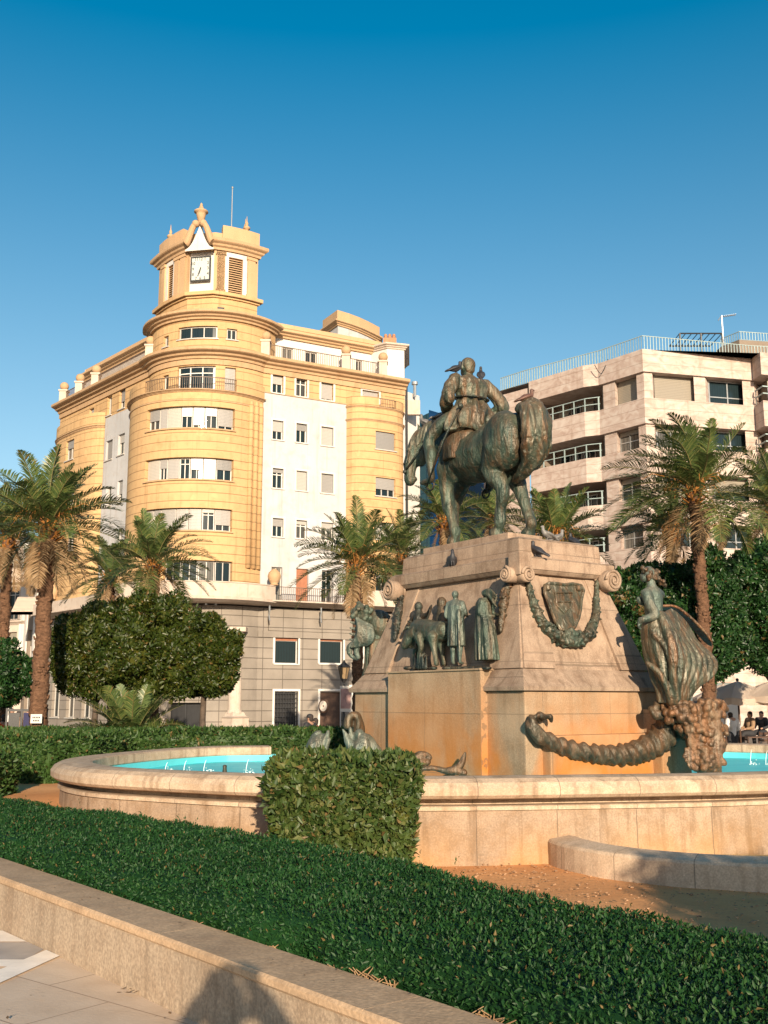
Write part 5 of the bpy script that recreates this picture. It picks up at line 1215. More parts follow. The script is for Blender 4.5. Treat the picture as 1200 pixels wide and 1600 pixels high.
# (windows are built in world metres, then bound)
def bindkids():
    for o in list(yb.children):
        if o.matrix_parent_inverse == Matrix.Identity(4): bind(o, yb)
w3 = window(RW, *gops[2], .3, yb, 0, mull=0, surround='bwhite', sill=False, glass='darkin')
bm = bmesh.new(); a, b, c, d = gops[2]
for i in range(9): s = a + .06 + (b - a - .12) * i / 8; pbox(bm, RW, s - .018, s + .018, c, d - .02, -.12, -.08)
for i in range(9): z_ = c + (d - c) * (i + .5) / 9; pbox(bm, RW, a + .02, b - .02, z_ - .018, z_ + .018, -.075, -.055)
fin('window_grille', bm, ms['iron'], w3)
w4 = window(RW, *gops[3], .34, yb, 0, mull=0, surround='bwhite', sill=False, glass='wood', door=True)
for o in dg: window(CW, *o, .45, yb, 0, mull=1, sill=False, glass='darkin', door=True, frame='iron')
for o in lgo: window(LW, *o, .3, yb, 0, mull=1)
# scalloped frieze under the slab
bm = bmesh.new(); s0, s1 = sxr(419, 970), RW.L; zf = RW.z(460, 980); n = 60; fr_b = []; fr_t = []
zlo, zhi = RW.z(490, 975), RW.z(450, 964)
for i in range(n + 1):
    s = s0 + (s1 - s0) * i / n; u = (s - sxr(490, 975)) / (sxr(509, 975) - sxr(490, 975)); k = math.exp(-min(9, (u * .95) ** 2) * 1.6); z_ = zhi - (zhi - zlo) * k
    fr_b.append([bm.verts.new(RW.at(s, d, z)) for d, z in ((.0, zlo - .5), (.14, zlo - .5), (.14, z_), (.0, z_))])
for a, b in zip(fr_b, fr_b[1:]):
    for i in range(4): bm.faces.new((a[i], a[(i + 1) % 4], b[(i + 1) % 4], b[i]))
bm.faces.new(fr_b[0][::-1]); bm.faces.new(fr_b[-1]); pbox(bm, RW, 0, RW.L, zlo - .9, zlo - .52, 0, .09); Y_(fin('frieze', bm, ms['ashlar']))
# entrance columns with pedestals and lintel
for k, (px, Yc) in enumerate(((369, 62.6), (240, 62.2))):
    q = P(px, 1000, Yc); zt_c = P(px, 982, Yc).z; bm = bmesh.new()
    lathe(bm, [(.95, 0), (.95, .35), (.85, .4), (.85, 1.0), (.95, 1.05), (.7, 1.12), (.62, 1.2), (.58, 1.3), (.52, 1.36)], (q.x, q.y, GZ), 4); lathe(bm, [(.42, 1.2), (.46, 1.3), (.42, 1.42), (.38, 1.5), (.385, 2.6), (.33, zt_c - GZ - .6), (.36, zt_c - GZ - .55), (.33, zt_c - GZ - .5), (.42, zt_c - GZ - .36), (.48, zt_c - GZ - .3), (.48, zt_c - GZ - .2)], (q.x, q.y, GZ), 24)
    box(bm, q.x - .62, q.x + .62, q.y - .5, q.y + .5, zt_c - .2, zt_c + .06); Y_(fin('column', bm, ms['slabw'], None))
# balcony slab all round with white parapet
bm = bmesh.new(); SB = Path([SW.xy(s, 1.35) for s in SW.s]); cornice(bm, YP, 0, YP.L, z_slab0, z_slab0 + .28, 1.35, d0=-.2)
pprof(bm, SW, 0, SW.L, [(-.3, z_slab0 - .02), (.9, z_slab0 - .02), (1.3, z_slab0 + .12), (1.34, z_slab0 + .29), (-.3, z_slab0 + .29)]); Y_(fin('balcony_slab', bm, ms['slabw']))
bm = bmesh.new(); pbox(bm, SW, 0, SW.L, z_slab0 + .292, z_slab1, 1.02, 1.22); pbox(bm, SW, 0, SW.L, z_slab1 + .002, z_slab1 + .06, .98, 1.27)
pbox(bm, RW, sxr(560, 930), RW.L, z_slab0 + .282, z_slab1 + .1, 1.05, 1.2); pbox(bm, LW, 0, LW.L, z_slab0 + .282, z_slab1 - .1, 1.05, 1.2); Y_(fin('parapet', bm, ms['slabw']))
railing('railing', RW, .9, sxr(560, 930), z_slab0 + .28, z_slab1 + .02, 1.15, 'rail', None); Y_(bpy.context.scene.collection.objects['railing'])
for p, s, d in ((RW, .55, 1.1), (RW, sxr(566, 930), 1.1), (LW, LW.L - .6, 1.1), (LW, 3.0, 1.1)):
    q = p.xy(s, d); bm = bmesh.new(); lathe(bm, [(.16, 0), (.3, .04), (.2, .1), (.28, .2), (.38, .42), (.40, .58), (.34, .78), (.2, .92), (.12, 1.0)], (q.x, q.y, z_slab1 + .06), 20); Y_(fin('ball_finial', bm, ms['trim'], None, True))
# white and yellow flat walls, right street side
zfl = [z_slab0 + .28]
RB0, RB1 = sxr(541, 700), sxr(629, 700)
ops = []; specs = []
cols = [(426, 443), (463, 480), (502, 521)]
rows = [(584, 613, .5, (.5, 0, .9)), (656, 686, 0, (.55, .35, .95)), (731, 762, 0, (.2, .97, .97)), (809, 838, 0, (.42, .22, .3))]
for (y0, y1, _, sh) in rows:
    for (x0, x1), h_ in zip(cols, sh):
        ya = y0 + (x0 - 426) * .17 * ((1095 - y0) / 500) * .9
        dz = 0; a, b = sxr(x0, y0), sxr(x1, y0); zt_, zb_ = RW.z(426 if False else x0, y0 + (x0 - 426) * (.155 * (1095 - y0) / 511)), RW.z(x0, y1 + (x0 - 426) * (.155 * (1095 - y1) / 511))
        ops.append((a, b, zb_, zt_)); specs.append((h_, 'shut' if h_ < .9 else 'shut', False))
for (x0, x1), h_, sh in zip(((424, 441), (463, 482), (503, 520)), (0, .98, 0), ('shut', 'shutb', 'shut')):
    a, b = sxr(x0, 900), sxr(x1, 900); ops.append((a, b, z_slab0 + .3, RW.z(432, 886))); specs.append((h_, sh, True))
ops.append((sxr(566, 620), sxr(592, 620), RW.z(566, 627), RW.z(566, 609))); specs.append((.8, 'shut', False))
bm = bmesh.new(); zsplit = RW.z(413, 612)
pwall(bm, RW, z_slab0 + .1, z_cor0 + .05, ops, .32, matf=lambda s, z: 1 if (z > zsplit and s < RW.L - .35) else 0)
Y_(fin('street_wall', bm, [ms['white'], ms['yel']]))
bm = bmesh.new(); pbox(bm, RW, 0, RB0, zsplit - .05, zsplit + .04, 0, .06); Y_(fin('string_course', bm, ms['trim']))
for o, (h_, sh, dr) in zip(ops, specs): window(RW, *o, .28, yb, h_, sh, 1, 0 if h_ > .3 else .7, .06, surround=None if dr else 'bwhite', door=dr, sill=not dr)
# left street side
lops = []; lsp = []
for x0, x1, y0, y1 in ((111, 118, 668, 696), (168, 175, 621, 650), (187, 196, 610, 640), (166, 176, 690, 720), (185, 195, 680, 712), (166, 174, 762, 792), (184, 192, 752, 786), (186, 192, 826, 856), (140, 147, 640, 665)):
    a, b = LW.sx(x0, y0), LW.sx(x1, y0); zz1 = LW.z(x0, y0); zz0 = LW.z(x0, y1); lops.append((a, b, zz0, zz1))
lops = [o for o in lops if o[1] - o[0] > .2]
lops += [(6.6, 7.6, z_slab0 + .9, z_slab0 + 2.6), (1.0, 1.9, z_slab0 + .9, z_slab0 + 2.5)]
zspl = LW.z(200, 635)
bm = bmesh.new(); LB1 = LW.sx(160, 760)
pwall(bm, LW, z_slab0 + .1, z_cor0 + .05, lops, .32, matf=lambda s, z: 1 if z > zspl - .2 else 0); Y_(fin('street_wall', bm, [ms['white'], ms['yel']]))
for i, o in enumerate(lops): window(LW, *o, .28, yb, (.4, 0, .6, .9)[i % 4], 'shut', 1)
# drum: projecting yellow body with strip windows, then recessed upper floors
sops = []; strips = [(640, 672, ((0, .10, .0), (.10, .33, 0), (.33, .46, .55), (.46, .58, 0), (.58, .66, 1), (.66, .80, .38), (.80, .98, .85)))]
def sws(px, py): return SW.sx(px, py)
stripz = [(zc(634), zc(668)), (zc(714), zc(748)), (zc(793), zc(828)), (zc(875), zc(909))]
s_l = sws(228, 690); s_r = sws(366, 690)
for (zt_, zb_) in stripz[:3]: sops.append((s_l, s_r, zb_, zt_))
sops.append((sws(255, 890), sws(363, 890), stripz[3][1], stripz[3][0]))
bm = bmesh.new(); pwall(bm, SW, z_slab0 + .28, z_balc, sops, .42); pbox(bm, SW, 0, SW.L, z_balc - .08, z_balc, -1.0, -.0005); Y_(fin('drum_wall', bm, ms['yel']))
bm = bmesh.new(); ops_ = []
for (zt_, zb_) in stripz[:3]: b3 = bmesh.new(); pbox(b3, SW, s_l - .06, s_r + .06, zb_ - .09, zb_ - .004, -.05, .10); Y_(fin('window_sill', b3, ms['trim']))
cornice(bm, SW, 0, SW.L, z_balc + .002, z_balc + .16, .22); pbox(bm, SW, 0, SW.L, stripz[0][0] + .35, stripz[0][0] + .42, -.02, .05)
Y_(fin('drum_band', bm, ms['trim']))
pat = [((.00, .16, .55), (.16, .26, .98), (.26, .42, .98), (.42, .55, .45), (.55, .68, .85), (.68, .82, .4), (.82, 1.0, .84)),
       ((.00, .18, .95), (.18, .28, .45), (.28, .42, .95), (.42, .54, 0), (.54, .68, .55), (.68, .82, .98), (.82, 1.0, .5)),
       ((.00, .12, .9), (.12, .22, .3), (.22, .40, .97), (.40, .54, .97), (.54, .68, .97), (.68, .82, .18), (.82, 1.0, .72)),
       ((.00, .25, 0), (.25, .5, 0), (.5, .75, 0), (.75, 1.0, 0))]
for k, (rowp, op) in enumerate(zip(pat, sops)):
    a, b, c, d = op; W_ = b - a
    for i, (u0, u1, sh) in enumerate(rowp):
        window(SW, a + W_ * u0 + .02, a + W_ * u1 - .02, c + .02, d - .02, .36, yb, sh, 'shutw' if (k, i) in ((0, 3), (0, 4), (0, 5), (1, 4), (1, 5)) else 'shut', 1, .72 if sh < .3 and k < 3 else 0, .055, sill=False, frame='bwhite' if k < 3 else 'frame')
# balcony rail on the drum with solid end cheeks
zr0, zr1 = z_balc + .16, zc(588)
ra, rb = sws(228, 600), sws(369, 600); rl = railing('railing', SW, ra, rb, zr0, zr1, .02, 'rail', None); Y_(rl)
for a, b in ((0, ra), (rb, SW.L)): bm = bmesh.new(); pbox(bm, SW, a, b, z_balc + .162, zr1, -.12, .08); Y_(fin('balcony_cheek', bm, ms['yel']))
# vertical fluted strips where the drum meets the right street wall
bm = bmesh.new()
for i in range(3):
    s = SW.L - .25 - i * .42; q = SW.xy(s, .02); lathe(bm, [(.17, 0), (.17, z_balc - z_slab1 - 1.6 - i * .0), (.12, z_balc - z_slab1 - 1.3), (.02, z_balc - z_slab1 - 1.2)], (q.x, q.y, z_slab1 + 1.1), 14)
Y_(fin('corner_roll', bm, ms['yel'], None, True))
# recessed storey behind the balcony
uo = []; us = []
for x0, x1, y0, y1, sh, m_, tr in ((255, 264, 580, 612, 0, 0, 0), (278, 337, 571, 612, 0, 2, .78), (352, 369, 572, 612, .97, 0, 0)):
    a, b = CW.sx(x0, y0), CW.sx(x1, y0); uo.append((a, b, z_balc - .1, Z(y0, CCY.y - RC))); us.append((sh, m_, tr))
bm = bmesh.new(); pwall(bm, CW, z_balc - .4, z_cor0 + .05, uo, .32); Y_(fin('upper_wall', bm, ms['yel']))
for o, (sh, m_, tr) in zip(uo, us): window(CW, *o, .28, yb, sh, 'shut', m_, tr, .07, frame='bwhite', sill=False, door=True)
# main cornice round the whole block
bm = bmesh.new(); cornice(bm, YP, 0, YP.L, z_cor0, z_cor1, .75); pbox(bm, YP, 0, YP.L, z_cor0 - .35, z_cor0 - .003, -.02, .10); Y_(fin('cornice', bm, ms['trim']))
# terrace behind the cornice, attic storeys set back
OL = [LW.xy(0, -1.7), LW.xy(LW.L, -1.7)]; OR = [RW.xy(0, -1.5), RW.xy(RW.L, -1.5)]
AL = Path([tuple(LW.xy(.0, -1.7)), tuple(LW.xy(LW.L - 0, -1.7))]); AR = Path([tuple(RW.xy(0, -1.6)), tuple(RW.xy(RW.L - .9, -1.6))])
bm = bmesh.new(); v = [bm.verts.new(YP.at(s, 0, z_cor1 - .05)) for s in YP.s] + [bm.verts.new((*q, z_cor1 - .05)) for q in ((1.5, 82), (-18, 88))]; f = bm.faces.new(v); bmesh.ops.triangulate(bm, faces=[f]); Y_(fin('terrace', bm, ms['slabw']))
zat = AR.z(430, 527); zpar = AR.z(430, 503)
ao = []
for x0, x1, y0, y1 in ((414, 423, 541, 553), (441, 458, 546, 557), (477, 495, 551, 562), (556, 566, 568, 580)):
    ao.append((AR.sx(x0, 545), AR.sx(x1, 545), z_cor1 + .55, z_cor1 + 1.55))
bm = bmesh.new(); pwall(bm, AR, z_cor1 - .1, zat, ao, .25); Y_(fin('attic_wall', bm, ms['bwhite']))
bm = bmesh.new(); pwall(bm, AL, z_cor1 - .1, zat, [], .25); Y_(fin('attic_wall', bm, ms['bwhite']))
for o in ao: window(AR, *o, .2, yb, 0, mull=1)
bm = bmesh.new()
for p in (AL, AR):
    cornice(bm, p, 0, p.L, zat - .002, zat + .45, .6); pbox(bm, p, 0, p.L, zat + .452, zpar, -.3, -.05)
Y_(fin('attic_cornice', bm, ms['pale']))
# side and back walls so that the block is closed
bm = bmesh.new(); BKP = Path([tuple(Ept), (1.5, 82), (-18, 88), tuple(Apt)]); pwall(bm, BKP, GZ - .1, z_cor1, [], .2); Y_(fin('rear_wall', bm, ms['white']))
bm = bmesh.new(); b2 = Path([tuple(AR.xy(AR.L)), (1.0, 80), (-16, 86), tuple(AL.xy(0))]); pwall(bm, b2, z_cor1 - .1, zpar, [], .2); v = [bm.verts.new((*q, zpar - .3)) for q in (AL.xy(0), AL.xy(AL.L), AR.xy(0), AR.xy(AR.L), (1.0, 80), (-16, 86))]; f = bm.faces.new(v); bmesh.ops.triangulate(bm, faces=[f]); Y_(fin('roof', bm, ms['slabw']))
# terrace railings and ball-topped piers
for p, segs in ((RW, (( .5, sxr(536, 560)), (sxr(549, 565), sxr(594, 575)))), (LW, ((.4, 2.6), (3.1, 5.2), (5.7, LW.L - .6)))):
    for a, b in segs: Y_(railing('railing', p, a, b, z_cor1, z_cor1 + 1.05, -.12, 'rail', None))
k = 0
for p, ss in ((RW, (.2, sxr(542, 562), sxr(600, 575))), (LW, (.15, 2.85, 5.45, LW.L - .25))):
    for s in ss:
        q = p.xy(s, -.12); bm = bmesh.new(); box(bm, q.x - .27, q.x + .27, q.y - .27, q.y + .27, z_cor1, z_cor1 + 1.1); box(bm, q.x - .33, q.x + .33, q.y - .33, q.y + .33, z_cor1 + 1.102, z_cor1 + 1.22)
        o = Y_(fin('terrace_pier', bm, ms['slabw'])); bm = bmesh.new(); ball(bm, (q.x, q.y, z_cor1 + 1.52), .32, 3); lathe(bm, [(.2, 0), (.14, .08), (.2, .12)], (q.x, q.y, z_cor1 + 1.18), 12); b_ = fin('stone_ball', bm, ms['trim'], None, True); b_.parent = o; b_.matrix_parent_inverse = (Matrix.Translation(yb.location)).inverted() if False else Matrix.Identity(4)
# attic floor of the drum
RD = RC - .12; DP = Path([circ(al - .35 + (ar_ - al + .7) * i / NA, RD) for i in range(NA + 1)])
do = []
for x0, x1, y0, y1, m_ in ((256, 264, 517, 534, 0), (279, 340, 509, 528, 2), (355, 371, 511, 528, 1)):
    a, b = DP.sx(x0, y0), DP.sx(x1, y0); do.append((a, b, Z(y1, CCY.y - RD), Z(y0, CCY.y - RD), m_))
bm = bmesh.new(); pwall(bm, DP, z_cor1 - .1, z_t0 + .05, [o[:4] for o in do], .3); Y_(fin('drum_attic_wall', bm, ms['yel']))
for o in do: window(DP, *o[:4], .26, yb, 0, 'shut', o[4], 0, .07, sill=True)
bm = bmesh.new(); cornice(bm, DP, 0, DP.L, z_t0, z_t1, .6); v = [bm.verts.new(DP.at(s, .3, z_t1 - .03)) for s in DP.s]; bm.faces.new(v); Y_(fin('drum_cornice', bm, ms['trim']))
# ---- clock tower: rounded octagonal plan
tw = bind(empty('clock_tower_dummy'), yb); bpy.data.objects.remove(tw)
TC = Vector((-11.75, 66.4)); RT = 3.0
z_b1 = Z(466, TC.y - RT); z_l0 = Z(461, TC.y - RT); z_k0, z_k1 = Z(392, TC.y - RT), Z(376, TC.y - RT); z_p1 = Z(352, TC.y - RT)
fa = -math.pi / 2 - .10           # the clock side looks slightly left of the viewer
tq = [Vector(q) for q in ((-14.95, 66.4), (-12.48, 63.55), (-10.78, 63.25), (-8.18, 64.7))]
def bow(a, b, k=.16):
    d = (b - a).normalized(); n_ = Vector((d.y, -d.x)); return [a.lerp(b, t_) + n_ * k * 4 * t_ * (1 - t_) for t_ in (.2, .4, .6, .8)]
tb2 = tq[3] + Vector((-.62, .78)) * 3.4; tb1 = tq[0] + Vector((.875, .485)) * 3.0
TP = Path([tuple(q) for q in [tb1, tq[0]] + bow(tq[0], tq[1]) + [tq[1], tq[2]] + bow(tq[2], tq[3]) + [tq[3], tb2, tb1]])
bm = bmesh.new(); pbox(bm, TP, 0, TP.L, z_t1 - .05, z_b1, -.4, 0); pbox(bm, TP, 0, TP.L, z_b1 + .002, z_b1 + .12, -.4, .12); pbox(bm, TP, 0, TP.L, z_b1 + .122, z_l0 + .16, -.4, .28); Y_(fin('tower_base', bm, ms['yel']))
for px, py in ((268, 488), (345, 483)):
    q = TP.sx(px, py); bm = bmesh.new(); z_ = Z(py, TC.y - RT); pbox(bm, TP, q - .22, q + .22, z_ - .12, z_ + .12, -.05, .04); Y_(fin('vent', bm, ms['iron']))
sc0, sc1 = TP.sx(293, 430), TP.sx(334, 430); l0, l1 = TP.sx(357, 430), TP.sx(379, 430); m0, m1 = TP.sx(263, 430), TP.sx(271, 430)
zl0_, zl1_ = Z(456, TC.y - RT), Z(400, TC.y - RT); zh = z_l0 + .16
lo = [(l0, l1, zl0_, zl1_), (m0, m1, Z(462, TC.y - RT + .8), Z(408, TC.y - RT + .8))]
bm = bmesh.new(); pwall(bm, TP, zh, z_k0 + .02, [(sc0, sc1, zh + .001, z_k0 + .0)] + lo, .3); Y_(fin('tower_wall', bm, ms['pale']))
bm = bmesh.new(); pbox(bm, TP, sc0 - .0, sc1 + .0, zh, z_k0, -.32, -.22)
for a, b, c, d in lo:
    for e, f_, g_, h_ in ((a - .3, a - .002, c - .3, d + .3), (b + .002, b + .3, c - .3, d + .3), (a, b, c - .3, c - .004), (a, b, d + .004, d + .3)): pbox(bm, TP, e, f_, g_, h_, -.05, .03)
# ogee-topped white panel above the clock
ga = TP.sx(313, 430); og = []
for i in range(21):
    t_ = i / 20 * 2 - 1; h_ = (z_p1 - .15 - z_k0) * (1 - abs(t_)) ** 1.9 + 0; og.append((ga + t_ * (sc1 - sc0) / 2 * .98, z_k0 + h_ + .02))
fv = [bm.verts.new(TP.at(s, .34, z)) for s, z in og]; bv = [bm.verts.new(TP.at(s, -.1, z)) for s, z in og]; fb = [bm.verts.new(TP.at(s, .34, z_k0 - .1)) for s, z in og]
for i in range(20): bm.faces.new((fv[i], fv[i + 1], bv[i + 1], bv[i])); bm.faces.new((fb[i], fb[i + 1], fv[i + 1], fv[i]))
Y_(fin('white_panel', bm, ms['bwhite']))
for a, b, c, d in lo:
    bm = bmesh.new(); n = 16
    pbox(bm, TP, a + .01, b - .01, c + .01, d - .01, -.29, -.26, 1)
    for i in range(n): z_ = c + (d - c) * i / n; pprof(bm, TP, a + .02, b - .02, [(-.22, z_ + .10), (-.06, z_ + .0), (-.06, z_ + .05), (-.22, z_ + .15)])
    Y_(fin('louvre', bm, [ms['trim'], ms['darkin']]))
bm = bmesh.new()
for s in (sc0 - .42, sc1 + .42, l1 + .55, m0 - .55, m1 + .5, l0 - .5):
    bm = bmesh.new(); pbox(bm, TP, s - .24, s + .24, zh, z_k0 - .3, -.03, .13); pbox(bm, TP, s - .30, s + .30, z_k0 - .298, z_k0 - .1, -.03, .18); pbox(bm, TP, s - .30, s + .30, zh, zh + .18, -.03, .17); Y_(fin('pilaster', bm, ms['pale']))
bm = bmesh.new()
cornice(bm, TP, 0, sc0 + .1, z_k0, z_k1, .5); cornice(bm, TP, sc1 - .1, TP.L, z_k0, z_k1, .5)
# curling ends of the broken cornice rising to the urn
for sg, se in ((-1, sc0 + .1), (1, sc1 - .1)):
    pts = []
    for i in range(13):
        t_ = i / 12; s = se + (ga - sg * -.18 - se) * t_ ** .8 if False else se + (ga + sg * .22 - se) * (t_ ** 1.2); z_ = (z_k0 + z_k1) / 2 + (z_p1 - .1 - (z_k0 + z_k1) / 2) * (3 * t_ ** 2 - 2 * t_ ** 3); pts.append(TP.at(s, .42, z_))
    tube(bm, pts, [.24 - .06 * i / 12 for i in range(13)], 10)
    ball(bm, pts[-1] + Vector((0, 0, .03)), .25, 2)
Y_(fin('tower_cornice', bm, ms['trim']))
bm = bmesh.new(); g1 = .55
for a, b in ((0, sc0 - .5), (sc1 + .5, TP.L)): pbox(bm, TP, a, b, z_k1 - .02, z_p1, -.5, .05)
pbox(bm, TP, sc0 - .5, sc1 + .5, z_k1 - .3, z_p1 - .5, -.5, -.1)
v = [bm.verts.new(TP.at(s, -.3, z_k1 + .4)) for s in TP.s[:-1]]; bm.faces.new(v); Y_(fin('tower_parapet', bm, ms['pale']))
q = TP.xy(ga, .2); bm = bmesh.new(); lathe(bm, [(.2, 0), (.24, .12), (.11, .2), (.2, .3), (.30, .75), (.32, .9), (.46, .95), (.44, 1.02), (.2, 1.15), (.14, 1.28), (.08, 1.4), (.09, 1.48), (.02, 1.6)], (q.x, q.y, z_p1 - .15), 20); Y_(fin('urn', bm, ms['trim'], None, True))
for px, dd in ((261, 0), (388, 0), (393, .5)):
    q = TP.xy(TP.sx(px, 370), -.25) if px < 390 else TP.xy(TP.sx(390, 370) , -.6)
    bm = bmesh.new(); lathe(bm, [(.18, 0), (.12, .1), (.09, .25), (.21, .30), (.24, .4), (.14, .5), (.07, .56), (.11, .68), (.04, .85), (.015, 1.2)], (q.x, q.y, z_p1 - .1), 14); Y_(fin('pinnacle', bm, ms['trim'], None, True))
q = P(362, 340, TC.y + .8); bm = bmesh.new(); tube(bm, [(q.x, q.y, z_p1 - .6), (q.x, q.y, Z(293, TC.y + .8))], [.05, .035], 8); ball(bm, (q.x, q.y, Z(293, TC.y + .8)), .08, 2); Y_(fin('flagpole', bm, ms['alu']))
# clock: square face, numerals and hands
sck = TP.sx(313.5, 420); n_ = (TP.xy(sck, 1) - TP.xy(sck, 0)).normalized(); cpos = TP.at(sck, .02, (Z(403, TC.y - RT) + Z(437, TC.y - RT)) / 2); hw = .62; hh = (Z(402, TC.y - RT) - Z(438, TC.y - RT)) / 2
tx = Vector((-n_.y, n_.x, 0)); CM = Matrix(((tx.x, 0, n_.x, cpos.x), (tx.y, 0, n_.y, cpos.y), (0, 1, 0, cpos.z), (0, 0, 0, 1)))
bm = bmesh.new(); box(bm, -hw, hw, -hh, hh, -.25, 0, 0, CM); 
for a in ((-hw - .05, hw + .05, -hh - .05, -hh + .03), (-hw - .05, hw + .05, hh - .03, hh + .05), (-hw - .05, -hw + .03, -hh + .03, hh - .03), (hw - .03, hw + .05, -hh + .03, hh - .03)): box(bm, a[0], a[1], a[2], a[3], -.05, .04, 1, CM)
ck = Y_(fin('clock', bm, [plain('clock face', (.62, .66, .62), .4, .05), ms['iron']]))
def text_mesh(name, body, size, mtx, mat, parent=None, ext=.003):
    cu = bpy.data.curves.new('t', 'FONT'); cu.body = body; cu.size = size; cu.align_x = 'CENTER'; cu.align_y = 'CENTER'; cu.extrude = ext
    o = bpy.data.objects.new('t', cu); COL.objects.link(o); dg_ = bpy.context.evaluated_depsgraph_get(); dg_.update(); me = bpy.data.meshes.new_from_object(o.evaluated_get(dg_)); bpy.data.objects.remove(o); me.transform(mtx); me.name = name
    me.materials.clear(); return link(name, me, mat, parent)
nb = bmesh.new()
for h in range(1, 13):
    a = math.pi / 2 - h * math.pi / 6; k = 1 / max(abs(math.cos(a)), abs(math.sin(a))); x, y = math.cos(a) * k * hw * .80, math.sin(a) * k * hh * .82
    t_ = text_mesh('n', str(h), .27, CM @ Matrix.Translation((x, y, .012)), ms['black']); nb.from_mesh(t_.data); bpy.data.objects.remove(t_)
me = bpy.data.meshes.new('numerals'); nb.to_mesh(me); nb.free(); nu = link('numerals', me, ms['black']); nu.parent = ck; nu.matrix_parent_inverse = Matrix.Identity(4)
for nm, ang, L_, w_ in (('hour_hand', R(-105), .34, .035), ('minute_hand', R(-108), .52, .025)):
    bm = bmesh.new(); box(bm, -.08, L_, -w_, w_, .02 if nm[0] == 'h' else .035, .03 if nm[0] == 'h' else .045, 0, CM @ Matrix.Rotation(ang, 4, 'Z')); o = fin(nm, bm, ms['black']); o.parent = ck
# right bay, bulging yellow bay with balcony on top
def bulge(p, s0, s1, d, n=22, e=3.0): return Path([p.xy(s0 + (s1 - s0) * i / n, .02 + d * max(0, 1 - abs(2 * i / n - 1) ** e) ** (1 / 1.6)) for i in range(n + 1)])
RBp = bulge(RW, RB0, RB1, .95); zbt = RW.z(560, 641)
bo = []
for y0, y1, sh in ((673, 701, .98), (745, 774, .62), (815, 842, .9), (897, 925, .2)):
    a, b = RBp.sx(587, y0), RBp.sx(618, y0); za = Z(y0, RBp.xy(a).y); zb_ = Z(y1, RBp.xy(a).y); bo.append((a, b, zb_, za, sh))
bm = bmesh.new(); pwall(bm, RBp, z_slab0 + .28, zbt, [o[:4] for o in bo], .3); v = [bm.verts.new(RBp.at(s, 0, zbt - .3)) for s in RBp.s]; bm.faces.new(v); Y_(fin('bay_wall', bm, ms['yel']))
for a, b, c, d, sh in bo: window(RBp, a, b, c, d, .26, yb, sh, 'shut', 2)
bm = bmesh.new(); cornice(bm, RBp, 0, RBp.L, zbt - .9, zbt - .74, .12); cornice(bm, RBp, 0, RBp.L, zbt + .002, zbt + .12, .12); Y_(fin('bay_band', bm, ms['trim']))
a, b = RBp.sx(592, 640), RBp.sx(619, 640); zq = zbt - .72
# railing section set in the bay parapet
Y_(railing('railing', RBp, a, b, zbt + .12, zbt + .75, -.05, 'rail', None)); 
for u0, u1 in ((0, a), (b, RBp.L)): bm = bmesh.new(); pbox(bm, RBp, u0, u1, zbt + .122, zbt + .75, -.15, .03); Y_(fin('balcony_cheek', bm, ms['yel']))
# left bay
LBp = bulge(LW, .25, LB1, .9); zlt = LW.z(110, 690)
bo = []
for y0, y1, sh in ((705, 735, .4), (775, 803, .8), (845, 872, .3)):
    a, b = LBp.sx(103, y0), LBp.sx(115, y0); bo.append((min(a, b), max(a, b), Z(y1, 74.5), Z(y0, 74.5), sh))
bo = [o for o in bo if o[1] - o[0] > .15]
bm = bmesh.new(); pwall(bm, LBp, z_slab0 + .28, zlt, [o[:4] for o in bo], .3); v = [bm.verts.new(LBp.at(s, 0, zlt - .3)) for s in LBp.s]; bm.faces.new(v); Y_(fin('bay_wall', bm, ms['yel']))
for a, b, c, d, sh in bo: window(LBp, a, b, c, d, .26, yb, sh, 'shut', 1)
bm = bmesh.new(); cornice(bm, LBp, 0, LBp.L, zlt + .002, zlt + .12, .12); cornice(bm, LBp, 0, LBp.L, zlt - .1, zlt - .02, .08); Y_(fin('bay_band', bm, ms['trim'])); bm = bmesh.new(); pbox(bm, LBp, 0, LBp.L, zlt + .122, zlt + 1.0, -.12, .03); Y_(fin('balcony_cheek', bm, ms['yel']))
# rooftop penthouse with overhanging curved band, and the end block with chimney
pa = P(503, 520, 76); pb = P(528, 500, 74.0); pc = P(590, 520, 77.5); PP = Path([(pa.x, pa.y + 5), (pa.x + .2, pa.y), tuple(pb.xy)] + [(pb.x + (pc.x - pb.x) * t_, pb.y + (pc.y - pb.y) * t_ - .35 * math.sin(math.pi * t_)) for t_ in (.25, .5, .75)] + [tuple(pc.xy), (pc.x - .3, pc.y + 5)])
zp0, zp1, zp2 = zpar - .4, Z(509, 74), Z(486, 74)
bm = bmesh.new(); pwall(bm, PP, zp0, zp1 + .1, [], .2); Y_(fin('penthouse_wall', bm, ms['white']))
bm = bmesh.new(); cornice(bm, PP, 0, PP.L, zp1, zp1 + .35, .4); pbox(bm, PP, 0, PP.L, zp1 + .352, zp2, -.25, .15); v = [bm.verts.new(PP.at(s, 0, zp2 - .3)) for s in PP.s]; f = bm.faces.new(v); bmesh.ops.triangulate(bm, faces=[f]); Y_(fin('penthouse_parapet', bm, ms['pale']))
e0 = RW.xy(RW.L - 1.9, -1.2); e1 = RW.xy(RW.L, -.05); EB = Path([tuple(e0 + Vector((-.5, .8))), tuple(RW.xy(RW.L - 1.2, -.3)), tuple(e1), (e1.x + .1, e1.y + 4)]); ze = Z(563, 71)
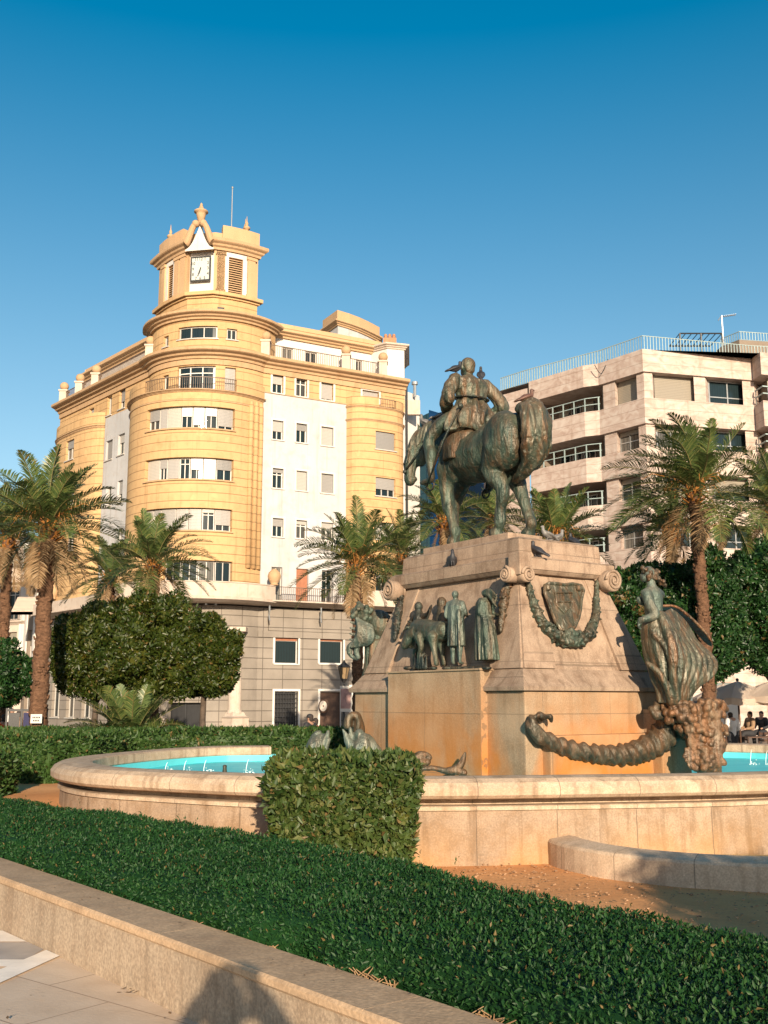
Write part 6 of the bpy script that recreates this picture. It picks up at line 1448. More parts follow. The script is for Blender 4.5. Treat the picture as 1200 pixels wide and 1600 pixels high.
bm = bmesh.new(); pwall(bm, EB, z_cor1 - .1, ze, [], .2); Y_(fin('end_block', bm, ms['bwhite'])); bm = bmesh.new(); cornice(bm, EB, 0, EB.L, ze, ze + .35, .35); v = [bm.verts.new(EB.at(s, .1, ze + .34)) for s in EB.s]; bm.faces.new(v); Y_(fin('end_block_cornice', bm, ms['slabw']))
q = EB.xy(EB.L * .30, -.6); bm = bmesh.new(); box(bm, q.x - .45, q.x + .45, q.y - .3, q.y + .3, ze + .3, ze + .9)
for dx_ in (-.28, 0, .28): lathe(bm, [(.11, 0), (.13, .2), (.09, .35)], (q.x + dx_, q.y, ze + .9), 10)
Y_(fin('chimney', bm, ms['terra']))
for o in list(yb.children):
    if o.matrix_parent_inverse == Matrix.Identity(4): bind(o, yb)
# round wall sign beside the door
q = RW.sx(501, 1103); c = RW.at(q, .45, Z(1103, 66.5)); bm = bmesh.new(); nr_ = (RW.xy(0, 1) - RW.xy(0, 0)); m_ = Matrix.Translation(c) @ Matrix.Rotation(math.atan2(nr_.y, nr_.x) - .9, 4, 'Z') @ Matrix.Rotation(math.pi / 2, 4, 'Y') @ Matrix.Diagonal((1.25, 1, 1, 1))
lathe(bm, [(.30, -.08), (.34, -.04), (.34, .04), (.30, .08)], n=28, mtx=m_, mat=0); lathe(bm, [(.25, -.10), (.25, .10)], n=24, mtx=m_, mat=1); tube(bm, [c, c - Vector((nr_.x, nr_.y, 0)) * .45], .03, 6); ball(bm, c + Vector((0, 0, 0)), (.1, .12, .14), 2, mat=0)
tag(fin('wall_sign', bm, [ms['wood'], ms['canvas']]), 'small round dark sign with a pale centre sticking out beside the doorway', 'sign')
# lamp hooks under the slab
for px in (413, 493):
    q = RW.sx(px, 955); bm = bmesh.new(); tube(bm, [RW.at(q, .8, z_slab0 - .02), RW.at(q, .82, z_slab0 - .35), RW.at(q, .72, z_slab0 - .6), RW.at(q, .86, z_slab0 - .95)], .05, 6); Y_(fin('hook', bm, ms['alu']))

# ================= right-hand concrete apartment block =================
def rib_building():
    root = empty('apartment_building', (18, 66, GZ), 0, 'beige concrete apartment block with long recessed balconies and a roof railing at the right', 'building')
    B = lambda o: bind(o, root)
    C0 = P(1004, 560, 60).xy; 
    def pt(px, py, Y): return P(px, py, Y).xy
    L0 = pt(781, 620, 68.6); L1 = pt(826, 600, 66.6); Lb = pt(911, 585, 63.2); Lm = pt(934, 575, 62.8); R0 = pt(1174, 560, 61.8); R1 = pt(1188, 560, 60.6); R2 = pt(1330, 560, 62.6)
    W_ = Path([tuple(q) for q in (L1, Lb, Lm, C0, R0, R1, R2)])   # outer face line
    z = lambda y: Z(y, 60.0)
    bands = [(545, 580), (621, 661), (697, 737), (775, 815), (852, 892), (930, 975)]
    # inner wall set back, floors
    zt = z(545)
    Bk = [(R2.x + 1, 90), (8.5, 88)]
    IW = W_.off(-.55)
    sC = W_.s[3]; sB0, sB1 = 0, W_.s[1]; sm = W_.s[2]; sR0 = W_.s[4]; sR1 = W_.s[5]
    for k, (a, b) in enumerate(bands):
        bm = bmesh.new(); pbox(bm, W_, 0, W_.L, z(b), z(a), -.82, 0); pbox(bm, W_, 0, sm, z(b), z(b) + .25, -2.5, -.821); B(fin('spandrel_band', bm, ms['conc']))
    def y2z(px, py, p, s): return P(px, py, p.xy(s).y).z
    # piers and windows between bands on the main faces
    pxs = [(940, 958), (993, 1021), (1083, 1101), (1160, 1174)]
    for k in range(5):
        z1, z0 = z(bands[k][1]), z(bands[k + 1][0]); 
        piers = [(W_.sx(940, 600), W_.sx(959, 600)), (W_.sx(994, 600), W_.sx(1019, 600)), (W_.sx(1083, 600), W_.sx(1101, 600)), (W_.sx(1158, 600), W_.sx(1176, 600))]
        for a, b in piers: bm = bmesh.new(); pbox(bm, W_, a, b, z0 - .01, z1 + .01, -.80, -.16); B(fin('pier', bm, ms['conc']))
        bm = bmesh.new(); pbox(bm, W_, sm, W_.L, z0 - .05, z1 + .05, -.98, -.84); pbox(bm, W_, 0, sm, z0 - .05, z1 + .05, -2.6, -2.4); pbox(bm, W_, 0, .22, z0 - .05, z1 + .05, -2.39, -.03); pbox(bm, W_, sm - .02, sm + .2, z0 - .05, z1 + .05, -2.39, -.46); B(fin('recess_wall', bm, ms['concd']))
        kinds = [((959, 994), ('shutg', .97, 1, 0) if k == 0 else ('shutg', .22, 1, .5)), ((1019, 1083), ('shutg', .95, 1, 0) if k == 0 else ('shutg', .97 if k in (2,) else .2, 2, 0)), ((1101, 1158), ('shutg', 0, 1, .35) if k != 2 else ('shutg', .6, 1, 0)), ((1192, 1300), ('shutg', .3, 2, .5))]
        for (x0, x1), (sh, fr, mu, tr) in kinds:
            a, b = W_.sx(x0, 600) + .02, W_.sx(x1, 600) - .02
            if b - a > .4: window(W_, a, b, z0 + .02, z1 - .02, .74, root, fr, sh, mu, tr, .07, frame='alu', sill=False)
        # balcony: windows at the back, rail in front
        a, b = .6, sB1 - .5
        for i, (u0, u1, shh) in enumerate(((.02, .30, .9 if k == 0 else 0), (.36, .62, .0), (.66, .98, 0.0 if k else .5))):
            window(W_, a + (b - a) * u0, a + (b - a) * u1, z0 + .05, z1 - .25, 2.36, root, shh, 'shutg', 1, 0, .07, frame='alu', sill=False)
        bm = bmesh.new(); sz = z0 + .02
        for h in (.42, .85): pbox(bm, W_, .05, sm - .02, sz + h, sz + h + .045, -.19, -.145)
        for i in range(7): s = .1 + (sm - .2) * i / 6; pbox(bm, W_, s - .035, s + .035, sz, sz + .85, -.19, -.14)
        B(fin('balcony_railing', bm, ms['mint']))
        bm = bmesh.new()
        for h in (.42, .85): pbox(bm, W_, sR0 + .1, W_.L, sz + h, sz + h + .07, -.12, -.05)
        for i in range(6): s = sR0 + .2 + (W_.L - sR0 - .4) * i / 5; pbox(bm, W_, s - .035, s + .035, sz, sz + .85, -.11, -.06)
        B(fin('balcony_railing', bm, ms['mint']))
    # left end wall (set back slightly) and body
    bm = bmesh.new(); E = Path([tuple(L0), tuple(L1 + Vector((-.25, .5))), tuple(L1 + Vector((.0, 2.3)))]); pwall(bm, Path([tuple(L0), tuple(L1 + Vector((-.05, .25)))]), GZ, z(545) - .35, [], .2)
    pwall(bm, Path([(L0.x + .5, 86), tuple(L0)]), GZ, z(545) - .35, [], .2); B(fin('end_wall', bm, ms['conc']))
    bm = bmesh.new(); G_ = W_.off(-.3); pwall(bm, G_, GZ, z(bands[-1][1]) + .1, [(G_.sx(x, 1040), G_.sx(x + 40, 1040), GZ + .1, GZ + 3) for x in (960, 1040, 1110)], .4); B(fin('ground_floor_wall', bm, ms['conc']))
    bm = bmesh.new(); v = [bm.verts.new(W_.at(s, -.1, zt - .02)) for s in W_.s] + [bm.verts.new((*q, zt - .02)) for q in (Bk[0], Bk[1], tuple(L0))]; f = bm.faces.new(v); bmesh.ops.triangulate(bm, faces=[f]); B(fin('roof', bm, ms['conc']))
    # roof railing of close vertical bars
    RPth = Path([tuple(L0 + Vector((.1, .2))), tuple(L1 + Vector((0, .3))), tuple(W_.xy(sm, -.3)), tuple(W_.xy(sC, -.3)), tuple(W_.xy(sR0, -.3)), tuple(W_.xy(W_.L, -.3))])
    B(railing('roof_railing', RPth, 0, RPth.L, zt, zt + .95, 0, 'mint', None, .2, .022))
    # set-back roof terrace room with its own railing, frame and antenna
    q0, q1, q2 = pt(1125, 545, 67), pt(1155, 530, 65.5), pt(1330, 540, 67); QP = Path([tuple(q0), tuple(q1), tuple(q2)]); zq = Z(548, 65.5); zq1 = Z(531, 65.5)
    bm = bmesh.new(); pwall(bm, QP, zt - .1, zq1, [], .2); v = [bm.verts.new(QP.at(s, 0, zq1)) for s in QP.s] + [bm.verts.new((q2.x, 80, zq1)), bm.verts.new((q0.x, 80, zq1))]; f = bm.faces.new(v); bmesh.ops.triangulate(bm, faces=[f]); B(fin('roof_room', bm, ms['concd']))
    B(railing('roof_room_railing', QP, 0, QP.L, zq1, zq1 + .62, -.1, 'mint', None, .2, .022))
    bm = bmesh.new(); a, b = pt(1062, 520, 66), pt(1128, 520, 66); zz = Z(521, 66)
    for q in (a, a.lerp(b, .5), b): tube(bm, [(q.x, q.y, zt), (q.x, q.y, zz)], .06, 6)
    for o_ in (0, 2.5): tube(bm, [(a.x, a.y + o_, zz), (b.x, b.y + o_, zz)], .05, 6)
    for i in range(8): q = a.lerp(b, i / 7); tube(bm, [(q.x, q.y, zz), (q.x, q.y + 2.5, zz)], .03, 5)
    B(fin('pergola_frame', bm, ms['iron']))
    q = pt(1128, 500, 67); z0_, z1_ = zt, Z(493, 67); bm = bmesh.new(); tube(bm, [(q.x, q.y, z0_), (q.x, q.y, z1_)], .05, 6); tube(bm, [(q.x - .1, q.y, z1_ - .1), (q.x + .95, q.y, z1_ + .05)], .03, 6)
    for i in range(7): tube(bm, [(q.x + .1 + i * .13, q.y - .2, z1_ - .07 + i * .02), (q.x + .1 + i * .13, q.y + .2, z1_ - .07 + i * .02)], .015, 5)
    tube(bm, [(q.x - .25, q.y, z1_ - .35), (q.x - .05, q.y, z1_ - .05)], .03, 5); B(fin('antenna', bm, ms['alu']))
    # loose cable hanging over the roof edge
    q = [P(929 + i * 3.5, 570 + 14 * math.sin(math.pi * i / 6) + (0 if i < 4 else -3 * (i - 3)), 62.3) for i in range(7)]; bm = bmesh.new(); tube(bm, q, .025, 5); B(fin('cable', bm, ms['iron']))
    for o in list(root.children):
        if o.matrix_parent_inverse == Matrix.Identity(4): bind(o, root)
rib_building()

# glass office block and slim white building in the gap
def boxb(name, a, b, depth, z1, label, cat, m1, m2, extra=None):
    root = empty(name, (a.x, a.y, GZ), 0, label, cat); d = (b - a).normalized(); n_ = Vector((-d.y, d.x)) * depth
    for nm, p, q, m in (('front_wall', a, b, m1), ('side_wall', b, b + n_, m2), ('side_wall', a + n_, a, m2)):
        bm = bmesh.new(); pwall(bm, Path([tuple(p), tuple(q)]), GZ, z1, [], .2); bind(fin(nm, bm, ms[m]), root)
    bm = bmesh.new(); f = bm.faces.new([bm.verts.new((q.x, q.y, z1 - .01)) for q in (a, b, b + n_, a + n_)]); bind(fin('roof', bm, ms['slabw']), root)
    return root
g0, g1 = P(630, 900, 92).xy, P(672, 900, 88).xy
gr = boxb('glass_building', g0, g1, 1.5, Z(645, 88), 'dark teal glass office block rising just right of the yellow building', 'building', 'tealglass', 'blueglass')
g2 = P(768, 900, 94).xy
bm = bmesh.new(); pwall(bm, Path([tuple(g1), tuple(g2)]), GZ, Z(650, 90), [], .2); bind(fin('front_wall', bm, ms['blueglass']), gr)
bm = bmesh.new(); pwall(bm, Path([tuple(g2), (g2.x + .5, g2.y + 10)]), GZ, Z(650, 90), [], .2); bind(fin('side_wall', bm, ms['tealglass']), gr)
a, b = P(626, 900, 84).xy, P(657, 900, 86).xy
wb = boxb('white_building', a, b, 6, Z(608, 84), 'narrow white building with a roof flue between the yellow building and the glass block', 'building', 'bwhite', 'bwhite')
q = P(648, 600, 85); bm = bmesh.new(); tube(bm, [(q.x, q.y, Z(620, 85)), (q.x, q.y, Z(602, 85))], .13, 8); lathe(bm, [(.14, 0), (.26, .05), (.26, .28), (.1, .33)], (q.x, q.y, Z(602, 85)), 12); bind(fin('flue', bm, ms['alu']), wb)
bm = bmesh.new(); q = P(641, 640, 83.9); box(bm, q.x - .45, q.x + .8, q.y - .35, q.y + .1, q.z - .5, q.z + .7); bind(fin('air_duct', bm, ms['slabw']), wb)
# drainpipe at the end of the yellow building
q = P(635, 620, 70.2); bm = bmesh.new(); tube(bm, [(q.x, q.y, GZ), (q.x, q.y, Z(605, 70.2)), (q.x + .1, q.y - .2, Z(600, 70.2))], .09, 8); bind(fin('drainpipe', bm, ms['iron']), yb)

# old palace fronts at the far left, in the shade
def old_house(name, p, z1, label, nb, seed, colour):
    rr = random.Random(seed); root = empty(name, (p.xy(0).x, p.xy(0).y, GZ), 0, label, 'building'); ops = []; W_ = p.L / nb
    fl = [(0, 3.8), (4.6, 7.9), (8.9, 11.9), (12.7, 14.9)]
    for i in range(nb):
        for k, (a, b) in enumerate(fl):
            if b > z1 - 1: continue
            ops.append((W_ * (i + .28), W_ * (i + .72), GZ + a + .1, GZ + b))
    bm = bmesh.new(); pwall(bm, p, GZ, GZ + z1, ops, .4); bind(fin('facade_wall', bm, ms[colour]), root)
    for j, o in enumerate(ops): window(p, *o, .36, root, (0, .4, 0, .7)[j % 4], 'shutg', 1, .75, .07, frame='frame', sill=False, door=False)
    for k in range(1, len(fl)):
        if fl[k][1] > z1 - 1: continue
        zz = GZ + fl[k][0]
        bm = bmesh.new(); cornice(bm, p, 0, p.L, zz - .35, zz - .05, .45); bind(fin('balcony_slab', bm, ms['slabw']), root)
        bind(railing('balcony_railing', p, .2, p.L - .2, zz - .05, zz + .95, .38, 'iron', None, .18), root)
    bm = bmesh.new(); cornice(bm, p, 0, p.L, GZ + z1 - .6, GZ + z1, .8); bind(fin('cornice', bm, ms['slabw']), root)
    for i in range(nb + 1):
        s = min(max(W_ * i, .3), p.L - .3); bm = bmesh.new(); pbox(bm, p, s - .28, s + .28, GZ + 4.3, GZ + z1 - .62, 0, .12); bind(fin('pilaster', bm, ms['bwhite']), root)
    bm = bmesh.new(); e = p.xy(p.L); a = p.xy(0); n_ = Vector((0, 9)); pwall(bm, Path([tuple(e), tuple(e + n_)]), GZ, GZ + z1, [], .2); pwall(bm, Path([tuple(a + n_), tuple(a)]), GZ, GZ + z1, [], .2)
    bind(fin('side_wall', bm, ms[colour]), root); bm = bmesh.new(); bm.faces.new([bm.verts.new((q.x, q.y, GZ + z1 - .02)) for q in (a, e, e + n_, a + n_)]); bind(fin('roof', bm, ms['terra']), root)
    for o in list(root.children):
        if o.matrix_parent_inverse == Matrix.Identity(4): bind(o, root)
    return root
h0, h1, h2 = P(-160, 900, 98).xy, P(44, 900, 92).xy, P(92, 900, 84).xy
old_house('old_house', Path([tuple(h0), tuple(h1)]), 16.5, 'cream old town house with tall windows and iron balconies at the far left edge', 5, 3, 'slabw')
old_house('old_house', Path([tuple(h1 + Vector((.4, -1))), tuple(h2)]), 12.2, 'weathered old house with awnings between the tall palm and the yellow building', 3, 5, 'concd')
# striped awnings
for i, (px, py, Y) in enumerate(((20, 905, 88), (52, 950, 85))):
    q = P(px, py, Y); bm = bmesh.new(); vs = [bm.verts.new(v) for v in ((q.x - 1.3, q.y, q.z + .9), (q.x + 1.3, q.y, q.z + .9), (q.x + 1.3, q.y - 1.3, q.z - .4), (q.x - 1.3, q.y - 1.3, q.z - .4), (q.x + 1.3, q.y - 1.3, q.z - .65), (q.x - 1.3, q.y - 1.3, q.z - .65))]
    bm.faces.new(vs[:4]); bm.faces.new((vs[3], vs[2], vs[4], vs[5])); r_ = bmesh.ops.solidify(bm, geom=bm.faces[:], thickness=.03)
    tag(fin('awning', bm, ms['canvas']), ('pale awning over an upper window at the far left edge', 'pale awning on the old house half hidden behind the tall palm')[i], 'awning', 'awnings on the old houses')

# ================= trees =================
def gpt(px, Y, z=None): q = P(px, 1120, Y); return (q.x, q.y, GZ if z is None else z)
# the three round orange trees that merge into one mass
YO = 30
def crown(px0, px1, py0, py1, Y, n, seed, r0=.5, r1=.8, ry=None):
    c = P((px0 + px1) / 2, (py0 + py1) / 2, Y); rx = (px1 - px0) / 2 * Y / F; rz = (py1 - py0) / 2 * Y / F
    return c, crown_clumps(0, 0, c.z - GZ, rx * .95, (ry or rx) * .95, rz, n, r0 * rx / 2.2, r1 * rx / 2.2, .25, seed)
for i, (x0, x1, y0, y1, Y, seed, lab) in enumerate(((74, 232, 950, 1112, 31, 2, 'round dense orange tree left of the centre of the square, beside the tall palm trunk'), (146, 326, 932, 1110, 30.2, 3, 'round dense orange tree in front of the rounded corner of the yellow building'), (262, 378, 966, 1102, 30.6, 5, 'round orange tree nearest the white column of the yellow building'))):
    c, cl_ = crown(x0, x1, y0, y1, Y, 64, seed, .34, .62)
    tree('orange_tree', (c.x, c.y, GZ), c.z - GZ - (y1 - y0) / 2 * Y / F + .25, .10, cl_, ms['orange'], .115, 80000, lab, 'tree', 'clipped orange trees', asp=.5, core=.95)
c, cl_ = crown(-60, 52, 1010, 1118, 30, 30, 8)
tree('orange_tree', (c.x, c.y, GZ), c.z - GZ - 54 * 30 / F, .10, cl_, ms['ficus'], .12, 26000, 'dark round tree at the left edge of the photo behind the tall palm trunk', 'tree', 'clipped orange trees', core=.95)
# dense dark trees on the right
for i, (x0, x1, y0, y1, Y, seed, lab, n_) in enumerate(((938, 1062, 880, 1120, 33, 11, 'dark leafy tree directly behind the woman statue', 52), (1040, 1165, 858, 1090, 31.5, 12, 'dark leafy tree behind the tall slender palm at the right', 52), (1128, 1270, 842, 1085, 33, 13, 'tallest dark leafy tree at the right edge of the photo', 56))):
    c, cl_ = crown(x0, x1, y0, y1, Y, n_, seed, .55, .85)
    tree('leafy_tree', (c.x, c.y, GZ), max(.8, c.z - GZ - (y1 - y0) / 2 * Y / F + .3), .16, cl_, ms['ficus'], .12, 62000, lab, 'tree', 'dark trees behind the pool', core=1.0)
# palms: (px crown, py crown, px base, Y, frond length, fronds, seed, label, bias, droop, dead)
PALMS = [
 (76, 822, 60, 27, 2.35, 44, 1, 'tall thick trunked palm at the left, in front of the old houses', (.3, 0), 1.0, 8),
 (12, 840, 0, 33, 2.2, 36, 2, 'palm cut off by the left edge of the photo', (0, 0), 1.0, 8),
 (241, 882, 240, 34, 2.2, 38, 3, 'palm rising behind the orange trees in front of the rounded corner', (.5, 0), 1.0, 5),
 (172, 902, 176, 42, 2.1, 36, 4, 'smaller palm half hidden between the tall palm and the yellow building', (-.3, 0), 1.2, 5),
 (556, 880, 560, 36, 2.45, 40, 5, 'palm in front of the yellow building just left of the pedestal', (-.2, 0), 1.0, 8),
 (628, 868, 625, 44, 2.5, 32, 6, 'palm whose crown shows right behind the top left of the pedestal', (-.2, 0), 1.1, 5),
 (694, 812, 694, 36, 1.8, 32, 7, 'palm seen between the legs of the bronze horse', (-.3, 0), 1.0, 3),
 (772, 812, 772, 46, 2.0, 30, 8, 'small palm seen behind the hind legs of the bronze horse', (0, 0), 1.2, 3),
 (866, 842, 866, 33, 2.2, 34, 9, 'palm with upright fronds just right of the horse', (-.1, 0), .85, 3),
 (1048, 832, 1044, 35, 2.0, 34, 10, 'shorter palm with orange stalks left of the tall slender palm', (-.5, 0), 1.2, 6),
 (1084, 768, 1110, 30, 2.65, 46, 14, 'tall slender palm at the right with a long bare trunk and windswept crown', (-.8, 0), .95, 7),
 (1212, 790, 1215, 34, 2.2, 46, 12, 'palm whose fronds reach in from the right edge of the photo', (-.3, 0), 1.0, 6),
]
for (px, py, bx, Y, L_, n_, sd, lab, bias, dr, dry) in PALMS:
    c = P(px, py, Y); b = P(bx, 1120, Y); palm((b.x, b.y, GZ), c.z, (c.x - b.x, 0), L_, n_, sd, lab, .17 if sd != 1 else .20, dr, bias, dry, fruit=sd in (1, 5, 10, 14, 9))
# low young palm among the orange trees
c = P(205, 1130, 27.5); palm((c.x, c.y, GZ), GZ + 1.0, (0, 0), 1.7, 44, 21, 'low young palm with yellowish fronds under the orange trees', .12, .9, (0, 0), 0, False, 'palms', elmin=8)

# ================= people =================
MSK = plain('skin', (.50, .28, .19), .55, .08); 
def person(base, rz, h, label, top, legs, hair, J=None, seated=False, hat=None, detail=False, vox=.02, group=None):
    root = empty('person', base, rz, label, 'person', group)
    D = dict(J or {})
    m = Matrix.Diagonal((h, h, h, 1)); cl = Clay(); D2 = human(cl, m, h, D, detail=detail); cl.done('body', vox, MSK, root, 2)
    g = lambda k: Vector(D2[k]) * h
    cl = Clay(); e = .014 * h
    cl.ch([(*g('pv'), .082 * h), (*g('ws'), .078 * h), (*g('ch'), .092 * h), (*(g('ch') * .35 + g('nk') * .65), .055 * h)]); cl.ch([(*g('sl'), .055 * h), (*g('ch').lerp(g('nk'), .3), .07 * h), (*g('sr'), .055 * h)])
    for a in 'lr': cl.ch([(*g('s' + a), .054 * h), (*g('e' + a), .042 * h), (*g('e' + a).lerp(g('w' + a), .85), .032 * h)])
    cl.done('jacket', vox, top, root, 2, shim(.006))
    cl = Clay(); cl.ch([(*g('hl'), .075 * h), (*g('hr'), .075 * h)])
    for a in 'lr': cl.ch([(*g('h' + a), .080 * h), (*g('k' + a), .054 * h), (*g('k' + a).lerp(g('a' + a), .9), .040 * h)])
    cl.done('trousers', vox, legs, root, 2, shim(.005))
    hc = g('hd'); cl = Clay(); cl.el(hc + Vector((-.012 * h, 0, .022 * h)), (.060 * h, .052 * h, .056 * h)); cl.el(hc + Vector((-.03 * h, 0, -.02 * h)), (.038 * h, .045 * h, .045 * h)); cl.done('hair', vox * .8, hair, root, 2)
    if hat:
        bm = bmesh.new(); lathe(bm, [(.058 * h, 0), (.060 * h, .02 * h), (.050 * h, .05 * h), (.02 * h, .065 * h)], tuple(hc + Vector((0, 0, .012 * h))), 16); box(bm, hc.x + .03 * h, hc.x + .10 * h, -.035 * h, .035 * h, hc.z + .014 * h, hc.z + .020 * h); fin('cap', bm, hat, root, True)
    for a in 'lr':
        cl = Clay(); cl.ch([(*(g('a' + a) + Vector((-.02 * h, 0, -.015 * h))), .028 * h), (*(g('t' + a) + Vector((0, 0, .006 * h))), .022 * h)]); cl.done('shoe', vox * .8, ms['black'], root, 1)
    return root
mk = lambda n, c: plain(n, c, .8, .1)
wht, dk, rd_, blu, tan_, brn = mk('white cotton', (.78, .76, .74)), mk('dark cloth', (.03, .03, .035)), mk('orange red cloth', (.75, .12, .03)), mk('blue denim', (.06, .09, .16)), mk('tan cloth', (.35, .22, .13)), mk('dark brown hair', (.04, .025, .018))
walk = dict(kl=(.10, .05, .30), al=(.13, .05, .05), tl=(.20, .05, .03), kr=(-.02, -.05, .28), ar=(-.14, -.05, .07), tr=(-.09, -.05, .02), wl=(-.06, .15, .50), wr=(.12, -.14, .53))
q = P(484, 1130, 31); person((q.x, q.y, GZ), 2.6, 1.62, 'person in dark jacket and black cap walking behind the hedge near the doorway', dk, dk, brn, walk, hat=dk)
q = P(492, 1130, 31.6); person((q.x, q.y, GZ), 2.9, 1.50, 'person in an orange red jacket walking beside the one in a black cap', rd_, blu, brn, walk)
sit = dict(kl=(.24, .07, .50), kr=(.24, -.07, .50), al=(.25, .07, .25), ar=(.25, -.07, .25), tl=(.32, .07, .22), tr=(.32, -.07, .22), wl=(.18, .10, .62), wr=(.20, -.08, .62), el=(.04, .15, .66), er=(.04, -.15, .66))
q = P(1144, 1130, 37); person((q.x, q.y, GZ), 1.9, 1.64, 'person in a white shirt seen from behind under the cream parasols', wht, dk, brn, dict(wl=(.12, .08, .62), wr=(.12, -.08, .60), nk=(.02, 0, .86), hd=(.06, 0, .91)))
for i, (px, Y, top_, lab, rz) in enumerate(((1172, 39, tan_, 'seated person in tan clothing behind the white shirt at the parasols', 3.4), (1190, 40, dk, 'seated person in dark clothing under the cream parasols at the right edge', 3.9))):
    q = P(px, 1130, Y); person((q.x, q.y, GZ - .0), rz, 1.62, lab, top_, dk, brn, sit)
for i, (px, Y, top_, lab) in enumerate(((6, 32, rd_, 'person in a red top at the far left edge beside the dark railing'), (28, 40, tan_, 'person in tan clothing standing behind the dark railing at the left'), (44, 41, blu, 'person in blue standing behind the dark railing at the left'), (18, 43, wht, 'person in a white top standing far behind the railing at the left edge'))):
    q = P(px, 1130, Y); person((q.x, q.y, GZ), 2 + i, 1.6 + .03 * i, lab, top_, dk, brn, walk if i % 2 else None)

# ================= street furniture =================
def parasol(px, py, Y, r, lab):
    q = P(px, py, Y); root = empty('parasol', (q.x, q.y, GZ), .3, lab, 'parasol', 'cream cafe parasols'); h = q.z - GZ; bm = bmesh.new(); n = 8
    top = bm.verts.new((0, 0, h)); rg = []; lw_ = []; md = []
    for i in range(n * 4):
        a = 2 * math.pi * i / (n * 4); k = 1 - .05 * math.sin(math.pi * (i % 4) / 4); md.append(bm.verts.new((math.cos(a) * r * .5 * k, math.sin(a) * r * .5 * k, h - .24 - .05 * math.sin(math.pi * (i % 4) / 4))))
        rg.append(bm.verts.new((math.cos(a) * r * k, math.sin(a) * r * k, h - .58 - .06 * math.sin(math.pi * (i % 4) / 4)))); lw_.append(bm.verts.new((math.cos(a) * r * k, math.sin(a) * r * k, h - .82 - .04 * (i % 2))))
    m = n * 4
    for i in range(m):
        j = (i + 1) % m; bm.faces.new((top, md[i], md[j])); bm.faces.new((md[i], rg[i], rg[j], md[j])); bm.faces.new((rg[i], lw_[i], lw_[j], rg[j]))
    me = bmesh.ops.solidify(bm, geom=bm.faces[:], thickness=.012); fin('canopy', bm, ms['canvas'], root)
    bm = bmesh.new(); tube(bm, [(0, 0, 0), (0, 0, h - .05)], .035, 10); lathe(bm, [(.30, 0), (.30, .06), (.08, .1), (.05, .35)], (0, 0, 0), 16); ball(bm, (0, 0, h + .04), .06, 2); fin('pole', bm, ms['wood'], root, True)
    bm = bmesh.new()
    for i in range(n): a = 2 * math.pi * i / n; tube(bm, [(0, 0, h - .3), (math.cos(a) * r * .96, math.sin(a) * r * .96, h - .62)], .014, 5)
    fin('ribs', bm, ms['wood'], root)
parasol(1152, 1064, 38, 1.35, 'cream cafe parasol whose peak stands just right of the fruit heap')
parasol(1216, 1060, 37.5, 1.45, 'cream cafe parasol cut off by the right edge of the photo')
parasol(1130, 1068, 45, 1.3, 'cream cafe parasol farther back, half hidden by the fruit heap')
def chair(loc, rz, mat, lab, grp):
    root = empty('chair', loc, rz, lab, 'chair', grp); bm = bmesh.new(); box(bm, -.22, .22, -.22, .22, .43, .46); fin('seat', bm, mat, root, bevel=.01)
    bm = bmesh.new()
    for k in range(3): box(bm, -.22 - .02 * k, -.20 - .02 * k, -.21, .21, .56 + .12 * k, .64 + .12 * k)
    for s in (-.2, .2): tube(bm, [(-.21, s, .44), (-.28, s, .92)], .016, 6)
    fin('backrest', bm, mat, root)
    for x in (-.19, .19):
        for y in (-.19, .19): bm = bmesh.new(); tube(bm, [(x, y, .44), (x * 1.15, y * 1.1, 0)], [.018, .014], 6); fin('leg', bm, mat, root)
    return root
def table(loc, mat, lab, grp, s=1.0):
    root = empty('table', loc, .2, lab, 'table', grp); bm = bmesh.new(); box(bm, -.45 * s, .45 * s, -.4, .4, .71, .75); fin('table_top', bm, mat, root, bevel=.008)
    for x in (-.4 * s, .4 * s):
        for y in (-.35, .35): bm = bmesh.new(); tube(bm, [(x, y, .71), (x * 1.05, y, 0)], .02, 6); fin('leg', bm, mat, root)
for i, (px, Y, rz) in enumerate(((86, 31, .3), (108, 32, 2.2), (132, 31.5, .8), (150, 33, 2.9), (64, 34, 1.5))):
    q = P(px, 1130, Y); chair((q.x, q.y, GZ + .32), rz, ms['red'], ('red cafe chair nearest the tall palm trunk', 'red cafe chair second from the tall palm trunk', 'red cafe chair behind the hedge under the orange tree', 'red cafe chair farthest right under the orange trees', 'red cafe chair half hidden left of the tall palm trunk')[i], 'red cafe chairs')
for i, px in enumerate((97, 141)):
    q = P(px, 1130, 31.8); table((q.x, q.y, GZ + .32), ms['red'], ('red cafe table just right of the tall palm trunk', 'red cafe table under the orange trees')[i], 'red cafe tables', 1.2)
bm = bmesh.new(); a, b = P(20, 1130, 33), P(180, 1130, 35); box(bm, a.x - 1, b.x, 30.3, 36, GZ, GZ + .32); tag(fin('terrace_platform', bm, ms['town']), kind='structure')
for i, (px, Y) in enumerate(((1125, 39), (1160, 40), (1184, 39), (1196, 41))):
    q = P(px, 1130, Y); chair((q.x, q.y, GZ), 1.0 * i, ms['wood'], ('dark cafe chair behind the fruit heap', 'dark cafe chair behind the person in the white shirt', 'dark cafe chair beside the seated people at the right', 'dark cafe chair at the right edge of the photo')[i], 'dark cafe chairs')
q = P(1176, 1130, 38.5); table((q.x, q.y, GZ), ms['wood'], 'dark cafe table under the cream parasols', 'dark cafe tables')
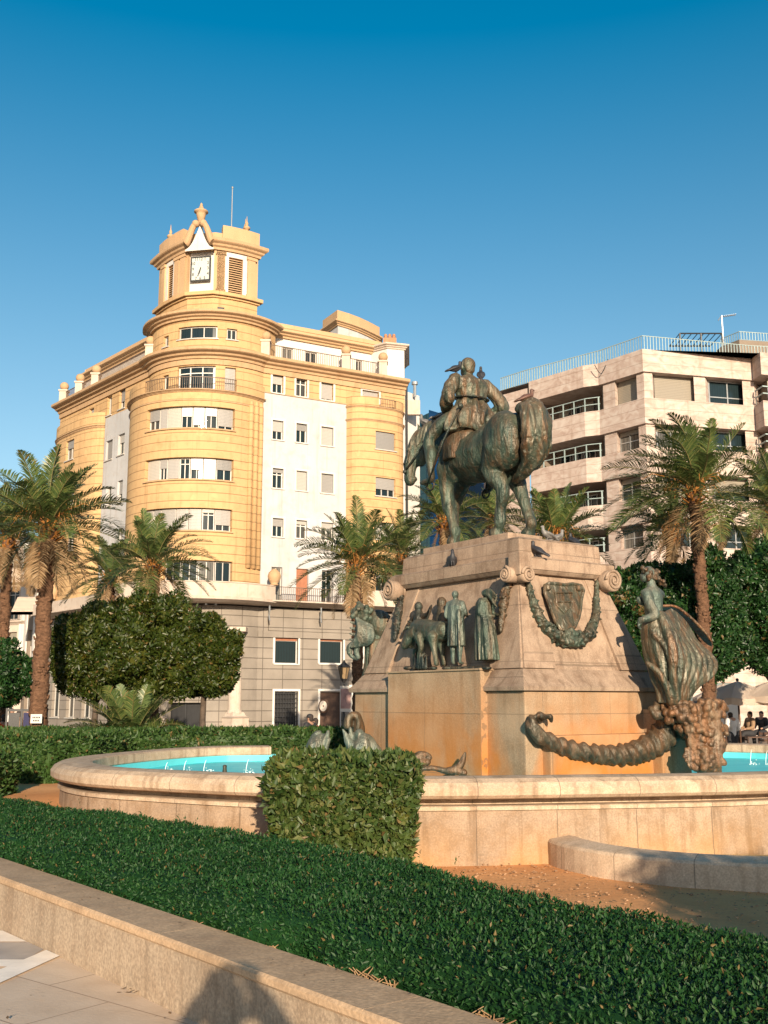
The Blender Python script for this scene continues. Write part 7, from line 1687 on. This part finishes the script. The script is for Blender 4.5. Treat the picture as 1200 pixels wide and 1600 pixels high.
# dark panelled railing and sign on the palm trunk at the left
rt = empty('railing_fence', tuple(P(40, 1130, 29).xy) + (GZ,), 0, 'dark railing hung with dark boards at the left behind the hedge', 'fence'); a, b = P(8, 1130, 29).xy, P(74, 1130, 29.4).xy; FP = Path([tuple(a), tuple(b)])
bm = bmesh.new(); pbox(bm, FP, 0, FP.L, GZ + 1.72, GZ + 1.78, -.02, .02); pbox(bm, FP, 0, FP.L, GZ + .2, GZ + .25, -.02, .02); [pbox(bm, FP, s, s + .05, GZ, GZ + 1.8, -.03, .03) for s in (0, .38, .76, FP.L - .05)]; bind(fin('frame', bm, ms['iron']), rt)
for i in range(3): bm = bmesh.new(); s = .08 + i * .38; pbox(bm, FP, s, s + .28, GZ + .3, GZ + 1.68, -.015, .01); bind(fin('board', bm, (ms['iron'], mk('dark blue board', (.03, .03, .10)), ms['iron'])[i]), rt)
q = P(57, 1123, 26.6); sb = bm = bmesh.new(); box(bm, q.x - .14, q.x + .14, q.y - .02, q.y, q.z - .11, q.z + .11); so = tag(fin('sign', bm, ms['signw']), 'small white sign with two dark lines fixed to the tall palm trunk', 'sign')
bm = bmesh.new()
for k, (w_, n_) in enumerate(((.20, 5), (.16, 4))):
    for i in range(n_): x = q.x - w_ / 2 + w_ * (i + .5) / n_; box(bm, x - .013, x + .013, q.y - .024, q.y - .0205, q.z + .03 - k * .075 - .02, q.z + .03 - k * .075 + .02)
o = fin('lettering', bm, ms['black']); o.parent = so
# ornate lamp post with poster banners in front of the doorway
q = P(537, 1130, 42); lp_ = empty('street_lamp', (q.x, q.y, GZ), 0, 'black wrought iron street lamp with a lantern, beside the doorway of the yellow building', 'street lamp')
k = 42 / F; bm = bmesh.new(); zt_ = P(537, 1068, 42).z - GZ; tube(bm, [(0, 0, 0), (0, 0, .6), (0, 0, 1.2), (0, 0, zt_)], [.14, .09, .055, .04], 10); lathe(bm, [(.2, 0), (.22, .1), (.14, .2), (.15, .5), (.1, .6)], (0, 0, 0), 12); fin('post', bm, ms['iron'], lp_, True)
bm = bmesh.new(); zl = P(537, 1061, 42).z - GZ; zh_ = P(537, 1043, 42).z - GZ; lathe(bm, [(.04, zl - .15), (.12, zl - .02), (.14, zl)], (0, 0, 0), 6); lathe(bm, [(.24, zh_), (.26, zh_ + .03), (.13, zh_ + .14), (.06, zh_ + .2), (.02, zh_ + .3)], (0, 0, 0), 6)
for i in range(6): a = i * math.pi / 3; tube(bm, [(.13 * math.cos(a), .13 * math.sin(a), zl), (.23 * math.cos(a), .23 * math.sin(a), zh_)], .012, 4)
fin('lantern', bm, ms['iron'], lp_); bm = bmesh.new(); lathe(bm, [(.12, zl + .01), (.215, zh_ - .01)], (0, 0, 0), 6); fin('lantern_glass', bm, mk('amber glass', (.30, .20, .10)), lp_)
z0_, z1_ = P(539, 1112, 42).z, P(539, 1072, 42).z; q2 = P(540, 1090, 41.7); bm = bmesh.new(); box(bm, q2.x - .22, q2.x + .24, q2.y - .03, q2.y, z0_, z1_); po = tag(fin('banner', bm, ms['signw']), 'faded pink poster banner hanging on the street lamp post', 'banner')
bm = bmesh.new(); box(bm, q2.x - .19, q2.x + .20, q2.y - .038, q2.y - .031, z0_ + .12, z1_ - .1); o = fin('poster', bm, ms['pinkp']); o.parent = po
q3 = P(557, 1092, 44); bm = bmesh.new(); box(bm, q3.x - .30, q3.x + .22, q3.y, q3.y + .12, GZ + .2, P(557, 1070, 44).z, 0); box(bm, q3.x - .06, q3.x + .18, q3.y - .012, q3.y - .002, P(557, 1108, 44).z, P(557, 1084, 44).z, 1)
tag(fin('advertising_board', bm, [ms['signw'], ms['teal']]), 'white street board with a turquoise panel half hidden behind the pedestal', 'sign')

# ================= what stands behind the camera and throws the shadows =================
# the person taking the picture, arms raised, standing on the pavement behind the camera
sh = Vector((math.sin(SUN_AZ), math.cos(SUN_AZ)))
tgt = Gd(352, 1490, .39); back = tgt.xy + sh * 6.92
up_ = dict(el=(.10, .15, .80), er=(.10, -.17, .82), wl=(.14, .06, .97), wr=(.15, -.07, .98), sl=(.01, .12, .82), sr=(.01, -.12, .82))
pp_ = person((back.x, back.y, 0), math.pi / 2 + .1, 1.90, 'person with both arms raised taking a photograph on the pavement', mk('grey wool coat', (.20, .19, .18)), dk, brn, up_, detail=True)
bm = bmesh.new(); h_ = 1.90; hc_ = (0, 0, .955 * h_); lathe(bm, [(.205, 0), (.20, .012), (.115, .02), (.11, .10), (.085, .135), (.02, .145)], hc_, 24); fin('sun_hat', bm, mk('straw hat', (.55, .42, .25)), pp_, True)
cl = Clay(); cl.loft([(.0, 0, .62, .18, .23, .05, 0), (.0, 0, .95, .17, .225, .05, .3), (0, 0, 1.25, .15, .215, .02, .5), (0, 0, 1.42, .15, .25, .01, .5), (0, 0, 1.52, .12, .20, 0, .5), (0, 0, 1.58, .07, .09, 0, .5)], 32, 7)
cl.done('coat', .022, mk('long wool coat', (.16, .14, .12)), pp_, 2)
bm = bmesh.new(); box(bm, .315, .325, -.045, .045, 1.83, 1.985); fin('phone', bm, ms['black'], pp_, bevel=.003)
# round tree behind the camera on the right: its crown shades the curb and the dirt
tg = Vector((4.6, 12.05)); b2 = tg + sh * 13.8
kk = crown_clumps(0, 0, 2.35, 1.75, 1.75, 1.05, 40, .45, .65, .2, 31)
tree('orange_tree', (b2.x, b2.y, 0), 1.5, .11, kk, ms['orange'], .11, 30000, 'round orange tree on the pavement behind the camera, shading the curb', 'tree', 'clipped orange trees', core=1.0)

# fallen leaves and scraps on the pavement and the dirt
bm = bmesh.new(); rr = random.Random(5)
def scrap(x, y, z, r_):
    a = rr.uniform(0, 6.3); u = Vector((math.cos(a), math.sin(a), 0)); v = Vector((-u.y, u.x, 0)); c = Vector((x, y, z))
    q = [c - u * r_, c - v * r_ * .45 + Vector((0, 0, r_ * .25)), c + u * r_ + Vector((0, 0, r_ * .3)), c + v * r_ * .45 + Vector((0, 0, r_ * .1))]; bm.faces.new([bm.verts.new(p) for p in q])
for px, py, n in ((205, 1555, 8), (190, 1549, 4), (120, 1500, 4), (250, 1590, 3), (60, 1560, 3), (20, 1590, 3)):
    for i in range(n): q = Gd(px + rr.gauss(0, 7), py + rr.gauss(0, 2.5), .006); scrap(q.x, q.y, .02, rr.uniform(.012, .03))
for i in range(160): q = Vector((rr.uniform(-1, 4.5), rr.uniform(9, 13.2))); scrap(q.x, q.y, GZ + .03, rr.uniform(.015, .035))
for i in range(50): s_ = rr.uniform(-8, 0); q = wp(s_, rr.uniform(3.12, 3.4)); scrap(q[0], q[1], .398, rr.uniform(.006, .016))
tag(fin('fallen_leaves', bm, plain('dry fallen leaves', (.22, .13, .06), .8, .5, 8)), kind='stuff')
